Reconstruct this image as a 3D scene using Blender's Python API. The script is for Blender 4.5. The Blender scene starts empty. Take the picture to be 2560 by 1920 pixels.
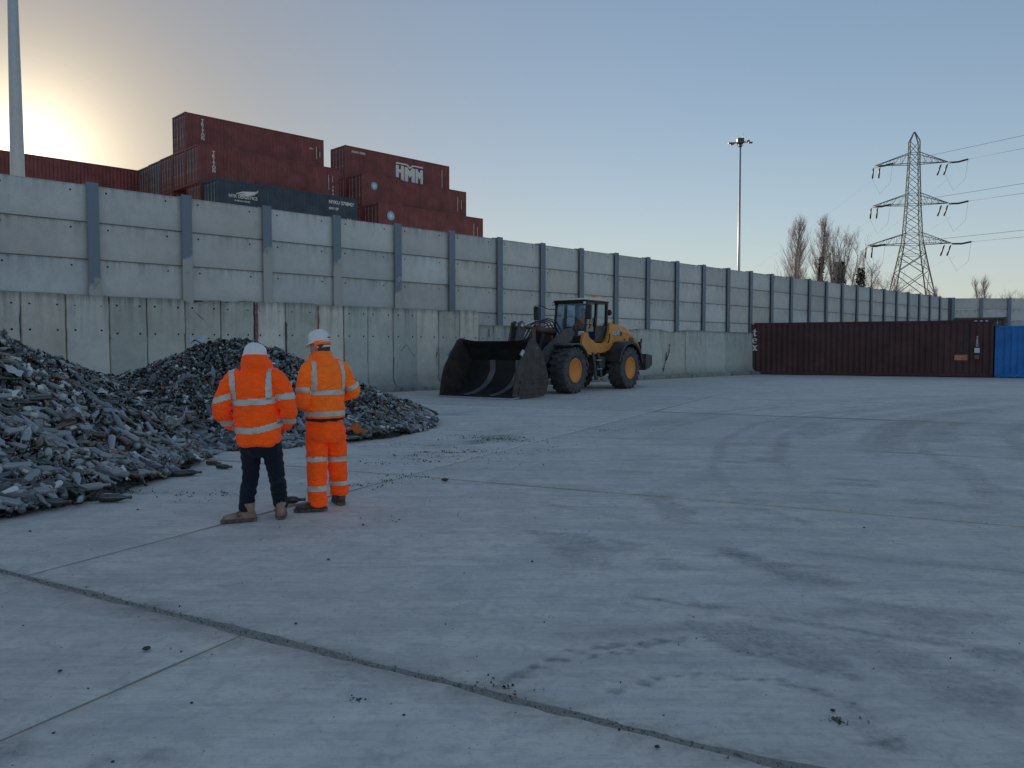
import bpy, bmesh, math, random
import numpy as np
from mathutils import Vector, Matrix, noise as mnoise

random.seed(7)
RNG = np.random.default_rng(11)
R = math.radians
SC = bpy.context.scene
COL = SC.collection

# ------------------------------------------------------------------ camera, sky, sun, exposure
EYE = 1.6
cam_d = bpy.data.cameras.new('camera')
cam_d.lens = 28.08
cam_d.sensor_width = 36.0
cam_d.clip_start = 0.05
cam_d.clip_end = 4000.0
cam = bpy.data.objects.new('camera', cam_d)
COL.objects.link(cam)
cam.location = (0, 0, EYE)
cam.rotation_euler = (R(90 - 2.64), 0, 0)
SC.camera = cam

SUN_AZ = -31.0      # degrees, clockwise from +Y (the camera's heading)
SUN_EL = 11.2
SKY_GAIN = 1.66
world = bpy.data.worlds.new('World')
SC.world = world
world.use_nodes = True
wn = world.node_tree.nodes
wl = world.node_tree.links
wn.clear()
sky = wn.new('ShaderNodeTexSky')
sky.sky_type = 'NISHITA'
sky.sun_disc = False
sky.sun_elevation = R(SUN_EL)
sky.sun_rotation = R(SUN_AZ)
sky.altitude = 0.0
sky.air_density = 1.0
sky.dust_density = 0.3
sky.ozone_density = 1.7
_el, _az = R(SUN_EL), R(SUN_AZ)
to_sun = Vector((math.sin(_az) * math.cos(_el), math.cos(_az) * math.cos(_el), math.sin(_el)))
# the whole sky through one soft tone curve, plus the warm aureole round the low sun
def _w(t, **kw):
    nd = wn.new(t)
    for q, v in kw.items(): setattr(nd, q, v)
    return nd
gm = _w('ShaderNodeGamma'); gm.inputs['Gamma'].default_value = 0.75
wl.new(sky.outputs[0], gm.inputs[0])
hs = _w('ShaderNodeHueSaturation'); hs.inputs['Saturation'].default_value = 1.07; hs.inputs['Value'].default_value = SKY_GAIN
wl.new(gm.outputs[0], hs.inputs['Color'])
tc = _w('ShaderNodeTexCoord')
dt = _w('ShaderNodeVectorMath', operation='DOT_PRODUCT')
wl.new(tc.outputs['Generated'], dt.inputs[0]); dt.inputs[1].default_value = to_sun
ac = _w('ShaderNodeMath', operation='ARCCOSINE'); wl.new(dt.outputs['Value'], ac.inputs[0])
def _exp(width, amp):
    m1 = _w('ShaderNodeMath', operation='MULTIPLY'); wl.new(ac.outputs[0], m1.inputs[0]); m1.inputs[1].default_value = -1.0 / R(width)
    m2 = _w('ShaderNodeMath', operation='EXPONENT'); wl.new(m1.outputs[0], m2.inputs[0])
    m3 = _w('ShaderNodeMath', operation='MULTIPLY'); wl.new(m2.outputs[0], m3.inputs[0]); m3.inputs[1].default_value = amp
    return m3.outputs[0]
wb = _w('ShaderNodeVectorMath', operation='MULTIPLY'); wl.new(hs.outputs[0], wb.inputs[0]); wb.inputs[1].default_value = (0.985, 0.96, 0.99)
# pale haze all round the horizon
sp_ = _w('ShaderNodeSeparateXYZ'); wl.new(tc.outputs['Generated'], sp_.inputs[0])
hz1 = _w('ShaderNodeMath', operation='MULTIPLY'); wl.new(sp_.outputs[2], hz1.inputs[0]); hz1.inputs[1].default_value = -1.0 / math.sin(R(5.5))
hz2 = _w('ShaderNodeMath', operation='EXPONENT'); wl.new(hz1.outputs[0], hz2.inputs[0])
hz3 = _w('ShaderNodeMath', operation='MULTIPLY', use_clamp=True); wl.new(hz2.outputs[0], hz3.inputs[0]); hz3.inputs[1].default_value = 0.75
hzm = _w('ShaderNodeMix', data_type='RGBA', blend_type='MIX', clamp_factor=True)
wl.new(hz3.outputs[0], hzm.inputs[0]); wl.new(wb.outputs[0], hzm.inputs[6]); hzm.inputs[7].default_value = (4.0, 4.35, 4.75, 1)
warm = _w('ShaderNodeMix', data_type='RGBA', blend_type='MULTIPLY', clamp_factor=True)
wl.new(_exp(24.0, 1.1), warm.inputs[0]); wl.new(hzm.outputs[2], warm.inputs[6]); warm.inputs[7].default_value = (0.22, 0.175, 0.125, 1)
glow = _w('ShaderNodeMix', data_type='RGBA', blend_type='ADD', clamp_factor=False)
wl.new(_exp(2.9, 24.0), glow.inputs[0]); wl.new(warm.outputs[2], glow.inputs[6]); glow.inputs[7].default_value = (1.0, 0.88, 0.66, 1)
bg = wn.new('ShaderNodeBackground')
bg.inputs['Strength'].default_value = 0.10
wo = wn.new('ShaderNodeOutputWorld')
wl.new(glow.outputs[2], bg.inputs[0])
wl.new(bg.outputs[0], wo.inputs[0])

sun_d = bpy.data.lights.new('sun', 'SUN')
sun_d.energy = 4.5
sun_d.angle = R(0.5)
sun_d.color = (1.0, 0.82, 0.60)
sun = bpy.data.objects.new('sun', sun_d)
COL.objects.link(sun)
sun.rotation_euler = to_sun.to_track_quat('Z', 'Y').to_euler()
sun.location = (0, 0, 60)

SC.view_settings.view_transform = 'Standard'
SC.view_settings.look = 'None'
SC.view_settings.exposure = 0.42
SC.view_settings.gamma = 1.0
SC.view_settings.use_curve_mapping = False
SC.render.engine = 'CYCLES'
SC.cycles.max_bounces = 6
SC.cycles.diffuse_bounces = 3
SC.cycles.glossy_bounces = 3
SC.cycles.transmission_bounces = 6
SC.cycles.transparent_max_bounces = 8
SC.cycles.caustics_reflective = False
SC.cycles.caustics_refractive = False
SC.cycles.use_denoising = True

# ------------------------------------------------------------------ yard frame: s runs along the wall, t towards it
WA = R(45.3)
WV = Vector((math.sin(WA), math.cos(WA), 0))
NV = Vector((-math.cos(WA), math.sin(WA), 0))
WROT = math.atan2(WV.y, WV.x)
def W(s, t, z=0.0):
    return Vector((WV.x * s + NV.x * t, WV.y * s + NV.y * t, z))

# ------------------------------------------------------------------ object helpers
def tag(o, label=None, cat=None, group=None, kind=None):
    if label: o['label'] = label
    if cat: o['category'] = cat
    if group: o['group'] = group
    if kind: o['kind'] = kind
    return o

def empty(name, label=None, cat=None, group=None, loc=(0, 0, 0), rz=0.0, kind=None):
    o = bpy.data.objects.new(name, None)
    COL.objects.link(o)
    o.empty_display_size = 0.2
    o.location = loc
    o.rotation_euler = (0, 0, rz)
    return tag(o, label, cat, group, kind)

def link(name, me, parent=None, loc=(0, 0, 0), rot=(0, 0, 0), color=None):
    o = bpy.data.objects.new(name, me)
    COL.objects.link(o)
    o.location = loc
    o.rotation_euler = rot
    if parent is not None: o.parent = parent
    if color is not None: o.color = (*color, 1.0)
    return o

def copy_tree(o, parent=None):
    c = o.copy()
    COL.objects.link(c)
    if parent is not None: c.parent = parent
    for ch in list(o.children): copy_tree(ch, c)
    return c

def basis(d):
    d = Vector(d).normalized()
    a = Vector((0, 0, 1)) if abs(d.z) < 0.95 else Vector((1, 0, 0))
    u = d.cross(a).normalized()
    return u, u.cross(d).normalized()

class MB:
    """collects faces; build() makes them ONE mesh object"""
    def __init__(self):
        self.v = []; self.f = []; self.m = []; self.sm = []
    def add(self, vs, fs, mi=0, smooth=False):
        b = len(self.v)
        self.v.extend([tuple(x) for x in vs])
        for q in fs:
            self.f.append([b + i for i in q]); self.m.append(mi); self.sm.append(smooth)
        return self
    def box(self, x0, x1, y0, y1, z0, z1, mi=0, M=None, taper=None):
        vs = [Vector(p) for p in ((x0,y0,z0),(x1,y0,z0),(x1,y1,z0),(x0,y1,z0),(x0,y0,z1),(x1,y0,z1),(x1,y1,z1),(x0,y1,z1))]
        if M is not None: vs = [M @ p for p in vs]
        return self.add(vs, [(0,3,2,1),(4,5,6,7),(0,1,5,4),(1,2,6,5),(2,3,7,6),(3,0,4,7)], mi)
    def bbox(self, x0, x1, y0, y1, z0, z1, b=0.02, mi=0, M=None):
        """box with chamfered edges"""
        vs = []; fs = []
        xs, ys, zs = (x0, x1), (y0, y1), (z0, z1)
        idx = {}
        for i in (0, 1):
            for j in (0, 1):
                for k in (0, 1):
                    sx, sy, sz = (1, -1)[i], (1, -1)[j], (1, -1)[k]
                    for ax in range(3):
                        p = [xs[i] + sx * b, ys[j] + sy * b, zs[k] + sz * b]
                        p[ax] = (xs[i], ys[j], zs[k])[ax]
                        idx[(i, j, k, ax)] = len(vs); vs.append(Vector(p))
        I = lambda *a: idx[a]
        for s in (0, 1):
            q = [I(s,0,0,0), I(s,1,0,0), I(s,1,1,0), I(s,0,1,0)]; fs.append(q if s else q[::-1])
            q = [I(0,s,0,1), I(0,s,1,1), I(1,s,1,1), I(1,s,0,1)]; fs.append(q if s else q[::-1])
            q = [I(0,0,s,2), I(1,0,s,2), I(1,1,s,2), I(0,1,s,2)]; fs.append(q if s else q[::-1])
        for j in (0, 1):
            for k in (0, 1):
                fs.append([I(0,j,k,1), I(1,j,k,1), I(1,j,k,2), I(0,j,k,2)])
        for i in (0, 1):
            for k in (0, 1):
                fs.append([I(i,0,k,0), I(i,1,k,0), I(i,1,k,2), I(i,0,k,2)])
        for i in (0, 1):
            for j in (0, 1):
                fs.append([I(i,j,0,0), I(i,j,1,0), I(i,j,1,1), I(i,j,0,1)])
        for i in (0, 1):
            for j in (0, 1):
                for k in (0, 1):
                    fs.append([I(i,j,k,0), I(i,j,k,1), I(i,j,k,2)])
        if M is not None: vs = [M @ p for p in vs]
        return self.add(vs, fs, mi)
    def tube(self, pts, rad, n=8, mi=0, caps=True, smooth=True):
        pts = [Vector(p) for p in pts]
        if not isinstance(rad, (list, tuple)): rad = [rad] * len(pts)
        vs = []; fs = []
        pu = None
        for i, p in enumerate(pts):
            d = (pts[min(i + 1, len(pts) - 1)] - pts[max(i - 1, 0)])
            if d.length < 1e-9: d = Vector((0, 0, 1))
            d.normalize()
            if pu is None: u, v = basis(d)
            else:
                u = (pu - d * pu.dot(d))
                u = u.normalized() if u.length > 1e-6 else basis(d)[0]
                v = u.cross(d).normalized()
            pu = u
            for k in range(n):
                a = 2 * math.pi * k / n
                vs.append(p + (u * math.cos(a) + v * math.sin(a)) * rad[i])
        for i in range(len(pts) - 1):
            for k in range(n):
                k2 = (k + 1) % n
                fs.append((i*n + k, i*n + k2, (i+1)*n + k2, (i+1)*n + k))
        if caps:
            fs.append(tuple(range(n - 1, -1, -1)))
            fs.append(tuple((len(pts) - 1) * n + k for k in range(n)))
        return self.add(vs, fs, mi, smooth)
    def bar(self, a, b, w, h=None, mi=0):
        """straight square bar"""
        a, b = Vector(a), Vector(b); h = h or w
        u, v = basis(b - a)
        vs = [p + u * (sx * w / 2) + v * (sy * h / 2) for p in (a, b) for sx, sy in ((-1,-1),(1,-1),(1,1),(-1,1))]
        return self.add(vs, [(0,3,2,1),(4,5,6,7),(0,1,5,4),(1,2,6,5),(2,3,7,6),(3,0,4,7)], mi)
    def lathe(self, prof, n=24, M=None, mi=0, smooth=True, close=False):
        """prof: (r, z) along local z"""
        vs = []; fs = []
        for r, z in prof:
            for k in range(n):
                a = 2 * math.pi * k / n
                vs.append(Vector((r * math.cos(a), r * math.sin(a), z)))
        m = len(prof)
        for i in range(m - 1 + (1 if close else 0)):
            j = (i + 1) % m
            for k in range(n):
                k2 = (k + 1) % n
                fs.append((i*n + k, i*n + k2, j*n + k2, j*n + k))
        if not close:
            if prof[0][0] > 1e-6: fs.append(tuple(range(n - 1, -1, -1)))
            if prof[-1][0] > 1e-6: fs.append(tuple((m - 1) * n + k for k in range(n)))
        if M is not None: vs = [M @ p for p in vs]
        return self.add(vs, fs, mi, smooth)
    def prism(self, poly, y0, y1, mi=0, M=None, axes='xz'):
        """poly in the x-z plane, run from y0 to y1"""
        n = len(poly)
        def P(a, b, c):
            return Vector((a, c, b)) if axes == 'xz' else (Vector((c, a, b)) if axes == 'yz' else Vector((a, b, c)))
        vs = [P(a, b, y0) for a, b in poly] + [P(a, b, y1) for a, b in poly]
        if M is not None: vs = [M @ p for p in vs]
        fs = [tuple(range(n)), tuple(range(2 * n - 1, n - 1, -1))]
        fs += [(i, n + i, n + (i + 1) % n, (i + 1) % n) for i in range(n)]
        return self.add(vs, fs, mi)
    def loft(self, rings, n=20, mi=0, caps=True, smooth=True):
        """rings: (centre, u_vec, v_vec[, exponent]) - u and v carry the radii"""
        vs = []; fs = []
        for rg in rings:
            c, u, v = Vector(rg[0]), Vector(rg[1]), Vector(rg[2])
            e = rg[3] if len(rg) > 3 else 2.0
            for k in range(n):
                a = 2 * math.pi * k / n
                ca, sa = math.cos(a), math.sin(a)
                x = math.copysign(abs(ca) ** (2 / e), ca); y = math.copysign(abs(sa) ** (2 / e), sa)
                vs.append(c + u * x + v * y)
        m = len(rings)
        for i in range(m - 1):
            for k in range(n):
                k2 = (k + 1) % n
                fs.append((i*n + k, i*n + k2, (i+1)*n + k2, (i+1)*n + k))
        if caps:
            fs.append(tuple(range(n - 1, -1, -1)))
            fs.append(tuple((m - 1) * n + k for k in range(n)))
        return self.add(vs, fs, mi, smooth)
    def mesh(self, name, mats, fix=True):
        me = bpy.data.meshes.new(name)
        me.from_pydata(self.v, [], self.f)
        for m in (mats if isinstance(mats, (list, tuple)) else [mats]): me.materials.append(m)
        me.polygons.foreach_set('material_index', self.m)
        me.polygons.foreach_set('use_smooth', self.sm)
        if fix:
            bm = bmesh.new(); bm.from_mesh(me)
            bmesh.ops.recalc_face_normals(bm, faces=bm.faces)
            bm.to_mesh(me); bm.free()
        me.update()
        return me
    def build(self, name, mats, parent=None, loc=(0,0,0), rot=(0,0,0), color=None, fix=True):
        return link(name, self.mesh(name, mats, fix), parent, loc, rot, color)

# ------------------------------------------------------------------ material helpers
class NT:
    def __init__(self, name):
        self.m = bpy.data.materials.new(name)
        self.m.use_nodes = True
        self.t = self.m.node_tree
        self.t.nodes.clear()
        self.out = self.n('ShaderNodeOutputMaterial')
        self.b = self.n('ShaderNodeBsdfPrincipled')
        self.l(self.b.outputs[0], self.out.inputs[0])
    def n(self, typ, **kw):
        nd = self.t.nodes.new(typ)
        for k, v in kw.items(): setattr(nd, k, v)
        return nd
    def l(self, a, b): self.t.links.new(a, b)
    def put(self, sock, v):
        if hasattr(v, 'is_output') or hasattr(v, 'links'): self.l(v, sock)
        else: sock.default_value = v
    def math(self, op, a, b=None, c=None, clamp=False):
        nd = self.n('ShaderNodeMath', operation=op, use_clamp=clamp)
        self.put(nd.inputs[0], a)
        if b is not None: self.put(nd.inputs[1], b)
        if c is not None: self.put(nd.inputs[2], c)
        return nd.outputs[0]
    def vmath(self, op, a, b):
        nd = self.n('ShaderNodeVectorMath', operation=op)
        self.put(nd.inputs[0], a); self.put(nd.inputs[1], b)
        return nd.outputs[0]
    def pos(self): return self.n('ShaderNodeNewGeometry').outputs['Position']
    def obj(self): return self.n('ShaderNodeTexCoord').outputs['Object']
    def noise(self, vec, scale, detail=4.0, rough=0.55, dist=0.0):
        nd = self.n('ShaderNodeTexNoise')
        self.l(vec, nd.inputs['Vector'])
        nd.inputs['Scale'].default_value = scale
        nd.inputs['Detail'].default_value = detail
        nd.inputs['Roughness'].default_value = rough
        nd.inputs['Distortion'].default_value = dist
        return nd.outputs[0]
    def scale(self, vec, s):
        nd = self.n('ShaderNodeMapping')
        self.l(vec, nd.inputs[0]); nd.inputs['Scale'].default_value = s
        return nd.outputs[0]
    def ramp(self, fac, stops, interp='LINEAR'):
        nd = self.n('ShaderNodeValToRGB')
        nd.color_ramp.interpolation = interp
        e = nd.color_ramp.elements
        while len(e) < len(stops): e.new(0.5)
        for el, (p, c) in zip(e, stops):
            el.position = p
            el.color = (c, c, c, 1) if isinstance(c, (int, float)) else (*c, 1)
        self.l(fac, nd.inputs[0])
        return nd.outputs[0]
    def mix(self, fac, a, b, mode='MIX'):
        nd = self.n('ShaderNodeMix', data_type='RGBA', blend_type=mode)
        self.put(nd.inputs[0], fac)
        for i, v in ((6, a), (7, b)):
            if isinstance(v, (tuple, list)): nd.inputs[i].default_value = (*v, 1)
            else: self.l(v, nd.inputs[i])
        return nd.outputs[2]
    def bump(self, h, strength=0.3, dist=0.01):
        nd = self.n('ShaderNodeBump')
        nd.inputs['Strength'].default_value = strength
        nd.inputs['Distance'].default_value = dist
        self.l(h, nd.inputs['Height'])
        self.l(nd.outputs[0], self.b.inputs['Normal'])
    def sep(self, vec):
        nd = self.n('ShaderNodeSeparateXYZ'); self.l(vec, nd.inputs[0]); return nd.outputs
    def set(self, **kw):
        names = dict(color='Base Color', rough='Roughness', metal='Metallic', spec='Specular IOR Level', coat='Coat Weight', trans='Transmission Weight', ior='IOR', alpha='Alpha', sheen='Sheen Weight')
        for k, v in kw.items():
            s = self.b.inputs[names[k]]
            if isinstance(v, (tuple, list)) and len(v) == 3: v = (*v, 1)
            self.put(s, v)
        return self

def simple(name, col, rough=0.6, metal=0.0, var=0.25, scale=6.0, dirt=None, dirt_amt=0.4, bump=0.0, world=False, spec=0.5, fine=40.0):
    """paint, rubber, cloth ...: base colour broken up by two noises, and patches of dirt"""
    k = NT(name)
    v = k.pos() if world else k.obj()
    a = k.noise(v, scale, 5, 0.6); b = k.noise(v, fine, 3, 0.6)
    lo = tuple(c * (1 - var) for c in col); hi = tuple(min(1, c * (1 + var)) for c in col)
    c = k.mix(k.ramp(a, [(0.3, 0.0), (0.7, 1.0)]), lo, hi)
    if dirt:
        f = k.math('MULTIPLY', k.ramp(k.math('ADD', k.math('MULTIPLY', a, 0.6), k.math('MULTIPLY', b, 0.4)), [(0.42, 0.0), (0.62, 1.0)]), dirt_amt)
        c = k.mix(f, c, dirt)
    k.set(color=c, metal=metal, spec=spec)
    k.l(k.math('ADD', rough - 0.1, k.math('MULTIPLY', a, 0.2)), k.b.inputs['Roughness'])
    if bump: k.bump(b, bump, 0.01)
    return k.m
# ================================================================== ground and concrete slabs
G1 = Vector((0.9000, -0.4359, 0)); G2 = Vector((0.4359, 0.9000, 0))
def gp(a, b): return (G1.x * a + G2.x * b, G1.y * a + G2.y * b)

k = NT('dirt_ground')
p = k.pos()
n1 = k.noise(p, 0.6, 6); n2 = k.noise(p, 45, 4, 0.7)
k.set(color=k.mix(n2, k.mix(n1, (0.36, 0.345, 0.30), (0.48, 0.46, 0.40)), (0.18, 0.175, 0.15)), rough=0.95)
k.bump(n2, 0.8, 0.02)
M_DIRT = k.m

k = NT('yard_concrete')
p = k.pos()
big = k.noise(p, 0.22, 6, 0.6, 0.6); mid = k.noise(p, 1.3, 6, 0.65, 0.4); fine = k.noise(p, 22, 5, 0.7); grit = k.noise(p, 120, 3, 0.7)
# direction of traffic: smeared streaks
mp = k.n('ShaderNodeMapping'); k.l(p, mp.inputs[0]); mp.inputs['Rotation'].default_value = (0, 0, R(24)); mp.inputs['Scale'].default_value = (0.35, 3.2, 1)
streak = k.noise(mp.outputs[0], 1.1, 6, 0.62, 0.5)
at = k.n('ShaderNodeAttribute'); at.attribute_name = 'stain'
at2 = k.n('ShaderNodeAttribute'); at2.attribute_name = 'dust'
oi = k.n('ShaderNodeObjectInfo')
base = k.mix(k.ramp(big, [(0.32, 0.0), (0.68, 1.0)]), (0.69, 0.63, 0.55), (0.84, 0.775, 0.685))
base = k.mix(k.math('MULTIPLY', k.ramp(mid, [(0.42, 0.0), (0.66, 1.0)]), 0.50), base, (0.49, 0.475, 0.45))
mot = k.noise(p, 5.5, 7, 0.72, 0.8)
base = k.mix(k.math('MULTIPLY', k.ramp(mot, [(0.47, 0.0), (0.62, 1.0)]), 0.42), base, (0.40, 0.39, 0.37))
mot2 = k.noise(mp.outputs[0], 7.0, 6, 0.7, 0.3)
base = k.mix(k.math('MULTIPLY', k.ramp(mot2, [(0.50, 0.0), (0.64, 1.0)]), 0.35), base, (0.38, 0.375, 0.36))
base = k.mix(k.math('MULTIPLY', k.ramp(mot2, [(0.30, 1.0), (0.42, 0.0)]), 0.40), base, (0.76, 0.74, 0.69))
base = k.mix(k.math('MULTIPLY', k.ramp(streak, [(0.46, 0.0), (0.68, 1.0)]), 0.45), base, (0.42, 0.41, 0.39))
base = k.mix(k.math('MULTIPLY', k.ramp(fine, [(0.50, 0.0), (0.72, 1.0)]), 0.40), base, (0.36, 0.35, 0.335))
base = k.mix(k.math('MULTIPLY', k.ramp(grit, [(0.62, 0.0), (0.75, 1.0)]), 0.45), base, (0.78, 0.76, 0.71))
spk = k.noise(p, 38, 2, 0.5)
base = k.mix(k.math('MULTIPLY', k.ramp(spk, [(0.70, 0.0), (0.76, 1.0)]), 0.75), base, (0.10, 0.10, 0.105))
brk = k.math('MULTIPLY_ADD', k.math('ADD', k.math('MULTIPLY', fine, 0.6), k.math('MULTIPLY', mot, 0.4)), 3.4, -0.85)
base = k.mix(k.math('MULTIPLY', at.outputs['Fac'], k.math('MAXIMUM', brk, 0.34), clamp=True), base, (0.15, 0.155, 0.16))
base = k.mix(k.math('MULTIPLY', at2.outputs['Fac'], 1.0, clamp=True), base, (0.58, 0.57, 0.54))
tint = k.math('ADD', 0.93, k.math('MULTIPLY', oi.outputs['Random'], 0.14))
vv = k.n('ShaderNodeVectorMath', operation='SCALE'); k.l(base, vv.inputs[0]); k.l(tint, vv.inputs['Scale'])
k.set(color=vv.outputs[0], rough=k.math('ADD', 0.60, k.math('MULTIPLY', mid, 0.35)), spec=0.35)
k.bump(k.math('ADD', k.math('MULTIPLY', fine, 0.7), k.math('MULTIPLY', grit, 0.5)), 0.35, 0.012)
M_YARD = k.m

mb = MB()
mb.add([(-1500, -300, 0), (1500, -300, 0), (1500, 2500, 0), (-1500, 2500, 0)], [(0, 1, 2, 3)])
ground = mb.build('ground', M_DIRT, loc=(0, 0, -0.008))
tag(ground, 'dark sandy ground showing in the joints between the yard slabs', 'ground', kind='structure')

def segd(X, Y, pts):
    """distance to a polyline and the running length along it (0..1)"""
    best = np.full(X.shape, 1e9); run = np.zeros(X.shape)
    pts = np.asarray(pts, float)
    L = np.concatenate([[0], np.cumsum(np.hypot(*np.diff(pts, axis=0).T))])
    for i in range(len(pts) - 1):
        a, b = pts[i], pts[i + 1]
        d = b - a; q = np.clip(((X - a[0]) * d[0] + (Y - a[1]) * d[1]) / (d @ d), 0, 1)
        e = np.hypot(X - a[0] - q * d[0], Y - a[1] - q * d[1])
        m = e < best
        best = np.where(m, e, best); run = np.where(m, (L[i] + q * (L[i + 1] - L[i])) / L[-1], run)
    return best, run
def sstep(x, a, b):
    q = np.clip((x - a) / (b - a), 0, 1); return q * q * (3 - 2 * q)
def inpoly(X, Y, poly):
    c = np.zeros(X.shape, bool); n = len(poly)
    for i in range(n):
        x1, y1 = poly[i]; x2, y2 = poly[(i + 1) % n]
        if y1 == y2: continue
        c ^= ((Y < y1) != (Y < y2)) & (X < (x2 - x1) * (Y - y1) / (y2 - y1) + x1)
    return c
_perm = np.random.default_rng(3).random((256, 256))
def vnoise(X, Y, f):
    x = X * f; y = Y * f
    xi = np.floor(x).astype(int); yi = np.floor(y).astype(int); fx = x - xi; fy = y - yi
    fx = fx * fx * (3 - 2 * fx); fy = fy * fy * (3 - 2 * fy)
    g = lambda a, b: _perm[a % 256, b % 256]
    return (g(xi, yi) * (1 - fx) + g(xi + 1, yi) * fx) * (1 - fy) + (g(xi, yi + 1) * (1 - fx) + g(xi + 1, yi + 1) * fx) * fy

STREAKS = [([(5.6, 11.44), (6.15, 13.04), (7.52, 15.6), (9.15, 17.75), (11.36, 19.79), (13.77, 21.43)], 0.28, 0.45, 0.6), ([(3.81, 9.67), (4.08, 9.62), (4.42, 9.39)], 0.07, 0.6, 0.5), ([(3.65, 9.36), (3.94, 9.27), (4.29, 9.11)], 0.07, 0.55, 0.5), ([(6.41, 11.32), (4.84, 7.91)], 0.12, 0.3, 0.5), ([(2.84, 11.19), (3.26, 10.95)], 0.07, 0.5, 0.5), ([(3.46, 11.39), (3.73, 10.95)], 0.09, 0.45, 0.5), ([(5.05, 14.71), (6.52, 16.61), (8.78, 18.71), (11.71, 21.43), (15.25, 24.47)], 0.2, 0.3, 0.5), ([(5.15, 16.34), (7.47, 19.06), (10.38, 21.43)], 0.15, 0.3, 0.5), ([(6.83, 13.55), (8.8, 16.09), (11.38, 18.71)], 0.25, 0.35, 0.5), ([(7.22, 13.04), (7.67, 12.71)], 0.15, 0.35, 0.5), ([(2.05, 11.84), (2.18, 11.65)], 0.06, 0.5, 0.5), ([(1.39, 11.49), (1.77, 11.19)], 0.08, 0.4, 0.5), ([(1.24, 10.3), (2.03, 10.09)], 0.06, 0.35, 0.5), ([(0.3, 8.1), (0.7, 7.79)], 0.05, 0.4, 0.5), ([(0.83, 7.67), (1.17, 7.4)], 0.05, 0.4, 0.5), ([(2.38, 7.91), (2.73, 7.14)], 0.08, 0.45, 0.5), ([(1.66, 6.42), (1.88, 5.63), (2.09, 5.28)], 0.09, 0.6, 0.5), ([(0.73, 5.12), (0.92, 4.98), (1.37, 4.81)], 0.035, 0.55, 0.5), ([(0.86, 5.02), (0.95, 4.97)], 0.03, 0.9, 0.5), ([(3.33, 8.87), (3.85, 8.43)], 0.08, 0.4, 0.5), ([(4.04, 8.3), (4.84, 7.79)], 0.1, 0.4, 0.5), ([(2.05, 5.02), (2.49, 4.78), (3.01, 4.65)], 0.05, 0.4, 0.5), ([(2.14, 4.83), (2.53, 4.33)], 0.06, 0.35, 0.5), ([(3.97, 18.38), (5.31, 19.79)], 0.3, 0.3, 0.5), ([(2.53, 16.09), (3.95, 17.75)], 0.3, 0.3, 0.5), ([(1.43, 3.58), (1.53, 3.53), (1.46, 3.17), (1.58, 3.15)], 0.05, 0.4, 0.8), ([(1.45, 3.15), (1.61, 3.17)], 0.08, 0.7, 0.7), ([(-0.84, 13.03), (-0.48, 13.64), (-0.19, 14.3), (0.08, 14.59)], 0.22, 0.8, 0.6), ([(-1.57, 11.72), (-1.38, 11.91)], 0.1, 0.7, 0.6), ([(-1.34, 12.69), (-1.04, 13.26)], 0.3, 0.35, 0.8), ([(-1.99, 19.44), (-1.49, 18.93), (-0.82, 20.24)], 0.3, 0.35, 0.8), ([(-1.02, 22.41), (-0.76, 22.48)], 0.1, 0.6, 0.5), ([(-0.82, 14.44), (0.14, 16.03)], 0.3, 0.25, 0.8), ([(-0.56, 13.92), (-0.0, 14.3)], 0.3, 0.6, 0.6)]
PATCHES = [([(0.13, 6.94), (0.61, 6.8), (0.84, 6.26), (0.67, 5.8), (0.48, 5.73), (0.33, 6.18)], 0.4), ([(1.35, 8.5), (1.7, 8.43), (1.77, 7.62), (1.45, 7.4)], 0.4), ([(5.15, 15.14), (6.52, 16.61), (6.75, 15.6), (5.18, 13.73)], 0.35), ([(6.83, 13.55), (8.32, 15.84), (8.32, 14.71), (7.57, 13.38)], 0.35), ([(0.95, 5.97), (1.14, 6.18), (1.3, 5.7), (1.13, 5.57)], 0.3), ([(0.93, 4.63), (1.54, 4.47), (1.73, 4.2), (1.7, 3.76), (1.19, 4.09)], 0.42), ([(1.64, 4.45), (2.0, 4.35), (2.38, 3.64), (2.12, 3.23), (1.97, 3.58)], 0.3), ([(2.31, 4.27), (2.73, 4.2), (2.51, 3.85)], 0.35), ([(1.77, 6.02), (2.23, 5.53), (2.33, 5.25), (2.03, 5.28)], 0.4), ([(2.19, 4.77), (2.64, 4.85), (3.0, 4.61), (2.23, 4.35)], 0.22), ([(0.77, 6.67), (1.1, 6.42), (0.9, 6.18)], 0.3), ([(-3.77, 6.19), (-2.32, 5.27), (-2.36, 4.88), (-3.1, 5.55)], 0.16), ([(-1.42, 4.32), (-1.12, 4.02), (-0.85, 3.66), (-0.78, 3.74)], 0.25)]
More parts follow.
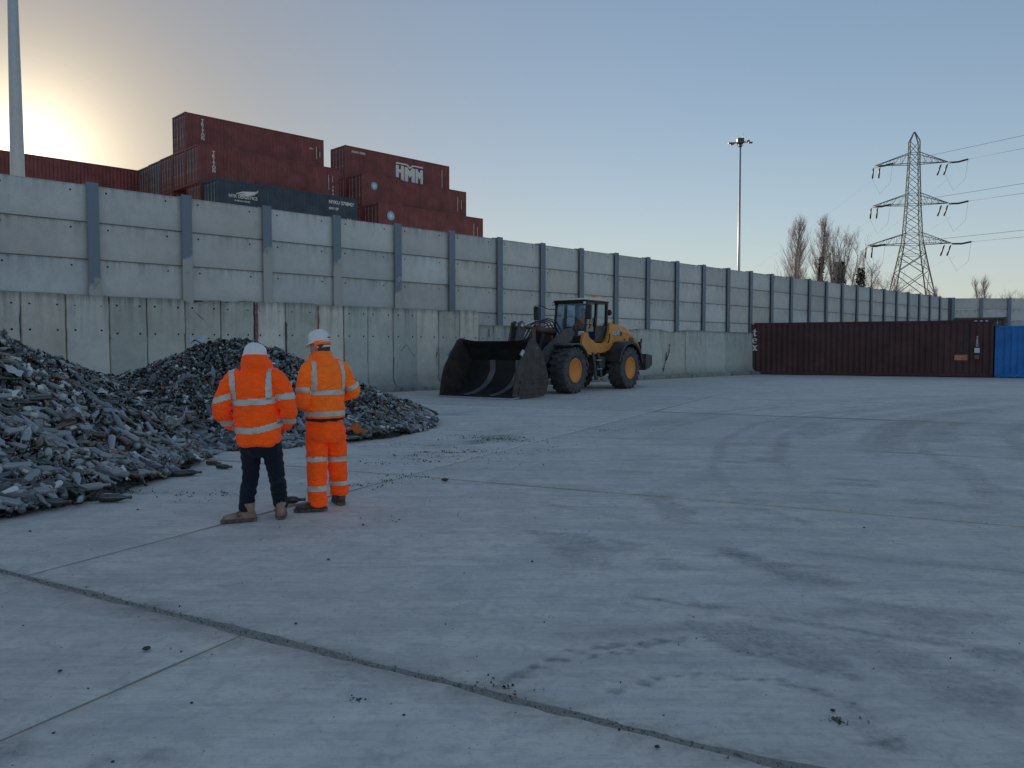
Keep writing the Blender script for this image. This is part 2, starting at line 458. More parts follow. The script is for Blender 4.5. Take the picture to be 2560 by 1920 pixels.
BLOBS = [(0.33, 4.14, 0.047, 0.75), (0.38, 4.12, 0.035, 0.75), (0.45, 4.2, 0.047, 0.75), (0.49, 4.18, 0.035, 0.75), (0.57, 4.23, 0.047, 0.75), (0.54, 4.11, 0.035, 0.75), (0.7, 4.23, 0.047, 0.75), (0.63, 4.14, 0.035, 0.75), (0.82, 4.29, 0.047, 0.75), (0.93, 4.3, 0.035, 0.75), (0.21, 4.03, 0.047, 0.75), (0.27, 4.02, 0.035, 0.75), (0.07, 3.85, 0.047, 0.75), (0.12, 3.93, 0.035, 0.75), (0.02, 3.82, 0.047, 0.75), (0.42, 4.07, 0.035, 0.75), (0.71, 3.8, 0.034, 0.7), (0.91, 3.84, 0.034, 0.7), (1.0, 3.83, 0.034, 0.7), (1.09, 3.8, 0.034, 0.7), (1.19, 3.79, 0.034, 0.7), (1.28, 3.76, 0.034, 0.7), (1.35, 3.71, 0.034, 0.7), (1.41, 3.66, 0.034, 0.7), (1.46, 3.6, 0.034, 0.7), (1.53, 3.53, 0.034, 0.7), (0.81, 3.82, 0.034, 0.7), (0.64, 3.74, 0.034, 0.7), (0.48, 3.65, 0.034, 0.7), (-1.05, 3.58, 0.05, 0.5), (-1.41, 3.06, 0.05, 0.5), (-2.0, 3.08, 0.12, 0.5), (-1.58, 3.01, 0.05, 0.5)]
LIGHTS = [([(0.6, 7.14), (0.89, 6.07), (0.99, 5.57)], 0.03, 0.5), ([(1.54, 4.47), (1.91, 3.74), (2.1, 3.4)], 0.03, 0.55), ([(3.87, 14.71), (6.2, 17.16), (9.97, 20.58)], 0.2, 0.4), ([(4.35, 14.51), (7.03, 16.61), (11.0, 19.06)], 0.2, 0.4), ([(1.73, 7.24), (2.08, 6.26)], 0.1, 0.25), ([(0.6, 5.23), (2.01, 5.07)], 0.12, 0.3), ([(0.35, 6.58), (1.31, 5.45)], 0.1, 0.3), ([(2.72, 10.09), (5.85, 10.09)], 0.4, 0.25), ([(-1.42, 5.43), (0.04, 5.67)], 0.15, 0.35), ([(-1.09, 3.08), (-0.28, 3.4)], 0.1, 0.3), ([(-1.55, 17.36), (-0.25, 19.18)], 0.5, 0.3)]
STREAKS += [([(19.41, 20.98), (17.21, 20.42), (15.12, 19.53), (13.19, 18.33), (11.46, 16.85), (9.98, 15.12), (8.78, 13.19), (7.89, 11.1), (7.33, 8.9)], 0.1, 0.33, 0.7), ([(16.77, 20.69), (14.5, 19.64), (12.42, 18.24), (10.61, 16.52), (9.1, 14.53), (7.93, 12.32), (7.14, 9.95), (6.74, 7.48), (6.76, 4.97)], 0.16, 0.29, 0.7), ([(20.54, 23.0), (17.49, 22.44), (14.59, 21.33), (11.95, 19.71), (9.65, 17.63), (7.78, 15.15), (6.39, 12.38), (5.54, 9.4), (5.25, 6.31)], 0.1, 0.33, 0.7), ([(22.0, 23.86), (19.14, 23.63), (16.36, 22.93), (13.73, 21.79), (11.32, 20.23), (9.19, 18.31), (7.41, 16.06), (6.01, 13.55), (5.05, 10.85)], 0.12, 0.33, 0.7), ([(20.36, 25.14), (17.11, 24.57), (14.01, 23.44), (11.16, 21.79), (8.64, 19.67), (6.52, 17.15), (4.87, 14.3), (3.74, 11.2), (3.17, 7.96)], 0.1, 0.33, 0.7), ([(22.0, 25.61), (19.07, 25.39), (16.2, 24.72), (13.47, 23.62), (10.93, 22.12), (8.65, 20.25), (6.69, 18.06), (5.08, 15.59), (3.86, 12.91)], 0.18, 0.29, 0.7), ([(18.56, 25.81), (15.31, 24.95), (12.25, 23.54), (9.47, 21.64), (7.06, 19.3), (5.07, 16.58), (3.58, 13.57), (2.61, 10.34), (2.21, 7.0)], 0.08, 0.33, 0.7), ([(20.16, 27.33), (17.21, 26.86), (14.35, 25.98), (11.65, 24.7), (9.16, 23.05), (6.92, 21.07), (4.98, 18.79), (3.39, 16.26), (2.17, 13.53)], 0.12, 0.29, 0.7), ([(22.0, 27.91), (19.18, 27.73), (16.41, 27.18), (13.74, 26.27), (11.2, 25.02), (8.85, 23.45), (6.73, 21.58), (4.86, 19.46), (3.29, 17.11)], 0.08, 0.26, 0.7), ([(15.2, 18.09), (13.72, 17.1), (12.38, 15.93), (11.21, 14.59), (10.22, 13.11), (9.44, 11.51), (8.86, 9.83), (8.52, 8.08), (8.4, 6.31)], 0.14, 0.26, 0.7), ([(16.42, 18.27), (14.91, 17.44), (13.52, 16.42), (12.27, 15.23), (11.19, 13.88), (10.29, 12.4), (9.6, 10.82), (9.11, 9.17), (8.85, 7.46)], 0.08, 0.29, 0.7), ([(1.36, 4.78), (2.11, 4.36), (2.86, 4.04)], 0.040256302550670975, 0.4975062064177591, 0.7), ([(7.4, 3.68), (8.05, 3.36), (8.7, 3.04)], 0.06192387305329926, 0.35776075432332677, 0.7), ([(6.01, 5.25), (7.04, 4.73), (8.06, 4.26)], 0.03934133844717782, 0.338957688651838, 0.7), ([(6.47, 7.26), (7.31, 6.64), (8.15, 6.12)], 0.07356135689283931, 0.4038580187821743, 0.7), ([(1.37, 7.37), (1.92, 7.13), (2.47, 6.91)], 0.08751322952532493, 0.32142153146653984, 0.7), ([(5.75, 7.33), (6.43, 7.03), (7.12, 6.68)], 0.08603158571470869, 0.40512761786588225, 0.7), ([(7.18, 6.94), (7.75, 6.71), (8.33, 6.53)], 0.03112332614653934, 0.3932725154038453, 0.7), ([(2.63, 8.78), (3.36, 8.45), (4.09, 8.11)], 0.034506570768927596, 0.47913245150431405, 0.7), ([(0.14, 4.31), (1.31, 4.56), (2.49, 4.89)], 0.05434673309912201, 0.3122646628346908, 0.7), ([(8.98, 4.99), (9.92, 4.69), (10.86, 4.44)], 0.05071699320333878, 0.372984664583335, 0.7), ([(1.19, 8.66), (2.27, 8.37), (3.34, 8.09)], 0.03780755629939672, 0.3105972810195333, 0.7), ([(1.08, 6.24), (2.32, 5.73), (3.56, 5.15)], 0.028179920608847955, 0.3924272514934876, 0.7), ([(8.63, 11.04), (9.86, 10.43), (11.09, 9.89)], 0.08116643592760964, 0.4749404637965168, 0.7), ([(8.23, 14.5), (8.66, 14.31), (9.1, 14.09)], 0.08292788053578291, 0.28190819689411717, 0.7), ([(8.69, 11.21), (9.12, 11.04), (9.56, 10.88)], 0.048260829112855085, 0.34761056903478027, 0.7), ([(7.79, 13.92), (8.44, 13.55), (9.09, 13.26)], 0.04668106179218507, 0.4468468706618388, 0.7), ([(2.11, 6.26), (2.98, 5.87), (3.85, 5.56)], 0.08197400238820739, 0.37811866216284334, 0.7), ([(3.34, 13.38), (4.49, 12.92), (5.64, 12.37)], 0.08508248082213803, 0.36966942143154224, 0.7)]
LIGHTS += [([(20.6, 22.35), (17.67, 21.82), (14.88, 20.75), (12.34, 19.19), (10.13, 17.19), (8.33, 14.81), (6.99, 12.14), (6.18, 9.28), (5.9, 6.31)], 0.2, 0.45), ([(21.37, 24.4), (18.32, 24.03), (15.37, 23.15), (12.61, 21.78), (10.13, 19.97), (7.98, 17.76), (6.25, 15.22), (4.96, 12.43), (4.17, 9.45)], 0.22, 0.45), ([(21.29, 26.7), (18.28, 26.37), (15.36, 25.6), (12.58, 24.41), (10.01, 22.81), (7.7, 20.86), (5.71, 18.59), (4.07, 16.04), (2.83, 13.29)], 0.25, 0.4), ([(17.08, 19.84), (15.08, 18.94), (13.23, 17.73), (11.6, 16.27), (10.2, 14.57), (9.08, 12.68), (8.27, 10.64), (7.77, 8.5), (7.6, 6.31)], 0.2, 0.4), ([(20.39, 24.79), (17.2, 24.23), (14.16, 23.12), (11.36, 21.51), (8.88, 19.43), (6.8, 16.95), (5.19, 14.15), (4.08, 11.11), (3.52, 7.93)], 0.08, 0.5), ([(-0.41, 9.53), (0.34, 9.25), (1.1, 9.02)], 0.021281984086677447, 0.42813772828378127), ([(1.6, 6.7), (2.11, 6.44), (2.62, 6.14)], 0.06400253756805997, 0.3173436505269844), ([(5.06, 11.26), (5.93, 10.84), (6.8, 10.46)], 0.0608941443508432, 0.4884414442593438), ([(0.61, 7.08), (1.74, 6.44), (2.87, 5.82)], 0.04594360431083359, 0.4295996166337134), ([(8.25, 7.44), (9.25, 6.93), (10.25, 6.42)], 0.054297992587500954, 0.3536598091401616), ([(6.98, 6.01), (7.53, 6.12), (8.08, 6.32)], 0.05914848654757612, 0.4755755740736952), ([(4.51, 13.62), (5.12, 13.77), (5.73, 13.84)], 0.04357550595523225, 0.40528172916120636), ([(-0.74, 3.99), (0.27, 3.65), (1.28, 3.36)], 0.022068812907699374, 0.315937983643382)]
# [22.00275303  6.3082092 ] 17.203107150787535

def stains(X, Y):
    st = np.zeros(X.shape); du = np.zeros(X.shape)
    n1 = vnoise(X, Y, 3.1) * 0.6 + vnoise(X + 31, Y, 9.7) * 0.4
    for pts, w, amt, soft in STREAKS:
        d, r = segd(X, Y, pts)
        ww = w * (0.7 + 0.6 * n1)
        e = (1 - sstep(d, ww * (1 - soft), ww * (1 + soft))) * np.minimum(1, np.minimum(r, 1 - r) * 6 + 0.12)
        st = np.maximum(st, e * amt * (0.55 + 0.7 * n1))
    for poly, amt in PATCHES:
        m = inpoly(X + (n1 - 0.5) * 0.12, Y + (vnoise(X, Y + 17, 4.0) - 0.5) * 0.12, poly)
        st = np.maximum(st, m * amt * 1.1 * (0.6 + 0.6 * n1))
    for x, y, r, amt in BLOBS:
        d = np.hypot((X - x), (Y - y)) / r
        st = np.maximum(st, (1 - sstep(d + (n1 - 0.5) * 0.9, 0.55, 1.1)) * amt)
    for pts, w, amt in LIGHTS:
        d, r = segd(X, Y, pts)
        du = np.maximum(du, (1 - sstep(d, w * 0.4, w * 1.2)) * amt * (0.4 + 0.8 * n1))
    # dirt that collects beside the widest joint
    a = X * G1.x + Y * G1.y; b = X * G2.x + Y * G2.y
    e = np.abs(b - (3.50 - 0.066 * (a + 5.8)))
    st = np.maximum(st, (1 - sstep(e, 0.02, 0.09)) * 0.35 * n1 * 1.6)
    return np.clip(st, 0, 0.9), np.clip(du, 0, 0.8)

def axis(lo, hi, near, fine, grow):
    """grid lines, dense close to `near`"""
    out = []
    x = near; h = fine
    while x < hi:
        if x >= lo: out.append(x)
        x += h; h = fine + grow * abs(x - near)
    x = near - fine; h = fine
    while x > lo:
        if x <= hi: out.append(x)
        h = fine + grow * abs(x - near); x -= h
    out = sorted(v for v in out if lo + 0.03 < v < hi - 0.03)
    return [lo] + out + [hi]

def slab(a0, a1, b0f, b1f, j0, j1, seed, dz=0.0):
    """one cast slab: a0..a1 across, b from b0f(a) to b1f(a); j = half joint widths"""
    na = np.array(axis(a0 + 0.006, a1 - 0.006, -1.2, 0.030, 0.026))
    mb_ = 0.5 * (b0f(-2.5) + b1f(-2.5))
    if mb_ < -3: na = np.linspace(a0 + 0.006, a1 - 0.006, 30)
    fb = 0.4 if mb_ < -3 else 0.02 if mb_ < 4 else (0.025 if mb_ < 9 else (0.10 if mb_ < 14 else 0.25))
    u = np.array(axis(0.0, 1.0, 1.0 if mb_ < 4 else 0.0, fb / 5.0, 0.02))
    A, U = np.meshgrid(na, u, indexing='ij')
    rag = lambda a, s: (vnoise(a + 3.3, a * 0 + s, 2.2) - 0.5) * 0.7 + (vnoise(a, a * 0 + s + 9, 9.0) - 0.5) * 0.45
    B0 = b0f(A) + j0 * (1 + 1.2 * rag(A, seed)); B1 = b1f(A) - j1 * (1 + 1.2 * rag(A, seed + 40))
    B = B0 + (B1 - B0) * U
    # ragged short sides as well
    sh = np.zeros_like(A); sh[0] = 0.007 * (0.6 + rag(B[0], seed + 5)); sh[-1] = -0.007 * (0.6 + rag(B[-1], seed + 6))
    A = A + sh
    X = G1.x * A + G2.x * B; Y = G1.y * A + G2.y * B
    Z = (vnoise(X, Y, 0.5) - 0.5) * 0.006 + dz
    e = np.minimum.reduce([A - A[0:1], A[-1:] - A, B - B[:, 0:1], B[:, -1:] - B])
    Z = Z - 0.006 * (1 - sstep(e, 0.0, 0.03))
    na_, nb_ = A.shape
    top = np.stack([X, Y, Z], -1).reshape(-1, 3)
    idx = np.arange(na_ * nb_).reshape(na_, nb_)
    q = np.stack([idx[:-1, :-1], idx[1:, :-1], idx[1:, 1:], idx[:-1, 1:]], -1).reshape(-1, 4)
    rim = np.concatenate([idx[:, 0], idx[-1, 1:], idx[-2::-1, -1], idx[0, -2:0:-1]])
    low = top[rim].copy(); low[:, 2] = -0.15
    li = np.arange(len(rim)) + len(top)
    r2 = np.roll(rim, -1); l2 = np.roll(li, -1)
    side = np.stack([rim, li, l2, r2], -1)
    V = np.concatenate([top, low]); F = np.concatenate([q, side])
    me = bpy.data.meshes.new('concrete_slab')
    me.from_pydata(V.tolist(), [], F.tolist())
    s, d = stains(V[:, 0], V[:, 1])
    for nm, arr in (('stain', s), ('dust', d)):
        at = me.attributes.new(nm, 'FLOAT', 'POINT'); at.data.foreach_set('value', arr.astype(np.float32))
    me.materials.append(M_YARD)
    me.polygons.foreach_set('use_smooth', np.concatenate([np.ones(len(q), bool), np.zeros(len(side), bool)]))
    me.update()
    o = link('concrete_slab', me, ground)
    o.location = (0, 0, 0.008)
    return o

bA = lambda a: 3.50 - 0.066 * (a + 5.8)
cb = lambda v: (lambda a: v + 0 * a)
rows = [cb(-32.0), cb(-18.0), cb(-4.0), bA, cb(8.37), cb(13.44), cb(19.4), cb(25.4), cb(31.4), cb(37.4), cb(43.4), cb(50.0)]
jw = [0.01, 0.01, 0.01, 0.038, 0.010, 0.009, 0.012, 0.012, 0.012, 0.012, 0.012, 0.012]
cols = {2: [-14.0, -3.27, 13.0], 3: [-22.0, -5.5, 18.0], 4: [-30.0, -5.5, 20.0], 5: [-30.0, -5.5, 24.0]}
sd = 0
for r in range(len(rows) - 1):
    cs = cols.get(r, [-42.0, -18.0, -5.5, 6.5, 18.5, 30.5, 42.5])
    for c in range(len(cs) - 1):
        ac = (cs[c] + cs[c + 1]) / 2; bc = (rows[r](ac) + rows[r + 1](ac)) / 2
        x, y = gp(ac, bc)
        if x * NV.x + y * NV.y > 27: continue
        sd += 1
        slab(cs[c], cs[c + 1], rows[r], rows[r + 1], jw[r], jw[r + 1], sd, random.uniform(-0.003, 0.003))

# ================================================================== concrete walls
def concrete_mat(name, lo, hi, drip=0.5, grime=0.4, green=(0.17, 0.185, 0.165), bump=0.25):
    k = NT(name)
    p = k.pos(); g = k.n('ShaderNodeTexCoord').outputs['Generated']
    oi = k.n('ShaderNodeObjectInfo')
    big = k.noise(p, 0.7, 5, 0.6, 0.3); mid = k.noise(p, 3.2, 6, 0.65); fine = k.noise(p, 26, 4, 0.7)
    st = k.noise(k.scale(p, (5.5, 5.5, 0.35)), 1.0, 5, 0.65)
    c = k.mix(k.ramp(big, [(0.3, 0.0), (0.7, 1.0)]), lo, hi)
    c = k.mix(k.math('MULTIPLY', k.ramp(mid, [(0.45, 0.0), (0.7, 1.0)]), 0.45), c, green)
    gz = k.sep(g)[2]
    top = k.math('MULTIPLY', k.ramp(gz, [(0.55, 0.0), (1.0, 1.0)]), k.ramp(st, [(0.45, 0.0), (0.68, 1.0)]))
    c = k.mix(k.math('MULTIPLY', top, drip, clamp=True), c, (0.09, 0.09, 0.085))
    edge = k.math('MULTIPLY', k.ramp(k.math('ADD', gz, k.math('MULTIPLY', k.math('SUBTRACT', st, 0.5), 0.12)), [(0.93, 0.0), (0.99, 1.0)]), drip * 0.9, clamp=True)
    c = k.mix(edge, c, (0.10, 0.10, 0.095))
    low = k.math('MULTIPLY', k.ramp(k.math('ADD', gz, k.math('MULTIPLY', k.math('SUBTRACT', mid, 0.5), 0.35)), [(0.0, 1.0), (0.26, 0.0)]), grime)
    c = k.mix(low, c, (0.13, 0.13, 0.125))
    c = k.mix(k.math('MULTIPLY', k.ramp(fine, [(0.52, 0.0), (0.74, 1.0)]), 0.35), c, tuple(v * 0.5 for v in lo))
    c = k.mix(1.0, c, oi.outputs['Color'], 'MULTIPLY')
    k.set(color=c, rough=0.88, spec=0.25)
    k.bump(k.math('ADD', k.math('MULTIPLY', mid, 0.6), k.math('MULTIPLY', fine, 0.5)), bump, 0.02)
    return k.m
M_PANEL = concrete_mat('panel_concrete', (0.58, 0.565, 0.53), (0.70, 0.68, 0.635), 0.42, 0.12, (0.46, 0.46, 0.43))
M_UNIT = concrete_mat('unit_concrete', (0.56, 0.54, 0.49), (0.70, 0.67, 0.61), 0.55, 0.75, (0.42, 0.42, 0.37), 0.4)
M_HOLE = simple('hole_dark', (0.03, 0.03, 0.03), 0.9)
M_CRACK = simple('crack_dark', (0.05, 0.052, 0.05), 0.95)

k = NT('galvanised_steel')
p = k.obj(); oi = k.n('ShaderNodeObjectInfo')
n1 = k.noise(p, 1.6, 4, 0.6); n2 = k.noise(p, 22, 3)
hz = k.math('ADD', k.sep(p)[2], k.math('MULTIPLY', k.math('SUBTRACT', n1, 0.5), 2.6))
lim = k.math('SUBTRACT', hz, k.sep(oi.outputs['Color'])[0])
worn = k.ramp(k.math('MULTIPLY', k.math('ADD', lim, 0.12), 4.0), [(0.0, 1.0), (1.0, 0.0)])
c = k.mix(n2, (0.15, 0.185, 0.225), (0.21, 0.25, 0.295))
c = k.mix(worn, c, k.mix(n2, (0.36, 0.35, 0.33), (0.48, 0.47, 0.44)))
k.set(color=c, rough=0.55, metal=k.math('MULTIPLY', k.math('SUBTRACT', 1.0, worn), 0.45))
M_GALV = k.m

def holed_face(mb, xs, zs, holes, P, depth, mi=0, mh=1):
    """front skin as a grid; the cells in `holes` become square pockets"""
    nx, nz = len(xs), len(zs)
    vs = [P(xs[i], zs[j], 0.0) for i in range(nx) for j in range(nz)]
    fs = [(i*nz + j, (i+1)*nz + j, (i+1)*nz + j + 1, i*nz + j + 1) for i in range(nx - 1) for j in range(nz - 1) if (i, j) not in holes]
    mb.add(vs, fs, mi)
    for (i, j) in holes:
        c = [(xs[i], zs[j]), (xs[i+1], zs[j]), (xs[i+1], zs[j+1]), (xs[i], zs[j+1])]
        a = [P(x, z, 0.0) for x, z in c]; b = [P(x, z, depth) for x, z in c]
        mb.add(a + b, [(0,1,5,4),(1,2,6,5),(2,3,7,6),(3,0,4,7),(4,5,6,7)], mh)

def panel_mesh(wd, ht, seed):
    rr = random.Random(seed)
    mb = MB(); hs = 0.046; ch = 0.018; th = 0.16
    hx = [0.14 * wd + rr.uniform(-.02, .02), 0.80 * wd + rr.uniform(-.02, .02)]
    hz = ht - 0.17 + rr.uniform(-.01, .01)
    xs = [ch, hx[0] - hs/2, hx[0] + hs/2, wd*0.5, hx[1] - hs/2, hx[1] + hs/2, wd - ch]
    zs = [ch, ht * 0.5, hz - hs/2, hz + hs/2, ht - ch]
    P = lambda x, z, d: Vector((x, d, z))
    holed_face(mb, xs, zs, {(1, 2), (4, 2)}, P, 0.08)
    f = [(ch, 0, ch), (wd-ch, 0, ch), (wd-ch, 0, ht-ch), (ch, 0, ht-ch)]
    e = [(0, ch, 0), (wd, ch, 0), (wd, ch, ht), (0, ch, ht)]
    b = [(0, th, 0), (wd, th, 0), (wd, th, ht), (0, th, ht)]
    mb.add(f + e + b, [(0,4,5,1),(1,5,6,2),(2,6,7,3),(3,7,4,0),(4,8,9,5),(5,9,10,6),(6,10,11,7),(7,11,8,4),(8,11,10,9)])
    return mb.mesh('panel', [M_PANEL, M_HOLE])
PITCH = 2.57; PH = 1.015
panel_variants = [panel_mesh(PITCH - 0.10, PH - 0.014, q) for q in range(5)]

def post_mesh(ht):
    mb = MB()
    mb.box(-0.15, 0.15, -0.13, -0.108, 0, ht)
    mb.box(-0.012, 0.012, -0.108, 0.19, 0, ht)
    mb.box(-0.15, 0.15, 0.19, 0.212, 0, ht)
    return mb.mesh('post', M_GALV)
POST = post_mesh(6.09)

def panel_wall(name, label, loc, rz, n0, n1, off, rows_of, worn_of, T=0.0):
    w = empty(name, label, 'wall', loc=loc, rz=rz)
    rr = random.Random(5)
    for i in range(n0, n1 + 1):
        x = off + i * PITCH
        link('post', POST, w, (x, T, 0.0), color=(worn_of(x), 0, 0))
        if i == n1: break
        for j in range(rows_of(x)):
            z = 6.04 - (j + 1) * PH
            v = rr.uniform(0.84, 1.10); wb = rr.uniform(-0.025, 0.03)
            if j == 2 and x < 18: v *= 0.95; wb -= 0.02
            link('panel', panel_variants[rr.randrange(5)], w, (x + 0.05, T + rr.uniform(-.004, .004), z), color=(v + wb, v, v - wb))
    mb = MB(); mb.box(off + n0 * PITCH, off + n1 * PITCH, T + 0.17, T + 0.30, -0.05, 6.04 - 3 * PH + 0.3)
    mb.build('base_wall', M_PANEL, w, color=(.8, .8, .8))
    return w
TF = 23.6                                     # face of the lower wall units
def worn(x):
    return {0: 3.35, 1: 4.05, 2: 4.55, 3: 4.35, 4: 3.7}.get(round((x - 7.35) / PITCH), 0.5)
panel_wall('panel_wall', 'long grey wall of horizontal concrete panels slotted between steel posts', (0, 0, 0), WROT, -5, 28, 7.35, lambda x: 3 if x < 17 else 4, worn, 23.82)
cnr = W(7.35 + 28 * PITCH, 23.82)
panel_wall('panel_wall', 'short stretch of panel wall turning right in the far distance above the blue container', (cnr.x, cnr.y, 0), R(0.5), 0, 10, 0.35, lambda x: 4, lambda x: 0.5)

# ---- lower wall: precast units standing side by side, each with a curved toe
def unit_mesh(wd, ht, seed, nh, chips=0):
    rr = random.Random(seed)
    mb = MB(); hs = 0.05
    zs = sorted(set([0.45, 0.7, 0.95, 1.2, 1.6, 1.85, 2.3, 2.55] + [ht - 0.30, ht - 0.12, ht - 0.03]))
    zs = [z for z in zs if z <= ht - 0.03]
    hzs = nh
    for z in hzs: zs += [z - hs/2, z + hs/2]
    zs = sorted(zs)
    zs = [z for i, z in enumerate(zs) if i == 0 or z - zs[i - 1] > 1e-4]
    hx = [0.19 * wd, 0.80 * wd] if wd < 1.5 else [0.09 * wd, 0.5 * wd, 0.91 * wd]
    xs = [0.0, 0.03]
    for h in hx: xs += [h - hs/2, h + hs/2]
    xs += [wd - 0.03, wd]
    holes = set()
    for i, x in enumerate(xs[:-1]):
        for j, z in enumerate(zs[:-1]):
            if any(abs(x - (h - hs/2)) < 1e-6 for h in hx) and any(abs(z - (q - hs/2)) < 1e-6 for q in hzs): holes.add((i, j))
    jl = {}; jr = {}
    bl, br = rr.choice([0, 0, 1]), rr.choice([0, 0, 1])
    for z in zs:
        jl[z] = rr.uniform(0.0, 0.016) + (bl * 0.035 * math.exp(-((z - rr.uniform(0.9, 1.7)) / 0.25) ** 2))
        jr[z] = rr.uniform(0.0, 0.016) + (br * 0.035 * math.exp(-((z - rr.uniform(0.9, 2.3)) / 0.25) ** 2))
    topc = {x: 0.0 for x in xs}
    for q in range(chips):
        cx_ = rr.uniform(0.1, 0.9) * wd
        for x in xs: topc[x] = max(topc[x], 0.22 * max(0, 1 - abs(x - cx_) / 0.35))
    def P(x, z, d):
        t = d
        if x == 0.0: x = x + jl[z]; t += 0.03
        elif x == wd: x = x - jr[z]; t += 0.03
        elif x == 0.03: x += jl[z]
        elif x == wd - 0.03: x -= jr[z]
        zz = z
        key = min(topc, key=lambda q: abs(q - x))
        if z == zs[-1]: zz -= topc[key]; t += topc[key] * 0.25
        return Vector((x, t, zz))
    holed_face(mb, xs, zs, holes, P, 0.08)
    # body behind the skin
    x0 = 0.012; x1 = wd - 0.012
    top = [P(x, zs[-1], 0.0) for x in xs]
    bk = [Vector((p.x, 0.17, ht - 0.004 - topc[x] * 0.6)) for p, x in zip(top, xs)]
    mb.add(top + bk, [(i, i + 1, len(xs) + i + 1, len(xs) + i) for i in range(len(xs) - 1)])
    for side, j in ((0, 0), (1, len(xs) - 1)):
        col_ = [P(xs[j], z, 0.0) for z in zs]
        back = [Vector((c.x, 0.17, c.z)) for c in col_]
        n = len(zs)
        mb.add(col_ + back, [(i, i + 1, n + i + 1, n + i) for i in range(n - 1)])
    # curved toe with a broken front edge
    prof = [(0.0, 0.45), (-0.02, 0.34), (-0.08, 0.25), (-0.20, 0.185), (-0.36, 0.16), (-0.46, 0.14)]
    m = 9
    vs = []; fs = []
    for i in range(m):
        x = x0 + (x1 - x0) * i / (m - 1)
        cut = rr.uniform(0, 0.06) + (0.12 if rr.random() < 0.15 else 0)
        for q, (t, z) in enumerate(prof):
            tt = t + (cut if q == len(prof) - 1 else cut * 0.3 if q == len(prof) - 2 else 0)
            vs.append((x, tt, z + rr.uniform(-.008, .008) * (q > 1)))
        vs.append((x, prof[-1][0] + cut - rr.uniform(0, .02), -0.02))
    nn = len(prof) + 1
    for i in range(m - 1):
        for q in range(nn - 1): fs.append((i*nn + q, (i+1)*nn + q, (i+1)*nn + q + 1, i*nn + q + 1))
    mb.add(vs, fs, 0)
    mb.prism([(t, z) for t, z in prof] + [(prof[-1][0] + .05, -0.02), (0.17, -0.02), (0.17, 0.45)], x0 + .001, x0 + 0.02, 0, axes='yz')
    mb.prism([(t, z) for t, z in prof] + [(prof[-1][0] + .05, -0.02), (0.17, -0.02), (0.17, 0.45)], x1 - 0.02, x1 - .001, 0, axes='yz')
    return mb.mesh('wall_unit', [M_UNIT, M_HOLE])

lw = empty('retaining_wall', 'lower wall of upright precast concrete units with curved toes and bolt holes', 'wall', rz=WROT)
tall = [-4.2, -3.1, -2.0, -0.95, 0.15, 1.22, 2.3, 3.38, 4.45, 5.53, 6.60, 7.68, 8.69, 9.78, 10.87, 11.95, 13.05, 14.15, 15.25, 16.22, 17.32, 18.37, 19.44, 20.50, 21.50]
TINT = {5.53: (1.02, .99, .95), 6.60: (1.10, 1.10, 1.12), 7.68: (.80, .84, .82), 8.69: (.86, .88, .85), 9.78: (.82, .82, .80), 10.87: (.84, .86, .84), 11.95: (1.16, 1.13, 1.09), 13.05: (.80, .83, .79),
        14.15: (1.16, 1.12, 1.07), 15.25: (.90, .95, .95), 16.22: (.92, .95, .94), 17.32: (.85, .90, .90), 18.37: (1.16, 1.13, 1.08), 19.44: (.86, .88, .84), 20.50: (1.18, 1.14, 1.05)}
units = {}
for i in range(len(tall) - 1):
    s0, s1 = tall[i], tall[i + 1]
    nh = [2.74, 2.06] if s0 in (4.45, 5.53, 6.60) else [2.76, 1.98, 1.22]
    me = unit_mesh(s1 - s0 - 0.004, 3.05 + random.uniform(-.03, .02), 100 + i, nh, 1 if s0 in (9.78, 10.87, 19.44) else 0)
    units[s0] = link('wall_unit', me, lw, (s0, TF + random.uniform(-.03, .02), 0), (0, 0, random.uniform(-.006, .006)), TINT.get(s0, (.95, .95, .93)))
s = 21.52; i = 0
while s < 80:
    wd = 2.12 + random.uniform(-.05, .07)
    me = unit_mesh(wd - 0.01, 2.48 + random.uniform(-.03, .03), 300 + i, [1.95] if i < 3 else [], 1 if i in (1, 4, 6) else 0)
    v = random.uniform(.76, .94); cc = (v * .98, v * 1.02, v * 1.02)
    if 33.5 < s < 35.0: cc = (.82, .84, .80)
    units[s] = link('wall_unit', me, lw, (s, TF + random.uniform(-.03, .03), 0), (0, 0, random.uniform(-.006, .006)), cc)
    s += wd; i += 1

# rust-red paint runs, cracks and broken plaster on the lower wall (thin ragged sheets on the face)
M_RED = simple('old_red_paint', (0.30, 0.075, 0.05), 0.8, var=0.5, dirt=(0.2, 0.19, 0.17), dirt_amt=0.8)
def ragged(mb, s0, z0, z1, w, seed, lean=0.0, tip=0.2):
    rr = random.Random(seed); n = 12; L = []; Rr = []
    for i in range(n + 1):
        q = i / n; z = z0 + (z1 - z0) * q
        ww = w * (tip + (1 - tip) * min(1, q * 3)) * rr.uniform(0.55, 1.1) / 2
        c = s0 + lean * q + rr.uniform(-.012, .012)
        L.append((c - ww, 0, z)); Rr.append((c + ww, 0, z))
    vs = L + Rr
    fs = [(i, n + 1 + i, n + 2 + i, i + 1) for i in range(n)]
    mb.add(vs, fs)
for s0, z0, z1, w, sd_, m_ in ((12.02, 1.2, 3.0, 0.11, 1, M_RED), (14.22, 1.7, 2.98, 0.07, 2, M_RED), (11.94, 1.0, 3.02, 0.06, 3, M_CRACK), (13.03, 1.1, 2.4, 0.05, 4, M_CRACK)):
    mb = MB(); ragged(mb, s0, z0, z1, w, sd_)
    mb.build('paint_run' if m_ is M_RED else 'crack', m_, lw, (0, TF - 0.038, 0), fix=False)
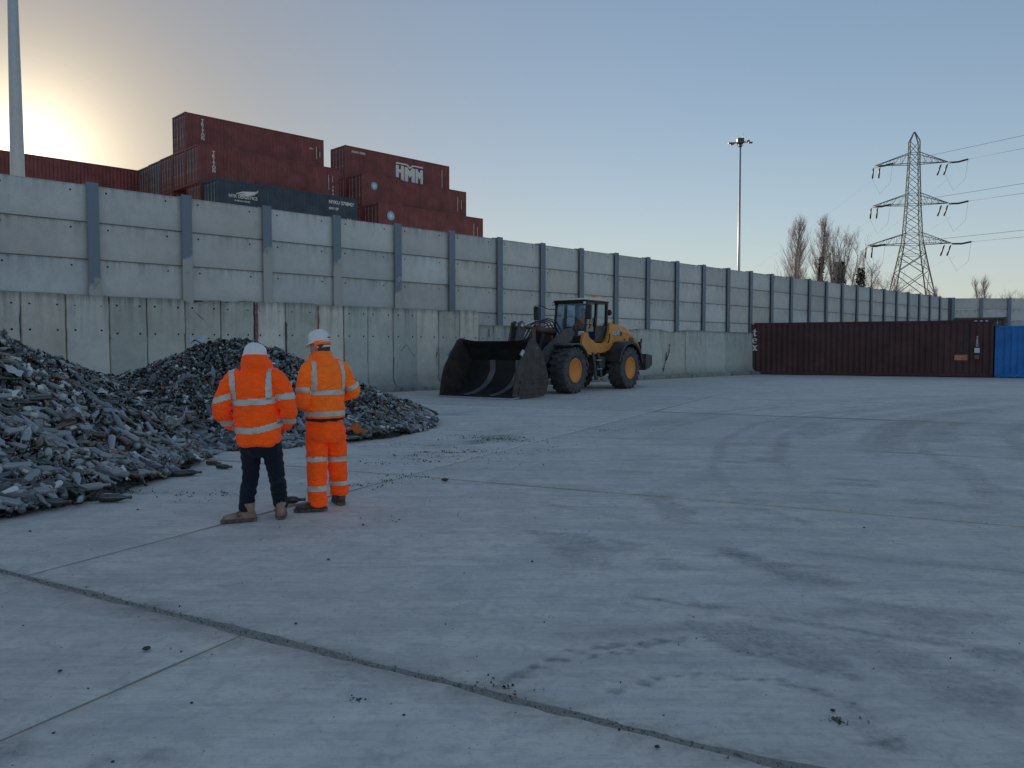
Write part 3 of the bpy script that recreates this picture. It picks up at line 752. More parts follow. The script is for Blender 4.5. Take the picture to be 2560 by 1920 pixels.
def crackline(pts, w, seed):
    rr = random.Random(seed); mb = MB(); out = []
    for (a, b), (c, d) in zip(pts[:-1], pts[1:]):
        for q in range(4): out.append((a + (c - a) * q / 4 + rr.uniform(-.012, .012), b + (d - b) * q / 4))
    out.append(pts[-1])
    for (a, b), (c, d) in zip(out[:-1], out[1:]):
        ww = w * rr.uniform(.3, 1.0) / 2
        mb.add([(a - ww, 0, b), (a + ww, 0, b), (c + ww, 0, d), (c - ww, 0, d)], [(0, 1, 2, 3)])
    mb.build('crack', M_CRACK, lw, (0, TF - 0.04, 0), fix=False)
crackline([(34.75, 1.75), (34.7, 1.3), (34.35, 0.8), (34.15, 0.3)], 0.10, 1)
crackline([(34.45, 1.35), (34.4, 0.75)], 0.07, 2)
crackline([(24.2, 2.45), (24.7, 1.9), (24.9, 1.4)], 0.12, 3)
crackline([(24.85, 2.3), (24.75, 1.95)], 0.07, 4)
crackline([(17.6, 1.45), (17.85, 1.7), (18.25, 1.25)], 0.03, 5)
crackline([(22.0, 2.45), (22.03, 2.0)], 0.06, 6)
crackline([(22.25, 2.45), (22.27, 2.2)], 0.05, 7)
crackline([(19.3, 0.9), (19.32, 1.6)], 0.05, 8)
crackline([(10.0, 2.7), (10.4, 2.35)], 0.025, 9)
# ================================================================== shipping containers
def steel_mat(name, col, rust=(0.10, 0.045, 0.025), amt=0.35, grime=0.45):
    k = NT(name)
    p = k.obj()
    a = k.noise(p, 0.8, 5, 0.6); b = k.noise(p, 7, 5, 0.65); st = k.noise(k.scale(p, (6, 6, 0.4)), 1.0, 5, 0.6)
    c = k.mix(k.ramp(a, [(0.3, 0), (0.7, 1)]), tuple(v * 0.68 for v in col), tuple(min(1, v * 1.30 + 0.012) for v in col))
    c = k.mix(k.math('MULTIPLY', k.ramp(st, [(0.48, 0), (0.7, 1)]), grime), c, tuple(v * 0.35 for v in col))
    c = k.mix(k.math('MULTIPLY', k.ramp(b, [(0.60, 0), (0.70, 1)]), amt), c, rust)
    k.set(color=c, rough=0.55, spec=0.4)
    k.bump(b, 0.12, 0.01)
    return k.m
M_MAROON = steel_mat('maroon_container_paint', (0.19, 0.046, 0.043))
M_BROWN = steel_mat('brown_container_paint', (0.070, 0.022, 0.021), amt=0.5, grime=0.6)
M_NAVY = steel_mat('navy_container_paint', (0.030, 0.052, 0.080))
M_BLUE = steel_mat('bright_blue_container_paint', (0.012, 0.16, 0.46), amt=0.1, grime=0.2)
M_GREYC = steel_mat('grey_container_paint', (0.13, 0.085, 0.075))
M_BARS = simple('galvanised_bars', (0.35, 0.36, 0.37), 0.5, 0.5)
M_WHITE = simple('white_lettering', (0.66, 0.67, 0.67), 0.6, var=0.12, dirt=(0.4, 0.38, 0.36), dirt_amt=0.3)
M_SKYBLUE = simple('blue_logo_paint', (0.16, 0.42, 0.58), 0.5)
M_ORANGESIGN = simple('faded_orange_plate', (0.45, 0.16, 0.06), 0.6)

def font_mesh(txt, size, mat, bold=0.0, ext=0.002):
    cu = bpy.data.curves.new('lettering', 'FONT')
    cu.body = txt; cu.size = size; cu.offset = bold; cu.extrude = ext
    o = bpy.data.objects.new('tmp', cu); COL.objects.link(o)
    dg = bpy.context.evaluated_depsgraph_get()
    me = bpy.data.meshes.new_from_object(o.evaluated_get(dg))
    me.name = 'lettering'
    bpy.data.objects.remove(o)
    me.materials.clear(); me.materials.append(mat)
    return me
def flat_letters(txt, size, mat, parent, x, y, z, bold=0.006, vertical=False, step=0.95, name='lettering', rot=(R(90), 0, 0)):
    """lettering on a side that faces -y"""
    if not vertical:
        return link(name, font_mesh(txt, size, mat, bold), parent, (x, y, z), rot)
    for i, ch in enumerate(txt):
        if ch == ' ': continue
        me = font_mesh(ch, size, mat, bold)
        vs = np.array([v.co for v in me.vertices])
        cx_ = (vs[:, 0].min() + vs[:, 0].max()) / 2
        link(name, me, parent, (x - cx_, y, z - i * size * step), rot)

def corrugated(L, z0, z1, period=0.30, dep=0.042):
    """trapezoid sheet from x=0..L, crests at y=0, troughs at y=dep"""
    mb = MB(); n = max(2, round(L / period)); pr = L / n
    line = [(0.0, 0.0)]
    for i in range(n):
        x = i * pr
        line += [(x + pr * 0.28, 0.0), (x + pr * 0.50, dep), (x + pr * 0.78, dep), (x + pr, 0.0)]
    vs = [(x, y, z) for x, y in line for z in (z0, z1)]
    fs = [(2*i, 2*i + 2, 2*i + 3, 2*i + 1) for i in range(len(line) - 1)]
    return mb.add(vs, fs)

_cache = {}
def container(name, label, group, paint, loc, rz, L=12.8, Wd=2.56, H=3.04, doors=True, cat='container', s=1.05):
    c = empty(name, label, cat, group, loc, rz)
    key = (L, Wd, H, paint.name, doors)
    if key not in _cache:
        d = {}
        pw = 0.16
        d['side'] = corrugated(L - 2 * pw, 0.16, H - 0.10).mesh('side_panel', paint, fix=False)
        d['wallback'] = corrugated(L - 2 * pw, 0.16, H - 0.10).mesh('side_panel', paint, fix=False)
        d['endp'] = corrugated(Wd - 2 * pw, 0.16, H - 0.12, 0.26, 0.045).mesh('end_panel', paint, fix=False)
        mb = MB(); mb.box(pw*.5, L - pw*.5, 0.02, Wd - 0.02, H - 0.035, H - 0.02); d['roof'] = mb.mesh('roof', paint)
        mb = MB(); mb.box(pw*.5, L - pw*.5, 0.03, Wd - 0.03, 0.12, 0.15); d['floor'] = mb.mesh('floor', paint)
        mb = MB(); mb.bbox(pw, L - pw, 0.0, 0.06, H - 0.11, H - 0.012, 0.01); d['trail'] = mb.mesh('top_rail', paint)
        mb = MB(); mb.bbox(pw, L - pw, 0.0, 0.06, 0.03, 0.18, 0.01); d['brail'] = mb.mesh('bottom_rail', paint)
        mb = MB(); mb.bbox(0, 0.1, pw, Wd - pw, H - 0.14, H - 0.012, 0.01); d['header'] = mb.mesh('header', paint)
        mb = MB(); mb.bbox(0, 0.1, pw, Wd - pw, 0.02, 0.18, 0.01); d['sill'] = mb.mesh('sill', paint)
        mb = MB(); mb.bbox(0, pw, 0, pw, 0.12, H - 0.12, 0.012); d['post'] = mb.mesh('corner_post', paint)
        mb = MB(); mb.bbox(0, 0.18, 0, 0.165, 0, 0.12, 0.012); mb.box(0.05, 0.13, -0.003, 0.02, 0.03, 0.09, 1); d['cast'] = mb.mesh('corner_casting', [paint, M_HOLE])
        mb = MB(); dw = (Wd - 2 * pw) / 2 - 0.01
        for q in range(5):
            z = 0.2 + q * (H - 0.36) / 5
            mb.bbox(0.05, 0.085, 0.04, dw - 0.04, z + 0.03, z + (H - 0.36) / 5 - 0.03, 0.012)
        mb.box(0.07, 0.10, 0, dw, 0.19, H - 0.15); d['door'] = mb.mesh('door', paint)
        mb = MB(); mb.tube([(0.0, 0, 0.1), (0.0, 0, H - 0.08)], 0.022, 8); mb.box(-0.01, 0.03, -0.05, 0.16, 1.15, 1.21)
        for z in (0.35, 1.0, 1.9, H - 0.35): mb.box(-0.02, 0.05, -0.05, 0.05, z, z + 0.07)
        d['bar'] = mb.mesh('locking_bar', M_BARS)
        _cache[key] = d
    d = _cache[key]; pw = 0.16
    link('side_panel', d['side'], c, (pw, 0.012, 0))
    link('side_panel', d['wallback'], c, (L - pw, Wd - 0.012, 0), (0, 0, math.pi))
    link('end_panel', d['endp'], c, (L - 0.012, pw, 0), (0, 0, R(90)))
    link('roof', d['roof'], c); link('floor', d['floor'], c)
    for y, r in ((0, 0), (Wd, math.pi)):
        for k_, nm in (('trail', 'top_rail'), ('brail', 'bottom_rail')):
            link(nm, d[k_], c, (0 if r == 0 else L, y, 0), (0, 0, r))
    for x, r in ((0, 0), (L, math.pi)):
        link('header', d['header'], c, (x, 0 if r == 0 else Wd, 0), (0, 0, r))
        link('sill', d['sill'], c, (x, 0 if r == 0 else Wd, 0), (0, 0, r))
    for x, y, r in ((0, 0, 0), (L, 0, R(90)), (L, Wd, math.pi), (0, Wd, R(-90))):
        link('corner_post', d['post'], c, (x, y, 0), (0, 0, r))
    for x in (0, L - 0.18):
        for y, fl in ((0, 0), (Wd - 0.165, 1)):
            link('corner_casting', d['cast'], c, (x, y, 0)); link('corner_casting', d['cast'], c, (x, y, H - 0.12))
    if doors:
        for q in (0, 1):
            dd = link('door', d['door'], c, (0, pw + 0.005 + q * ((Wd - 2 * pw) / 2), 0))
            for y in (0.28, 0.82): link('locking_bar', d['bar'], dd, (0.03, y, 0))
    else:
        link('end_panel', d['endp'], c, (0.012, Wd - pw, 0), (0, 0, R(-90)))
    return c

def disc_logo(parent, x, y, z, r):
    mb = MB()
    mb.prism([(r * math.cos(2*math.pi*i/24), r * math.sin(2*math.pi*i/24)) for i in range(24)], -0.003, 0.0)
    o = mb.build('round_logo', M_SKYBLUE, parent, (x, y, z))
    mb = MB(); pts = []
    for i in range(14):
        rr_ = r * (0.78 if i % 2 == 0 else 0.34); a = math.pi / 2 + i * math.pi / 7
        pts.append((rr_ * math.cos(a), rr_ * math.sin(a)))
    mb.prism(pts, -0.006, -0.0035)
    mb.build('star', M_WHITE, o)

TIER = 3.0; Z1, Z2, Z3 = 14.62 - 3.04, 17.62 - 3.04, 20.62 - 3.04
GRP = 'containers stacked behind the wall'
YF = -0.006
# left block
c = container('shipping_container', 'topmost maroon container of the left stack, highest of all behind the wall', GRP, M_MAROON, W(27.25, 65.1, Z3), WROT)
flat_letters('TRITON', 0.36, M_WHITE, c, 1.45, YF, 2.45, 0.014, True, 0.80)
for q, (x, z, h) in enumerate(((12.0, 1.2, 1.1), (12.35, 1.4, 0.5))):
    mb = MB(); mb.box(x, x + 0.05, YF - .002, YF, z, z + h); mb.build('marking_stripe', M_WHITE, c)
flat_letters('22G1', 0.17, M_WHITE, c, 11.3, YF, 2.0)
c = container('shipping_container', 'maroon container with white vertical TRITON lettering, middle of the left stack', GRP, M_MAROON, W(27.2, 62.6, Z2), WROT)
flat_letters('TRITON', 0.36, M_WHITE, c, 1.25, YF, 2.40, 0.014, True, 0.80)
for q, (x, z, h) in enumerate(((11.75, 1.0, 1.35), (12.15, 1.75, 0.55))):
    mb = MB(); mb.box(x, x + 0.04, YF - .002, YF, z, z + h); mb.build('marking_stripe', M_WHITE, c)
flat_letters('4EA', 0.26, M_WHITE, c, 12.2, YF, 1.25, 0.01, True, 1.2)
flat_letters('45', 0.2, M_WHITE, c, 12.1, YF, 0.35)
c = container('shipping_container', 'dark navy container with white logistics lettering and wing emblem', GRP, M_NAVY, W(27.5, 60.1, Z1), WROT)
flat_letters('NYK LOGISTICS', 0.34, M_WHITE, c, 0.95, YF, 1.72, 0.008)
flat_letters('& MEGACARRIER', 0.17, M_WHITE, c, 1.45, YF, 1.45, 0.004)
mb = MB()
for i, (dx, dz, ln) in enumerate(((0, 0, 1.75), (0.18, -0.10, 1.45), (0.36, -0.19, 1.15))):
    mb.prism([(0.3 + dx, dz + 0.02), (0.9 + dx, dz + 0.24), (dx + ln + 0.3, dz + 0.36), (dx + ln + 0.5, dz + 0.52), (dx + ln + 0.42, dz + 0.28), (0.95 + dx, dz + 0.13), (0.5 + dx, dz + 0.02)], -0.002, 0.0)
mb.build('wing_emblem', M_WHITE, c, (1.2, YF, 2.02))
flat_letters('NYKU 5738426', 0.40, M_WHITE, c, 9.9, YF, 2.35, 0.014)
flat_letters('45G1 GB', 0.26, M_WHITE, c, 9.9, YF, 1.85, 0.012)
flat_letters('A 6', 0.30, M_WHITE, c, 11.7, YF, 1.05, 0.01)
# right block
c = container('shipping_container', 'maroon container with large white HMM logo, top of the right stack', GRP, M_MAROON, W(42.35, 65.1, Z3), WROT)
mb = MB()
def poly(pts): mb.prism(pts, -0.003, 0.0)
# block letters H M M under a notched bar
poly([(0, 0.3), (0.36, 0.3), (0.36, 0.8), (0.62, 0.8), (0.62, 0.15), (1.0, 0.02), (1.0, 1.5), (0.62, 1.5), (0.62, 1.12), (0.36, 1.12), (0.36, 1.5), (0, 1.5)])
def em(x, w, lo):
    poly([(x, lo), (x + 0.34*w, lo), (x + 0.34*w, 0.72), (x + 0.5*w, 0.42), (x + 0.66*w, 0.72), (x + 0.66*w, lo), (x + w, lo), (x + w, 1.42), (x + 0.72*w, 1.46), (x + 0.5*w, 1.08), (x + 0.28*w, 1.46), (x, 1.42)])
em(1.08, 1.30, -0.08); em(2.45, 0.95, 0.0)
poly([(0, 1.62), (1.35, 1.62), (1.75, 1.32), (2.15, 1.62), (3.42, 1.62), (3.42, 1.76), (2.08, 1.76), (1.75, 1.52), (1.42, 1.76), (0, 1.76)])
mb.build('company_logo', M_WHITE, c, (5.85, YF, 0.62))
flat_letters('HDMU 25085', 0.27, M_WHITE, c, 0.7, YF, 2.45, 0.008)
for x, z, h in ((11.75, 0.6, 1.9),): mb = MB(); mb.box(x, x + 0.05, YF - .002, YF, z, z + h); mb.build('marking_stripe', M_WHITE, c)
c = container('shipping_container', 'maroon container with dull blue round logo below the HMM one', GRP, M_MAROON, W(42.5, 62.6, Z2), WROT)
disc_logo(c, 1.35, YF, 2.05, 0.36)
for x, z, h in ((11.6, 0.9, 1.5), (12.1, 1.2, 0.9)): mb = MB(); mb.box(x, x + 0.05, YF - .002, YF, z, z + h); mb.build('marking_stripe', M_WHITE, c)
c = container('shipping_container', 'maroon container with bright blue round star logo resting lowest on the right stack', GRP, M_MAROON, W(42.55, 60.1, Z1), WROT)
disc_logo(c, 1.35, YF, 2.0, 0.42)
for x, z, h in ((11.5, 0.9, 1.5), (12.0, 1.2, 0.9)): mb = MB(); mb.box(x, x + 0.05, YF - .002, YF, z, z + h); mb.build('marking_stripe', M_WHITE, c)
# lower block to the left, in front of the sun: three ends in a row, then the long row out to the left
for i, (t, lab) in enumerate(((67.75, 'maroon container end just left of the tall stack, nearest of three ends in a row'), (70.3, 'middle container of the three ends stepping back beside the tall stack'), (72.85, 'farthest of the three container ends stepping back beside the tall stack'))):
    container('shipping_container', lab, GRP, (M_MAROON, M_GREYC, M_MAROON)[i], W(27.2, t, Z2 - 0.05 * i), WROT)
container('shipping_container', 'long maroon container under the low sun, right of the light mast', GRP, M_MAROON, W(14.75, 75.4, Z2 - 0.1), WROT)
container('shipping_container', 'long maroon container under the low sun at the left edge, left of the light mast', GRP, M_MAROON, W(1.6, 75.4, Z2 - 0.1), WROT)

for s0, t, z, lab in ((27.2, 65.1, Z2, 'maroon container tucked behind the TRITON one under the topmost left container'), (27.3, 62.6, Z1, 'maroon container hidden behind the navy one, only its door end showing'),
                       (42.4, 65.1, Z2, 'maroon container under the HMM one, only its door end showing in the gap'), (42.5, 62.6, Z1, 'maroon container behind the lowest right one, only its door end showing'),
                       (27.2, 67.75, Z1, 'container below the nearest of the three stepping ends at left')):
    container('shipping_container', lab, GRP, M_MAROON, W(s0, t, z), WROT)

# the two standing in the yard
bd = Vector((25.30 - 13.83, 42.05 - 47.71, 0)); brz = math.atan2(bd.y, bd.x)
c = container('shipping_container', 'dark brown long container standing in the yard with white letters tex', None, M_BROWN, (13.75, 47.55, 0.0), brz)
def tex_letters(parent, x, z, h):
    w = h * 0.62
    mb = MB()   # t
    mb.prism([(0.26*w, 0.12*h), (0.40*w, 0.0), (0.70*w, 0.0), (0.95*w, 0.14*h), (0.88*w, 0.18*h), (0.72*w, 0.11*h), (0.62*w, 0.16*h), (0.62*w, 0.60*h), (0.92*w, 0.60*h), (0.92*w, 0.69*h), (0.62*w, 0.69*h), (0.62*w, 0.98*h), (0.54*w, 0.98*h), (0.26*w, 0.74*h), (0.08*w, 0.69*h), (0.08*w, 0.60*h), (0.26*w, 0.60*h)], -0.003, 0)
    mb.build('lettering', M_WHITE, parent, (x, YF, z))
    mb = MB()   # e
    def arc(r0, r1, a0, a1, n=18, cx_=0.5*w, cz=0.36*h):
        for i in range(n):
            p, q = a0 + (a1 - a0) * i / n, a0 + (a1 - a0) * (i + 1) / n
            f = lambda r, a: (cx_ + r[0] * math.cos(a), cz + r[1] * math.sin(a))
            mb.prism([f(r0, p), f(r1, p), f(r1, q), f(r0, q)], -0.003, 0)
    arc((0.20*w, 0.27*h), (0.50*w, 0.36*h), R(0), R(320))
    mb.prism([(0.2*w, 0.36*h), (1.0*w, 0.36*h), (1.0*w, 0.44*h), (0.2*w, 0.44*h)], -0.0045, -0.0032)
    mb.build('lettering', M_WHITE, parent, (x, YF, z - h * 0.92))
    mb = MB()   # x with slab feet
    mb.prism([(0.0, 0.0), (0.34*w, 0.0), (1.0*w, 0.70*h), (0.72*w, 0.70*h)], -0.003, 0)
    mb.prism([(0.64*w, 0.0), (1.05*w, 0.0), (0.40*w, 0.70*h), (0.0, 0.70*h)], -0.0062, -0.0032)
    for a, z_ in ((-0.04, 0), (0.60, 0), (-0.04, 0.63), (0.62, 0.63)): mb.prism([(a*w, z_*h), ((a + .46)*w, z_*h), ((a + .46)*w, (z_ + .07)*h), (a*w, (z_ + .07)*h)], -0.0095, -0.0065)
    mb.build('lettering', M_WHITE, parent, (x, YF, z - h * 1.84))
tex_letters(c, 0.52, 2.24, 0.46)
flat_letters('TEXU', 0.16, M_WHITE, c, 12.05, YF, 2.05, 0.006, True, 0.85)
mb = MB(); mb.box(0, 0.24, -0.004, 0, 0, 0.26); mb.build('white_plate', M_WHITE, c, (11.93, YF, 1.30))
mb = MB(); mb.box(0, 0.62, -0.004, 0, 0, 0.30); o = mb.build('warning_plate', M_ORANGESIGN, c, (11.0, YF, 0.90))
flat_letters('SUPER HEAVY', 0.075, M_WHITE, o, 0.05, -0.006, 0.17, 0.001); flat_letters('CARGO', 0.075, M_WHITE, o, 0.05, -0.006, 0.06, 0.001)
mb = MB(); mb.box(0, 0.2, -0.004, 0, 0, 0.2); mb.build('red_plate', M_RED, c, (11.95, YF, 0.98))
mb = MB(); mb.box(0, 0.14, 0.012, 0.05, 0.0, 1.45); mb.build('repair_patch', M_CRACK, c, (11.5, -0.006, 1.30))
for x in (0.3, 0.5, 11.9, 12.15, 12.4):
    mb = MB(); mb.box(0, 0.12, -0.004, 0, 0, 0.05); mb.build('marking_stripe', M_WHITE, c, (x, -0.006, 2.955))
u = bd.normalized()
bp = Vector((13.75, 47.55, 0)) + u * 12.86
container('shipping_container', 'bright blue container beside the brown one at the right edge', None, M_BLUE, (bp.x, bp.y, 0), brz, H=2.72, doors=False)
# ================================================================== wheel loader
M_YEL = simple('loader_yellow_paint', (0.80, 0.30, 0.042), 0.45, var=0.18, dirt=(0.16, 0.10, 0.06), dirt_amt=0.55, scale=2.2, fine=14)
M_BLK = simple('loader_black_paint', (0.022, 0.022, 0.025), 0.5, var=0.3, dirt=(0.09, 0.085, 0.08), dirt_amt=0.35, scale=3)
M_DGREY = simple('loader_dark_grey', (0.045, 0.046, 0.05), 0.55, var=0.3, dirt=(0.14, 0.13, 0.12), dirt_amt=0.5, scale=3)
M_RUSTY = simple('rusty_linkage', (0.16, 0.075, 0.05), 0.7, var=0.4, dirt=(0.06, 0.05, 0.05), dirt_amt=0.7, scale=4)
M_ROOF = simple('cab_roof_cream', (0.74, 0.58, 0.42), 0.6, var=0.1)
M_STEEL = simple('bare_steel', (0.45, 0.46, 0.48), 0.35, 0.8, var=0.2)
M_LAMP = simple('lamp_glass', (0.65, 0.67, 0.68), 0.2, var=0.1)
M_BEACON = simple('beacon_orange', (0.75, 0.22, 0.06), 0.35, var=0.1)
M_HOSE = simple('rubber_hose', (0.02, 0.02, 0.02), 0.45)
M_SEAT = simple('seat_cloth', (0.03, 0.03, 0.035), 0.8)
M_LINER = simple('worn_liner_steel', (0.20, 0.19, 0.185), 0.5, 0.3, var=0.3, scale=4)
M_TAIL = simple('tail_lamp_red', (0.35, 0.08, 0.06), 0.4)

k = NT('tyre_rubber')
p = k.obj()
a = k.noise(p, 3, 5); b = k.noise(p, 24, 4, 0.7)
k.set(color=k.mix(k.ramp(k.math('ADD', k.math('MULTIPLY', a, .5), k.math('MULTIPLY', b, .5)), [(0.38, 0), (0.66, 1)]), (0.030, 0.030, 0.033), (0.115, 0.112, 0.108)), rough=0.75)
k.bump(b, 0.3, 0.01)
M_TYRE = k.m
k = NT('bucket_steel')
p = k.obj()
a = k.noise(p, 1.3, 5, 0.6); b = k.noise(p, 3.5, 6, 0.62, 0.6); sc_ = k.noise(k.scale(p, (1.5, 9, 1.5)), 3.0, 4, 0.6)
c = k.mix(k.ramp(b, [(0.35, 0), (0.7, 1)]), (0.040, 0.034, 0.033), (0.105, 0.082, 0.070))
sh = k.math('MULTIPLY', k.ramp(a, [(0.60, 0), (0.70, 1)]), k.ramp(sc_, [(0.5, 0), (0.62, 1)]))
k.set(color=k.mix(sh, c, (0.35, 0.36, 0.38)), rough=k.math('SUBTRACT', 0.6, k.math('MULTIPLY', sh, 0.3)), metal=k.math('ADD', 0.25, k.math('MULTIPLY', sh, 0.6)))
k.bump(b, 0.2, 0.02)
M_BUCKET = k.m
M_BUCKETIN = simple('shaded_bucket_inside', (0.016, 0.015, 0.015), 0.7, var=0.4, scale=2, dirt=(0.05, 0.042, 0.038), dirt_amt=0.4)  # inner shell: its shade is put into the near-black colour, with dark dirt
k = NT('cab_glass')
k.t.nodes.remove(k.b)
tr = k.n('ShaderNodeBsdfTransparent'); tr.inputs[0].default_value = (0.55, 0.66, 0.74, 1)
gl = k.n('ShaderNodeBsdfGlossy'); gl.inputs['Roughness'].default_value = 0.03; gl.inputs[0].default_value = (0.8, 0.9, 1, 1)
fr = k.n('ShaderNodeFresnel'); fr.inputs[0].default_value = 1.5
nz = k.noise(k.obj(), 2.0, 3)
ms = k.n('ShaderNodeMixShader'); k.l(k.math('ADD', 0.05, fr.outputs[0]), ms.inputs[0]); k.l(tr.outputs[0], ms.inputs[1]); k.l(gl.outputs[0], ms.inputs[2])
k.l(ms.outputs[0], k.out.inputs[0])
M_GLASS = k.m

hd = Vector((-0.58, -0.815, 0)).normalized()
LO = empty('wheel_loader', 'dusty yellow wheel loader with black cab and large empty bucket facing left', 'wheel loader', loc=(1.12, 28.2, 0), rz=math.atan2(hd.y, hd.x))
ROTY = Matrix.Rotation(R(-90), 4, 'X')      # lathe axis z -> +y

def tyre_mesh():
    mb = MB(); w = 0.30
    prof = [(0.40, -0.24), (0.44, -0.27), (0.56, -0.305), (0.68, -0.305), (0.745, -0.28), (0.765, -0.22), (0.77, 0.0), (0.765, 0.22), (0.745, 0.28), (0.68, 0.305), (0.56, 0.305), (0.44, 0.27), (0.40, 0.24), (0.39, 0.0)]
    mb.lathe(prof, 48, ROTY, close=True)
    n = 20
    for side in (-1, 1):
        for i in range(n):
            a0 = 2 * math.pi * (i + (0.5 if side > 0 else 0)) / n
            da = 2 * math.pi / n
            pts = []
            for (f, y) in ((0.0, 0.02), (0.42, 0.02), (0.72, 0.30), (0.22, 0.30)):
                aa = a0 + f * da
                for r in (0.755, 0.82 if y < 0.2 else 0.80):
                    pts.append((r * math.cos(aa), side * y, r * math.sin(aa)))
            aa0, aa1 = a0 + 0.24 * da, a0 + 0.70 * da          # lug shoulder wraps on to the sidewall
            mb.add(pts, [(1, 3, 5, 7), (0, 1, 7, 6), (2, 4, 5, 3), (0, 2, 3, 1), (4, 6, 7, 5)])
            mb.add([(r * math.cos(q), side * y, r * math.sin(q)) for r, y in ((0.80, 0.30), (0.66, 0.315)) for q in (aa0, aa1)] + [(r * math.cos(q), side * 0.28, r * math.sin(q)) for r in (0.80, 0.66) for q in (aa0, aa1)], [(0, 1, 3, 2), (2, 3, 7, 6), (0, 2, 6, 4), (1, 3, 7, 5)])
    return mb.mesh('tyre', M_TYRE)
TY = tyre_mesh()
def rim_mesh():
    mb = MB()
    mb.lathe([(0.41, 0.255), (0.43, 0.285), (0.40, 0.29), (0.365, 0.265), (0.34, 0.12), (0.30, 0.06), (0.16, 0.05), (0.155, 0.17), (0.12, 0.20), (0.0, 0.20)], 36, ROTY)
    for i in range(12):
        a = 2 * math.pi * i / 12
        M_ = ROTY @ Matrix.Translation((0.235 * math.cos(a), 0.235 * math.sin(a), 0.06))
        mb.lathe([(0.022, 0), (0.022, 0.03), (0.0, 0.032)], 6, M_)
    for i_, f_ in enumerate(mb.f):
        if max(math.hypot(mb.v[j][0], mb.v[j][2]) for j in f_) < 0.372 and min(math.hypot(mb.v[j][0], mb.v[j][2]) for j in f_) > 0.12: mb.m[i_] = 1
    return mb.mesh('rim', [M_RIMO, M_RIMD])
M_RIMO = simple('orange_rim_paint', (0.85, 0.27, 0.03), 0.5, var=0.2, scale=5, dirt=(0.22, 0.11, 0.06), dirt_amt=0.5)
M_RIMD = simple('shaded_rim_dish', (0.46, 0.15, 0.03), 0.7, var=0.35, scale=6, dirt=(0.10, 0.06, 0.045), dirt_amt=0.7)  # recess shade painted into the dish colour, dirt patches over it
RIM = rim_mesh()
for x in (0.0, -4.1):
    for sgn in (1, -1):
        e = link('tyre', TY, LO, (x, sgn * 1.02, 0.80), (0, random.uniform(0, 6), 0 if sgn > 0 else math.pi))
        link('rim', RIM, e)
# --- bucket
SH = [(3.95, 0.03), (3.30, 0.08), (2.85, 0.22), (2.48, 0.46), (2.24, 0.80), (2.24, 1.18), (2.52, 1.58), (2.78, 1.80)]
def off(prof, d):
    out = []
    for i, (x, z) in enumerate(prof):
        a = prof[max(0, i - 1)]; b = prof[min(len(prof) - 1, i + 1)]
        t = Vector((b[0] - a[0], b[1] - a[1])).normalized(); out.append((x + t.y * d, z - t.x * d))
    return out
BW = 1.45
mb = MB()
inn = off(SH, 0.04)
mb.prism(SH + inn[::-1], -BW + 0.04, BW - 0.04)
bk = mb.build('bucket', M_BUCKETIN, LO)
side = [(3.95, 0.02), (3.86, 0.50), (3.72, 0.95), (3.36, 1.42), (3.02, 1.84), (2.86, 1.90), (2.74, 1.83), (2.42, 1.52), (2.18, 1.15), (2.02, 0.78), (1.98, 0.42), (2.06, 0.18), (2.24, 0.045)]
for sgn in (1, -1):
    mb = MB(); mb.prism(side, sgn * BW - 0.02, sgn * BW + 0.02); mb.build('side_plate', M_BUCKET, bk)
    for z0 in (0.14, 0.30, 0.48):
        mb = MB(); mb.prism([(3.75 - z0 * .3, z0), (2.15, z0), (2.15, z0 + 0.09), (3.70 - z0 * .3, z0 + 0.09)], sgn * (BW + 0.021), sgn * (BW + 0.05)); mb.build('wear_strip', M_BUCKET, bk)
    mb = MB(); mb.bbox(-0.10, 0.12, -0.03, 0.03, -0.05, 0.06, 0.01, M=Matrix.Translation((3.42, sgn * BW, 1.42)) @ Matrix.Rotation(R(45), 4, 'Y')); mb.build('side_cutter', M_STEEL, bk)
# spill guard with a slack upper edge
mb = MB(); n = 16; vs = []
for i in range(n + 1):
    y = -BW + 0.04 + (2 * BW - 0.08) * i / n; q = abs(2 * i / n - 1)
    vs += [(2.74, y, 1.76), (2.84 + 0.02 * q, y, 1.80 + 0.10 * q ** 4 - 0.02 * (1 - q)), (2.80 + 0.02 * q, y, 1.80 + 0.10 * q ** 4 - 0.02 * (1 - q)), (2.70, y, 1.77)]
fs = [(4*i + a, 4*i + 4 + a, 4*i + 4 + (a + 1) % 4, 4*i + (a + 1) % 4) for i in range(n) for a in range(4)]
mb.add(vs, fs); mb.build('spill_guard', M_BUCKET, bk)
mb = MB(); mb.prism([(4.02, 0.012), (3.98, 0.045), (3.62, 0.065), (3.62, 0.03)], -BW - 0.03, BW + 0.03); mb.build('cutting_edge', M_STEEL, bk)
for y0 in (-0.62, 0.42):
    mb = MB(); s2 = off(SH[:6], 0.045); s3 = off(SH[:6], 0.085)
    s2[0] = (3.72, s2[0][1]); s3[0] = (3.72, s3[0][1])
    mb.prism(s2 + s3[::-1], y0, y0 + 0.22); mb.build('liner_strip', M_LINER, bk)
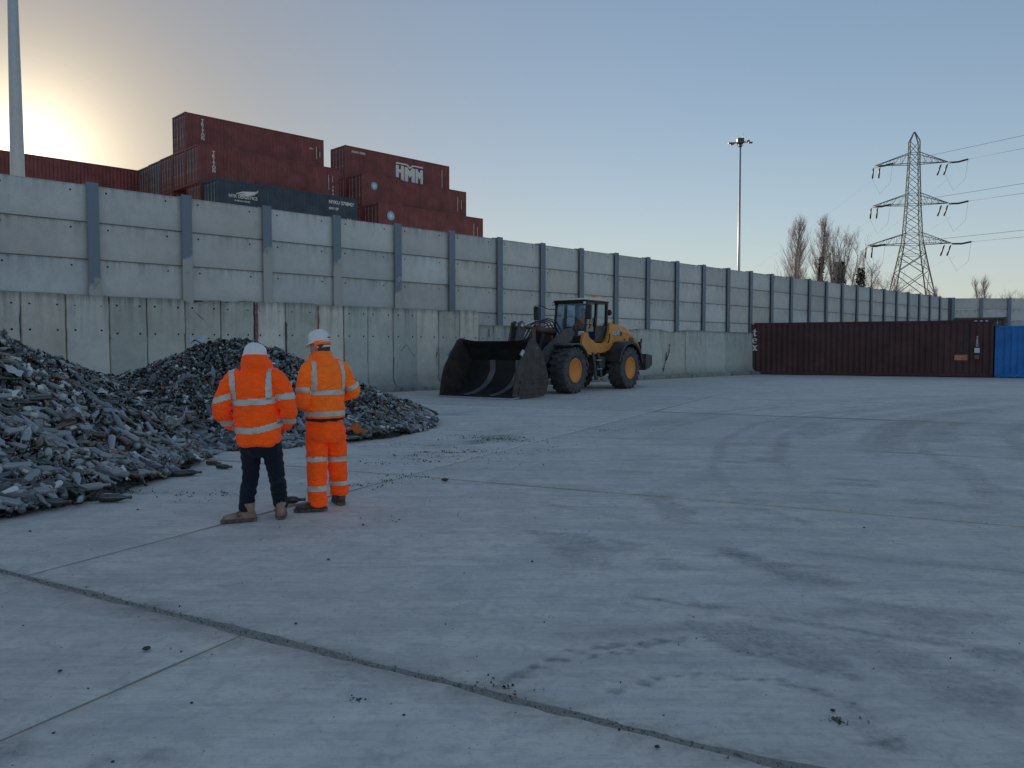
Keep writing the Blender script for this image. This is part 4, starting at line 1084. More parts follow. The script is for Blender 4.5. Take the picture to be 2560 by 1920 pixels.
# --- lift arms and linkage
mb = MB()
for sgn in (1, -1):
    mb = MB(); mb.prism([(-1.02, 2.12), (-0.80, 2.30), (-0.45, 2.24), (0.75, 1.62), (1.75, 0.98), (2.10, 0.62), (2.08, 0.34), (1.86, 0.30), (1.50, 0.66), (0.55, 1.18), (-0.85, 1.86)], sgn * 0.60 - 0.05, sgn * 0.60 + 0.05)
    mb.build('lift_arm', M_DGREY, LO)
    mb = MB(); mb.tube([(-0.25, sgn * 0.44, 0.95), (0.55, sgn * 0.44, 1.22)], 0.085, 12); mb.tube([(0.5, sgn * 0.44, 1.2), (1.15, sgn * 0.44, 1.36)], 0.045, 10); mb.build('lift_cylinder', M_DGREY, LO)
mb = MB(); mb.bbox(0.9, 1.2, -0.56, 0.56, 1.10, 1.42, 0.03); mb.build('cross_tube', M_DGREY, LO)
for y in (-0.14, 0.14):
    mb = MB(); mb.prism([(1.42, 2.40), (1.58, 2.48), (1.74, 2.42), (1.80, 2.16), (2.02, 1.55), (2.28, 1.05), (2.20, 0.92), (2.02, 0.95), (1.70, 1.45), (1.44, 2.05)], y - 0.035, y + 0.035); mb.build('bell_crank', M_DGREY, LO)
mb = MB(); mb.tube([(1.58, -0.22, 2.32), (1.58, 0.22, 2.32)], 0.09, 12); mb.tube([(2.12, -0.22, 1.05), (2.12, 0.22, 1.05)], 0.07, 12); mb.build('pivot_pin', M_STEEL, LO)
mb = MB(); mb.tube([(-0.7, 0, 2.12), (0.55, 0, 2.26)], 0.11, 14); mb.tube([(0.5, 0, 2.25), (1.58, 0, 2.32)], 0.055, 10); mb.build('tilt_cylinder', M_RUSTY, LO)
for y in (-0.28, 0.28):
    mb = MB(); mb.prism([(0.98, 2.22), (1.12, 2.26), (1.20, 2.12), (1.06, 1.40), (0.94, 1.38), (0.98, 1.9)], y - 0.03, y + 0.03); mb.build('link_plate', M_RUSTY, LO)
for i in range(4):
    y = -0.2 + 0.13 * i
    mb = MB(); mb.tube([(-0.9, y, 2.1), (-0.5, y, 2.45 + .03 * i), (0.1, y * 1.1, 2.52 + .03 * i), (0.7, y * 1.1, 2.36), (0.95, y, 2.05), (1.3, y, 1.7)], 0.022, 8); mb.build('hydraulic_hose', M_HOSE, LO)
# --- front frame, axles, fenders
mb = MB(); mb.bbox(-1.05, 0.35, -0.42, 0.42, 0.55, 1.25, 0.04); mb.prism([(-1.05, 1.25), (-0.15, 1.25), (-0.62, 2.22), (-0.98, 2.22)], -0.46, -0.30); mb.prism([(-1.05, 1.25), (-0.15, 1.25), (-0.62, 2.22), (-0.98, 2.22)], 0.30, 0.46); mb.build('front_frame', M_DGREY, LO)
for x in (0.0, -4.1):
    mb = MB(); mb.tube([(x, -0.95, 0.80), (x, 0.95, 0.80)], 0.17, 14); mb.lathe([(0.0, -0.34), (0.2, -0.32), (0.36, -0.1), (0.36, 0.1), (0.2, 0.32), (0.0, 0.34)], 16, Matrix.Translation((x, 0, 0.8)) @ ROTY); mb.build('axle', M_DGREY, LO)
def fender(cx_, y0, y1, a0, a1, r, th, mat, extra=None):
    mb = MB(); n = 14; vs = []; fs = []
    for i in range(n + 1):
        a = R(a0 + (a1 - a0) * i / n)
        for rr_ in (r, r + th):
            for y in (y0, y1): vs.append((cx_ + rr_ * math.cos(a), y, 0.80 + rr_ * math.sin(a)))
    for i in range(n):
        b = 4 * i
        fs += [(b, b + 1, b + 5, b + 4), (b + 2, b + 6, b + 7, b + 3), (b, b + 4, b + 6, b + 2), (b + 1, b + 3, b + 7, b + 5)]
    fs += [(0, 2, 3, 1), (4*n, 4*n + 1, 4*n + 3, 4*n + 2)]
    mb.add(vs, fs); return mb.build('fender', mat, LO)
for sgn in (1, -1):
    fender(0.0, sgn * 0.66, sgn * 1.36, 68, 150, 0.90, 0.05, M_DGREY)
    fender(-4.1, sgn * 0.66, sgn * 1.36, 15, 168, 0.93, 0.10, M_BLK)
# --- rear frame, engine hood, counterweight
mb = MB(); mb.bbox(-5.2, -1.15, -0.45, 0.45, 0.62, 1.30, 0.04); mb.build('rear_frame', M_DGREY, LO)
mb = MB(); mb.bbox(-1.35, -0.75, -0.30, 0.30, 0.70, 1.15, 0.06); mb.build('articulation_joint', M_DGREY, LO)
mb = MB()
hood = [(-2.62, 1.42), (-2.62, 2.42), (-3.05, 2.50), (-3.60, 2.50), (-4.15, 2.42), (-4.65, 2.28), (-5.05, 2.05), (-5.30, 1.72), (-5.38, 1.30)]
vs = []
for x, z in hood[1:]:
    vs += [(x, -0.70, 1.30), (x, -0.76, z - 0.28), (x, -0.55, z), (x, 0.55, z), (x, 0.76, z - 0.28), (x, 0.70, 1.30)]
m = len(hood) - 1
fs = [(6*i + q, 6*i + 6 + q, 6*i + 7 + q, 6*i + 1 + q) for i in range(m - 1) for q in range(5)] + [tuple(range(6)), tuple(6*(m - 1) + 5 - q for q in range(6))]
mb.add(vs, fs)
hood_o = mb.build('engine_hood', M_YEL, LO)
mb = MB(); mb.box(-3.62, -2.66, 0.772, 0.785, 2.06, 2.20); o = mb.build('name_plate', M_DGREY, hood_o)
link('lettering', font_mesh('VOLVO', 0.19, M_WHITE, 0.01), o, (-2.75, 0.79, 2.07), (R(90), 0, math.pi))
mb = MB(); mb.prism([(-4.62, 1.95), (-4.30, 2.0), (-4.24, 1.75), (-4.40, 1.55), (-4.72, 1.62)], 0.74, 0.775); mb.build('air_intake', M_DGREY, hood_o)
mb = MB(); mb.lathe([(0.045, 0), (0.045, 0.02), (0, 0.021)], 12, Matrix.Translation((-3.85, 0.765, 1.90)) @ ROTY); mb.build('hood_latch', M_BLK, hood_o)
mb = MB(); mb.bbox(-5.44, -5.37, -0.66, 0.66, 1.05, 1.82, 0.02); mb.build('grille', M_BLK, LO)
mb = MB(); mb.box(-5.42, -5.30, 0.70, 0.725, 1.12, 1.95); o = mb.build('side_strip', M_BLK, LO)
for i, ch in enumerate('L120G'):
    link('lettering', font_mesh(ch, 0.14, M_WHITE, 0.006), o, (-5.31, 0.73, 1.70 - i * 0.12), (R(90), 0, math.pi))
mb = MB()
vs = [(-4.86, -1.08, 0.62), (-4.86, 1.08, 0.62), (-5.55, 0.98, 0.72), (-5.55, -0.98, 0.72), (-4.86, -1.12, 1.28), (-4.86, 1.12, 1.28), (-5.60, 1.02, 1.22), (-5.60, -1.02, 1.22)]
mb.add(vs, [(0,1,2,3),(4,7,6,5),(0,4,5,1),(1,5,6,2),(2,6,7,3),(3,7,4,0)]); mb.build('counterweight', M_DGREY, LO)
for sgn in (1, -1):
    mb = MB(); mb.bbox(-5.68, -5.54, sgn * 0.82 - 0.17, sgn * 0.82 + 0.17, 0.78, 1.18, 0.02); o = mb.build('rear_bumper_block', M_RUSTY, LO)
    mb = MB(); mb.bbox(-5.70, -5.675, sgn * 0.82 - 0.10, sgn * 0.82 + 0.10, 0.90, 1.05, 0.008); mb.build('tail_lamp', M_TAIL, o)
# --- yellow body below the cab
mb = MB()
sk = [(-0.62, 1.30), (-0.58, 1.62), (-0.68, 2.02), (-0.98, 2.06), (-1.10, 1.86), (-1.55, 1.66), (-2.10, 1.64), (-2.42, 1.80), (-2.58, 2.12), (-2.62, 2.42), (-2.85, 2.46), (-2.90, 1.55), (-2.62, 1.40), (-1.9, 1.28), (-1.2, 1.22)]
for y0, y1 in ((0.70, 0.80), (-0.80, -0.70)): mb.prism(sk, y0, y1)
mb.box(-2.6, -1.0, -0.70, 0.70, 1.30, 1.42)
body = mb.build('cab_body', M_YEL, LO)
mb = MB(); mb.bbox(-1.05, -0.95, 0.50, 0.72, 1.90, 2.06, 0.02); mb.build('work_lamp', M_LAMP, LO)
mb = MB(); mb.tube([(-2.44, 0.83, 1.66), (-2.50, 0.86, 1.85), (-2.56, 0.83, 2.02)], 0.022, 8); mb.build('grab_handle', M_BLK, LO)
for y0, y1 in ((0.48, 0.78), (-0.78, -0.48)):
    mb = MB(); mb.bbox(-2.75, -1.95, y0, y1, 0.78, 1.26, 0.04); mb.build('fuel_tank', M_DGREY, LO)
# ladder with bright treads
mb = MB()
for x in (-1.62, -2.02): mb.bar((x + 0.12, 1.02, 0.40), (x, 0.80, 1.40), 0.05, 0.14)
ld = mb.build('ladder', M_BLK, LO)
for q, z in enumerate((0.45, 0.78, 1.10)):
    f = (z - 0.4) / 1.0
    mb = MB(); mb.bbox(-2.0 + 0.12 * (1 - f), -1.64 + 0.12 * (1 - f), 0.90 - 0.18 * f + .02, 1.10 - 0.18 * f + .02, z, z + 0.04, 0.01); mb.build('step', M_STEEL, ld)
for x in (-1.30, -1.55):
    mb = MB(); mb.tube([(x, 0.62, 1.28), (x + .06, 0.80, 0.95), (x, 0.70, 0.70)], 0.04, 8); mb.build('valve_pipe', M_RUSTY, LO)
# --- cab
CB = dict(f0=-0.92, f1=-1.12, b0=-2.52, b1=-2.58, z0=1.92, z1=3.36, w=0.66)
def cp(fr, y, h):      # fr 0 front .. 1 back
    x0 = CB['f0'] + (CB['b0'] - CB['f0']) * fr; x1 = CB['f1'] + (CB['b1'] - CB['f1']) * fr
    return Vector((x0 + (x1 - x0) * h, y, CB['z0'] + (CB['z1'] - CB['z0']) * h))
cabo = empty('cab'); cabo.parent = LO
for sgn in (1, -1):
    w = sgn * CB['w']
    for fr, t in ((0.0, 0.07), (0.46, 0.09), (1.0, 0.10)):
        mb = MB(); mb.bar(cp(fr, w, -0.02 if fr else 0.0), cp(fr, w, 1.0), t); mb.build('cab_pillar', M_BLK, cabo)
    mb = MB(); mb.bar(cp(0, w, 0.985), cp(1, w, 0.985), 0.08); mb.bar(cp(0, w, 0.0), cp(1, w, 0.0), 0.08); mb.build('cab_rail', M_BLK, cabo)
    mb = MB(); mb.bar(cp(0.47, w, 0.36), cp(1, w, 0.36), 0.07); mb.build('cab_rail', M_BLK, cabo)
    # dark lower panel of the rear side
    mb = MB(); a, b, c_, d_ = cp(0.5, w, 0.0), cp(0.97, w, 0.0), cp(0.97, w, 0.34), cp(0.5, w, 0.34)
    n_ = Vector((0, 0.012 * sgn, 0))
    mb.add([a, b, c_, d_, a + n_, b + n_, c_ + n_, d_ + n_], [(0,3,2,1),(4,5,6,7),(0,1,5,4),(1,2,6,5),(2,3,7,6),(3,0,4,7)]); mb.build('lower_panel', M_BLK, cabo)
    for f0, f1, h0, h1 in ((0.03, 0.43, 0.03, 0.96), (0.50, 0.97, 0.39, 0.96)):
        mb = MB(); a, b, c_, d_ = cp(f0, w, h0), cp(f1, w, h0), cp(f1, w, h1), cp(f0, w, h1)
        mb.add([a, b, c_, d_], [(0, 1, 2, 3)]); mb.build('window_pane', M_GLASS, cabo, fix=False)
    mb = MB(); mb.tube([cp(0.40, w * 1.05, 0.36), cp(0.40, w * 1.08, 0.60)], 0.018, 8); mb.build('door_handle', M_BLK, cabo)
for fr, h0 in ((0.0, 0.03), (1.0, 0.30)):
    mb = MB(); mb.bar(cp(fr, -CB['w'], 0.985), cp(fr, CB['w'], 0.985), 0.08); mb.bar(cp(fr, -CB['w'], h0 - .03), cp(fr, CB['w'], h0 - .03), 0.07); mb.build('cab_rail', M_BLK, cabo)
    mb = MB(); mb.add([cp(fr, -CB['w'] + .04, h0), cp(fr, CB['w'] - .04, h0), cp(fr, CB['w'] - .04, 0.96), cp(fr, -CB['w'] + .04, 0.96)], [(0, 1, 2, 3)]); mb.build('window_pane', M_GLASS, cabo, fix=False)
mb = MB(); mb.box(-2.5, -1.0, -0.62, 0.62, 1.88, 1.94); mb.box(-2.55, -2.46, -0.6, 0.6, 1.88, 2.35); mb.build('cab_floor', M_BLK, cabo)
# roof: cream cap on a dark visor
mb = MB(); mb.bbox(-2.66, -0.98, -0.74, 0.74, 3.34, 3.42, 0.03); mb.build('roof_visor', M_BLK, cabo)
mb = MB()
rr_ = [(-2.62, 3.42), (-0.96, 3.42)]
vs = []
for x, zz, w in ((-0.92, 3.44, 0.70), (-1.20, 3.50, 0.72), (-1.9, 3.54, 0.74), (-2.5, 3.50, 0.74), (-2.70, 3.42, 0.70)):
    vs += [(x, -w, 3.415), (x, -w * .9, zz), (x, w * .9, zz), (x, w, 3.415)]
fs = [(4*i + q, 4*i + 4 + q, 4*i + 4 + (q + 1) % 4, 4*i + (q + 1) % 4) for i in range(4) for q in range(4)] + [(0, 1, 2, 3), (19, 18, 17, 16)]
mb.add(vs, fs); mb.build('cab_roof', M_ROOF, cabo)
for y in (-0.68, 0.68):
    mb = MB(); mb.bbox(-0.98, -0.90, y - 0.07, y + 0.07, 3.24, 3.36, 0.015); mb.box(-0.897, -0.89, y - 0.05, y + 0.05, 3.26, 3.34, 1); mb.build('roof_lamp', [M_BLK, M_LAMP], cabo)
mb = MB(); mb.lathe([(0.07, 0), (0.09, 0.01), (0.05, 0.05), (0.0, 0.05)], 14, Matrix.Translation((-2.35, 0.25, 3.50))); mb.build('beacon_base', M_BLK, cabo)
mb = MB(); mb.lathe([(0.055, 0), (0.065, 0.05), (0.06, 0.11), (0.03, 0.135), (0.0, 0.14)], 14, Matrix.Translation((-2.35, 0.25, 3.548))); mb.build('beacon', M_BEACON, cabo)
# mirrors on tube brackets
for sgn, ox in ((-1, 0.0), (1, 0.0)):
    y = sgn * CB['w']
    out = 0.80 if sgn < 0 else 0.26
    mb = MB(); mb.tube([(-1.0, y, 3.10), (-0.92, y + sgn * 0.25, 3.10), (-0.88, y + sgn * out * 0.72, 3.26), (-0.86, y + sgn * out, 3.26), (-0.86, y + sgn * out, 2.36), (-0.88, y + sgn * out * 0.72, 2.36), (-0.92, y + sgn * 0.3, 2.50), (-0.98, y, 2.50)], 0.016, 8)
    mr = mb.build('mirror_bracket', M_BLK, cabo)
    yc = y + sgn * (out - 0.05)
    mb = MB(); mb.bbox(-0.90, -0.82, yc - 0.12, yc + 0.12, 2.70, 3.22, 0.03); mb.build('mirror', M_BLK, mr)
mb = MB(); mb.lathe([(0.12, 0), (0.10, 0.03), (0.0, 0.04)], 12, Matrix.Translation((-2.72, 0.70, 3.0)) @ Matrix.Rotation(R(90), 4, 'Y')); mb.build('rear_mirror', M_BLK, cabo)
# inside
mb = MB(); mb.bbox(-2.30, -1.80, -0.25, 0.25, 2.05, 2.18, 0.04); mb.bbox(-2.36, -2.24, -0.25, 0.25, 2.15, 2.80, 0.04); mb.bbox(-2.35, -2.25, -0.13, 0.13, 2.82, 3.02, 0.03); mb.bbox(-2.15, -1.95, -0.15, 0.15, 1.68, 2.05, 0.02); mb.build('seat', M_SEAT, cabo)
mb = MB(); mb.tube([(-1.25, 0, 1.7), (-1.48, 0, 2.32)], 0.04, 8)
mb.tube([(-1.48 + 0.17 * math.sin(2*math.pi*i/16) * 0.35, 0.20 * math.cos(2*math.pi*i/16), 2.33 + 0.17 * math.sin(2*math.pi*i/16) * 0.8) for i in range(17)], 0.018, 6); mb.build('steering_wheel', M_BLK, cabo)
mb = MB(); mb.bbox(-1.25, -1.05, -0.3, 0.3, 1.7, 2.2, 0.03); mb.build('dashboard', M_BLK, cabo)

cabo.location = (-0.78, 0, -0.08)
SHIFT = {'engine_hood': (-0.80, 0, 0.0), 'grille': (-0.86, 0, 0), 'side_strip': (-0.86, 0, 0), 'counterweight': (-1.0, 0, 0.05), 'rear_bumper_block': (-1.02, 0, 0.05),
         'cab_body': (-0.72, 0, 0.10), 'fuel_tank': (-0.35, 0, 0), 'ladder': (-0.45, 0, 0), 'grab_handle': (-0.75, 0, 0.1), 'work_lamp': (-0.55, 0, 0.12), 'rear_frame': (-0.75, 0, 0), 'valve_pipe': (-0.25, 0, 0)}
for ch in LO.children:
    d_ = SHIFT.get(ch.name.split('.')[0])
    if d_: ch.location = Vector(ch.location) + Vector(d_)
# ================================================================== people
def cloth(name, col, fluor=1.0, rough=0.85, var=0.12):
    k = NT(name)
    p = k.obj()
    a = k.noise(p, 7, 4); b = k.noise(p, 160, 2, 0.6)
    c = k.mix(k.ramp(a, [(0.3, 0), (0.7, 1)]), tuple(v * (1 - var) for v in col), tuple(v * (1 + var * .5) for v in col))
    g = k.noise(p, 3.2, 5, 0.65); c = k.mix(k.math('MULTIPLY', k.ramp(g, [(0.5, 0), (0.75, 1)]), 0.30), c, tuple(v * 0.45 + 0.02 for v in col))
    if fluor != 1.0:
        nd = k.n('ShaderNodeVectorMath', operation='SCALE'); k.l(c, nd.inputs[0]); nd.inputs['Scale'].default_value = fluor; c = nd.outputs[0]
    k.set(color=c, rough=rough, spec=0.2, sheen=0.1)
    cr = k.noise(k.scale(p, (1.0, 1.0, 1.9)), 11, 3, 0.5, 1.2)
    k.bump(k.math('ADD', k.math('MULTIPLY', k.math('ABSOLUTE', k.math('SUBTRACT', cr, 0.5)), 3.0), k.math('MULTIPLY', b, 0.06)), 0.75, 0.016)
    return k.m
# fluorescent dye returns part of the violet and blue light it takes in as orange, so its radiance factor passes 1
M_HIVIS = cloth('fluorescent_orange_cloth', (1.0, 0.092, 0.006), 1.65)
M_HIVIS2 = cloth('fluorescent_orange_fleece', (1.0, 0.160, 0.014), 1.6)
M_HIVISD = cloth('worn_orange_vest', (1.0, 0.20, 0.03), 1.0)
M_TAPE = simple('reflective_tape', (0.62, 0.60, 0.53), 0.45, 0.15, var=0.12, scale=14, dirt=(0.42, 0.38, 0.32), dirt_amt=0.4)
M_JEANS = cloth('navy_denim', (0.010, 0.016, 0.030), 1.0, var=0.35)
M_RIB = cloth('dark_brown_rib', (0.055, 0.030, 0.030))
M_SKIN = simple('skin', (0.46, 0.25, 0.18), 0.5, var=0.1, scale=9)
M_HAIR = simple('short_brown_hair', (0.07, 0.045, 0.03), 0.7, var=0.4, scale=40)
M_HAT = simple('white_helmet_plastic', (0.80, 0.81, 0.80), 0.30, var=0.05, dirt=(0.5, 0.48, 0.44), dirt_amt=0.25, scale=5)
M_TAN = simple('tan_boot_leather', (0.28, 0.16, 0.11), 0.75, var=0.25, scale=14, dirt=(0.34, 0.30, 0.26), dirt_amt=0.5)
M_BROWNB = simple('dark_boot_leather', (0.055, 0.032, 0.028), 0.55, var=0.25, scale=14, dirt=(0.2, 0.18, 0.16), dirt_amt=0.35)
M_SOLE = simple('boot_sole', (0.07, 0.055, 0.05), 0.85, dirt=(0.3, 0.28, 0.25), dirt_amt=0.5)
M_LACE = simple('boot_lace', (0.05, 0.04, 0.035), 0.8)
M_STICK = simple('helmet_sticker', (0.03, 0.06, 0.10), 0.5)
M_EYE = simple('eye_white', (0.7, 0.7, 0.68), 0.2)

def remeshed(mb, name, mat, voxel=0.01, smooth=6, fold=None):
    me = mb.mesh(name + '_raw', mat)
    o = bpy.data.objects.new('tmp', me); COL.objects.link(o)
    m = o.modifiers.new('r', 'REMESH'); m.mode = 'VOXEL'; m.voxel_size = voxel; m.use_smooth_shade = True
    if smooth:
        q = o.modifiers.new('s', 'SMOOTH'); q.factor = 0.5; q.iterations = smooth
    dg = bpy.context.evaluated_depsgraph_get()
    out = bpy.data.meshes.new_from_object(o.evaluated_get(dg))
    bpy.data.objects.remove(o)
    out.name = name
    out.materials.clear(); out.materials.append(mat)
    n = len(out.vertices)
    if fold:
        co = np.empty(n * 3); out.vertices.foreach_get('co', co); co = co.reshape(-1, 3)
        no = np.empty(n * 3); out.vertices.foreach_get('normal', no); no = no.reshape(-1, 3)
        d = np.array([fold(Vector(c)) for c in co])
        co = co + no * d[:, None]
        out.vertices.foreach_set('co', co.ravel())
    out.polygons.foreach_set('use_smooth', [True] * len(out.polygons))
    out.update()
    return out

def bands(me, name, mat, mask, parent, lift=0.004):
    """the faces of a garment that lie in a stripe, as tape laid on the cloth"""
    n = len(me.vertices)
    co = np.empty(n * 3); me.vertices.foreach_get('co', co); co = co.reshape(-1, 3)
    no = np.empty(n * 3); me.vertices.foreach_get('normal', no); no = no.reshape(-1, 3)
    pf = [tuple(p.vertices) for p in me.polygons]
    ce = np.array([co[list(f)].mean(0) for f in pf]); nn = np.array([no[list(f)].mean(0) for f in pf])
    keep = np.nonzero(mask(ce[:, 0], ce[:, 1], ce[:, 2], nn))[0]
    if not len(keep): return None
    used = sorted({v for i in keep for v in pf[i]}); mp = {v: i for i, v in enumerate(used)}
    out = bpy.data.meshes.new(name)
    out.from_pydata((co[used] + no[used] * lift).tolist(), [], [[mp[v] for v in pf[i]] for i in keep])
    out.materials.append(mat)
    out.polygons.foreach_set('use_smooth', [True] * len(keep)); out.update()
    return link(name, out, parent)

def folds(amp, fx=(9, 9, 16), amp2=0.0, seed=0):
    off_ = Vector((seed * 3.1, seed * 1.7, seed * 5.3))
    def f(c):
        q = Vector((c.x * fx[0], c.y * fx[1], c.z * fx[2])) + off_
        v = mnoise.noise(q)
        return amp * (1 - abs(v) * 2.2) + amp2 * mnoise.noise(q * 2.7)
    return f

def ring(cx_, cy_, z, rx, ry, th, e=2.3):
    return ((cx_, cy_, z), (rx * math.cos(th), rx * math.sin(th), 0), (-ry * math.sin(th), ry * math.cos(th), 0), e)

def smooth_path(pts, n=5):
    """pts: (pos, radius); Catmull-Rom between them"""
    P = [Vector(p) for p, r in pts]; rr = [r for p, r in pts]
    out = []; ro = []
    for i in range(len(P) - 1):
        p0, p1, p2, p3 = P[max(i-1, 0)], P[i], P[i+1], P[min(i+2, len(P)-1)]
        for k_ in range(n):
            t = k_ / n
            out.append(0.5 * ((2*p1) + (p2-p0)*t + (2*p0-5*p1+4*p2-p3)*t*t + (3*p1-p0-3*p2+p3)*t**3)); ro.append(rr[i] + (rr[i+1]-rr[i]) * t)
    out.append(P[-1]); ro.append(rr[-1])
    return out, ro

def limb(mb, pts, n=14):
    p, r = smooth_path(pts); mb.tube(p, r, n)

def head_into(mb, c, yaw, pitch, h=0.225):
    """head as loft + nose, ears, jaw; c = centre of the head; yaw turns left (+), pitch nods down"""
    M_ = Matrix.Translation(c) @ Matrix.Rotation(yaw, 4, 'Z') @ Matrix.Rotation(-pitch, 4, 'X')
    T = lambda x, y, z: M_ @ Vector((x, y, z))
    rg = []
    for z, rx, yb, yf in ((-0.115, 0.028, -0.005, 0.085), (-0.10, 0.050, -0.055, 0.098), (-0.07, 0.062, -0.078, 0.100), (-0.03, 0.070, -0.092, 0.095), (0.0, 0.074, -0.098, 0.094), (0.04, 0.076, -0.102, 0.098), (0.075, 0.070, -0.092, 0.086), (0.10, 0.050, -0.065, 0.06), (0.112, 0.02, -0.03, 0.02)):
        cy_ = (yb + yf) / 2; ry = (yf - yb) / 2
        c0 = T(0, cy_, z); rg.append((c0, T(rx, cy_, z) - c0, T(0, cy_ + ry, z) - c0, 2.2))
    mb.loft(rg, 18)
    mb.loft([(T(0, 0.085, 0.01), T(.008, .085, .01) - T(0, .085, .01), T(0, .095, .01) - T(0, .085, .01)), (T(0, 0.112, -0.035), T(.017, .112, -.035) - T(0, .112, -.035), T(0, .124, -.03) - T(0, .112, -.035)), (T(0, 0.09, -0.045), T(.014, .09, -.045) - T(0, .09, -.045), T(0, .1, -.045) - T(0, .09, -.045))], 10)
    for s in (-1, 1):
        mb.tube([T(s * 0.070, -0.02, -0.035), T(s * 0.082, -0.03, -0.01), T(s * 0.084, -0.03, 0.02), T(s * 0.074, -0.012, 0.03)], [0.011, 0.015, 0.016, 0.010], 8)
    mb.tube([T(-0.022, 0.098, -0.066), T(0, 0.106, -0.064), T(0.022, 0.098, -0.066)], 0.008, 8)
    return M_

def hand_into(mb, wrist, d, palm_n, curl=0.5, s=1.0, left=False):
    d = Vector(d).normalized(); pn = Vector(palm_n); pn = (pn - d * pn.dot(d)).normalized(); side = d.cross(pn) * (1 if left else -1)
    w = Vector(wrist)
    mb.loft([(w, side * 0.028 * s, pn * 0.020 * s), (w + d * 0.045 * s, side * 0.040 * s, pn * 0.016 * s), (w + d * 0.088 * s, side * 0.041 * s, pn * 0.013 * s)], 12)
    for i, (o_, ln) in enumerate(((-0.031, 0.068), (-0.010, 0.078), (0.011, 0.073), (0.031, 0.058))):
        a = w + d * 0.083 * s + side * o_ * s
        b = a + (d * math.cos(curl * .6) + pn * math.sin(curl * .6)) * ln * 0.45 * s
        c = b + (d * math.cos(curl * 1.7) + pn * math.sin(curl * 1.7)) * ln * 0.32 * s
        e = c + (d * math.cos(curl * 2.5) + pn * math.sin(curl * 2.5)) * ln * 0.25 * s
        mb.tube([a, b, c, e], [0.0095 * s, 0.009 * s, 0.008 * s, 0.0065 * s], 8)
    a = w + d * 0.03 * s - side * 0.030 * s
    mb.tube([a, a + (d * 0.6 - side * 0.7 + pn * .3).normalized() * 0.036 * s, a + (d * 0.6 - side * 0.7 + pn * .3).normalized() * 0.036 * s + (d * 0.85 - side * 0.1 + pn * .5).normalized() * 0.032 * s], [0.013 * s, 0.011 * s, 0.008 * s], 8)

def boot(parent, heel, ang, mat, shaft=0.15, lean=(0, 0)):
    """heel: ground point under the ankle; ang: direction of the toe"""
    e = empty('boot'); e.parent = parent; e.location = heel; e.rotation_euler = (0, 0, ang)
    mb = MB()
    rg = []
    for x, w, h in ((-0.075, 0.030, 0.05), (-0.06, 0.040, 0.075), (0.0, 0.045, 0.085), (0.06, 0.047, 0.075), (0.12, 0.052, 0.055), (0.17, 0.050, 0.045), (0.205, 0.036, 0.036), (0.22, 0.015, 0.02)):
        rg.append(((x, 0, 0.022 + h / 2), (0, w, 0), (0, 0, h / 2 + 0.004), 2.6))
    mb.loft(rg, 18)
    mb.tube([(0.0, 0, 0.06), (-0.012, 0, 0.11), (-0.01 + lean[0], lean[1], shaft + 0.02)], [0.056, 0.053, 0.058], 14)
    up = link('upper', remeshed(mb, 'upper', mat, 0.008, 4, folds(0.002, (30, 30, 30))), e)
    mb = MB(); out = [(-0.088, 0.0), (-0.078, 0.036), (-0.02, 0.046), (0.05, 0.047), (0.12, 0.056), (0.18, 0.052), (0.222, 0.028), (0.236, 0.0)]
    pl = out + [(x, -y) for x, y in out[-2:0:-1]]
    mb.prism(pl, 0.0, 0.030, axes='xy'); link('sole', mb.mesh('sole', M_SOLE), e)
    mb = MB()
    for q in range(3):
        mb.tube([(0.045 + .02 * q, -0.03, 0.10 - .012 * q), (0.055 + .02 * q, 0, 0.112 - .016 * q), (0.045 + .02 * q, 0.03, 0.10 - .012 * q)], 0.004, 6)
    mb.tube([(0.05, 0.02, 0.115), (0.09, 0.05, 0.09), (0.075, 0.062, 0.05)], 0.0035, 6)
    link('laces', mb.mesh('laces', M_LACE), e)
    return e

def helmet(parent, M_, tilt, scale=1.0):
    e = empty('helmet'); e.parent = parent; e.matrix_basis = M_ @ Matrix.Translation((0, 0.0, 0.052)) @ Matrix.Rotation(tilt, 4, 'X')
    mb = MB(); n = 28; vs = []; fs = []
    prof = [(1.0, 0.0), (0.995, 0.035), (0.95, 0.07), (0.84, 0.10), (0.64, 0.122), (0.36, 0.135), (0.0, 0.139)]
    for f, z in prof:
        for k_ in range(n):
            a = 2 * math.pi * k_ / n
            x = 0.103 * f * math.cos(a); y = 0.128 * f * math.sin(a)
            ridge = 0.006 * math.exp(-((x - 0.0) / 0.018) ** 2) * (1 if z > 0.06 else 0)
            vs.append((x * scale, y * scale, (z + ridge) * scale))
    for i in range(len(prof) - 1):
        for k_ in range(n): fs.append((i*n + k_, i*n + (k_+1) % n, (i+1)*n + (k_+1) % n, (i+1)*n + k_))
    mb.add(vs, fs, 0, True)
    link('shell', mb.mesh('shell', M_HAT), e)
    mb = MB(); vs = []; fs = []
    for k_ in range(n):
        a = 2 * math.pi * k_ / n
        pk = max(0, math.sin(a)) ** 2 * 0.045 + 0.012
        for r, z in ((0.99, 0.006), (1.0, -0.004)):
            vs.append((0.103 * r * math.cos(a) * scale, 0.128 * r * math.sin(a) * scale, z * scale))
        vs.append(((0.103 + pk * .35) * math.cos(a) * scale, (0.128 + pk) * math.sin(a) * scale, (-0.012 - pk * 0.25) * scale))
        vs.append(((0.103 + pk * .35) * math.cos(a) * scale, (0.128 + pk) * math.sin(a) * scale, (-0.004 - pk * 0.25) * scale))
    for k_ in range(n):
        a, b = 4 * k_, 4 * ((k_ + 1) % n)
        fs += [(a, b, b + 3, a + 3), (a + 3, b + 3, b + 2, a + 2), (a + 2, b + 2, b + 1, a + 1)]
    mb.add(vs, fs, 0, True); link('brim', mb.mesh('brim', M_HAT), e)
    return e

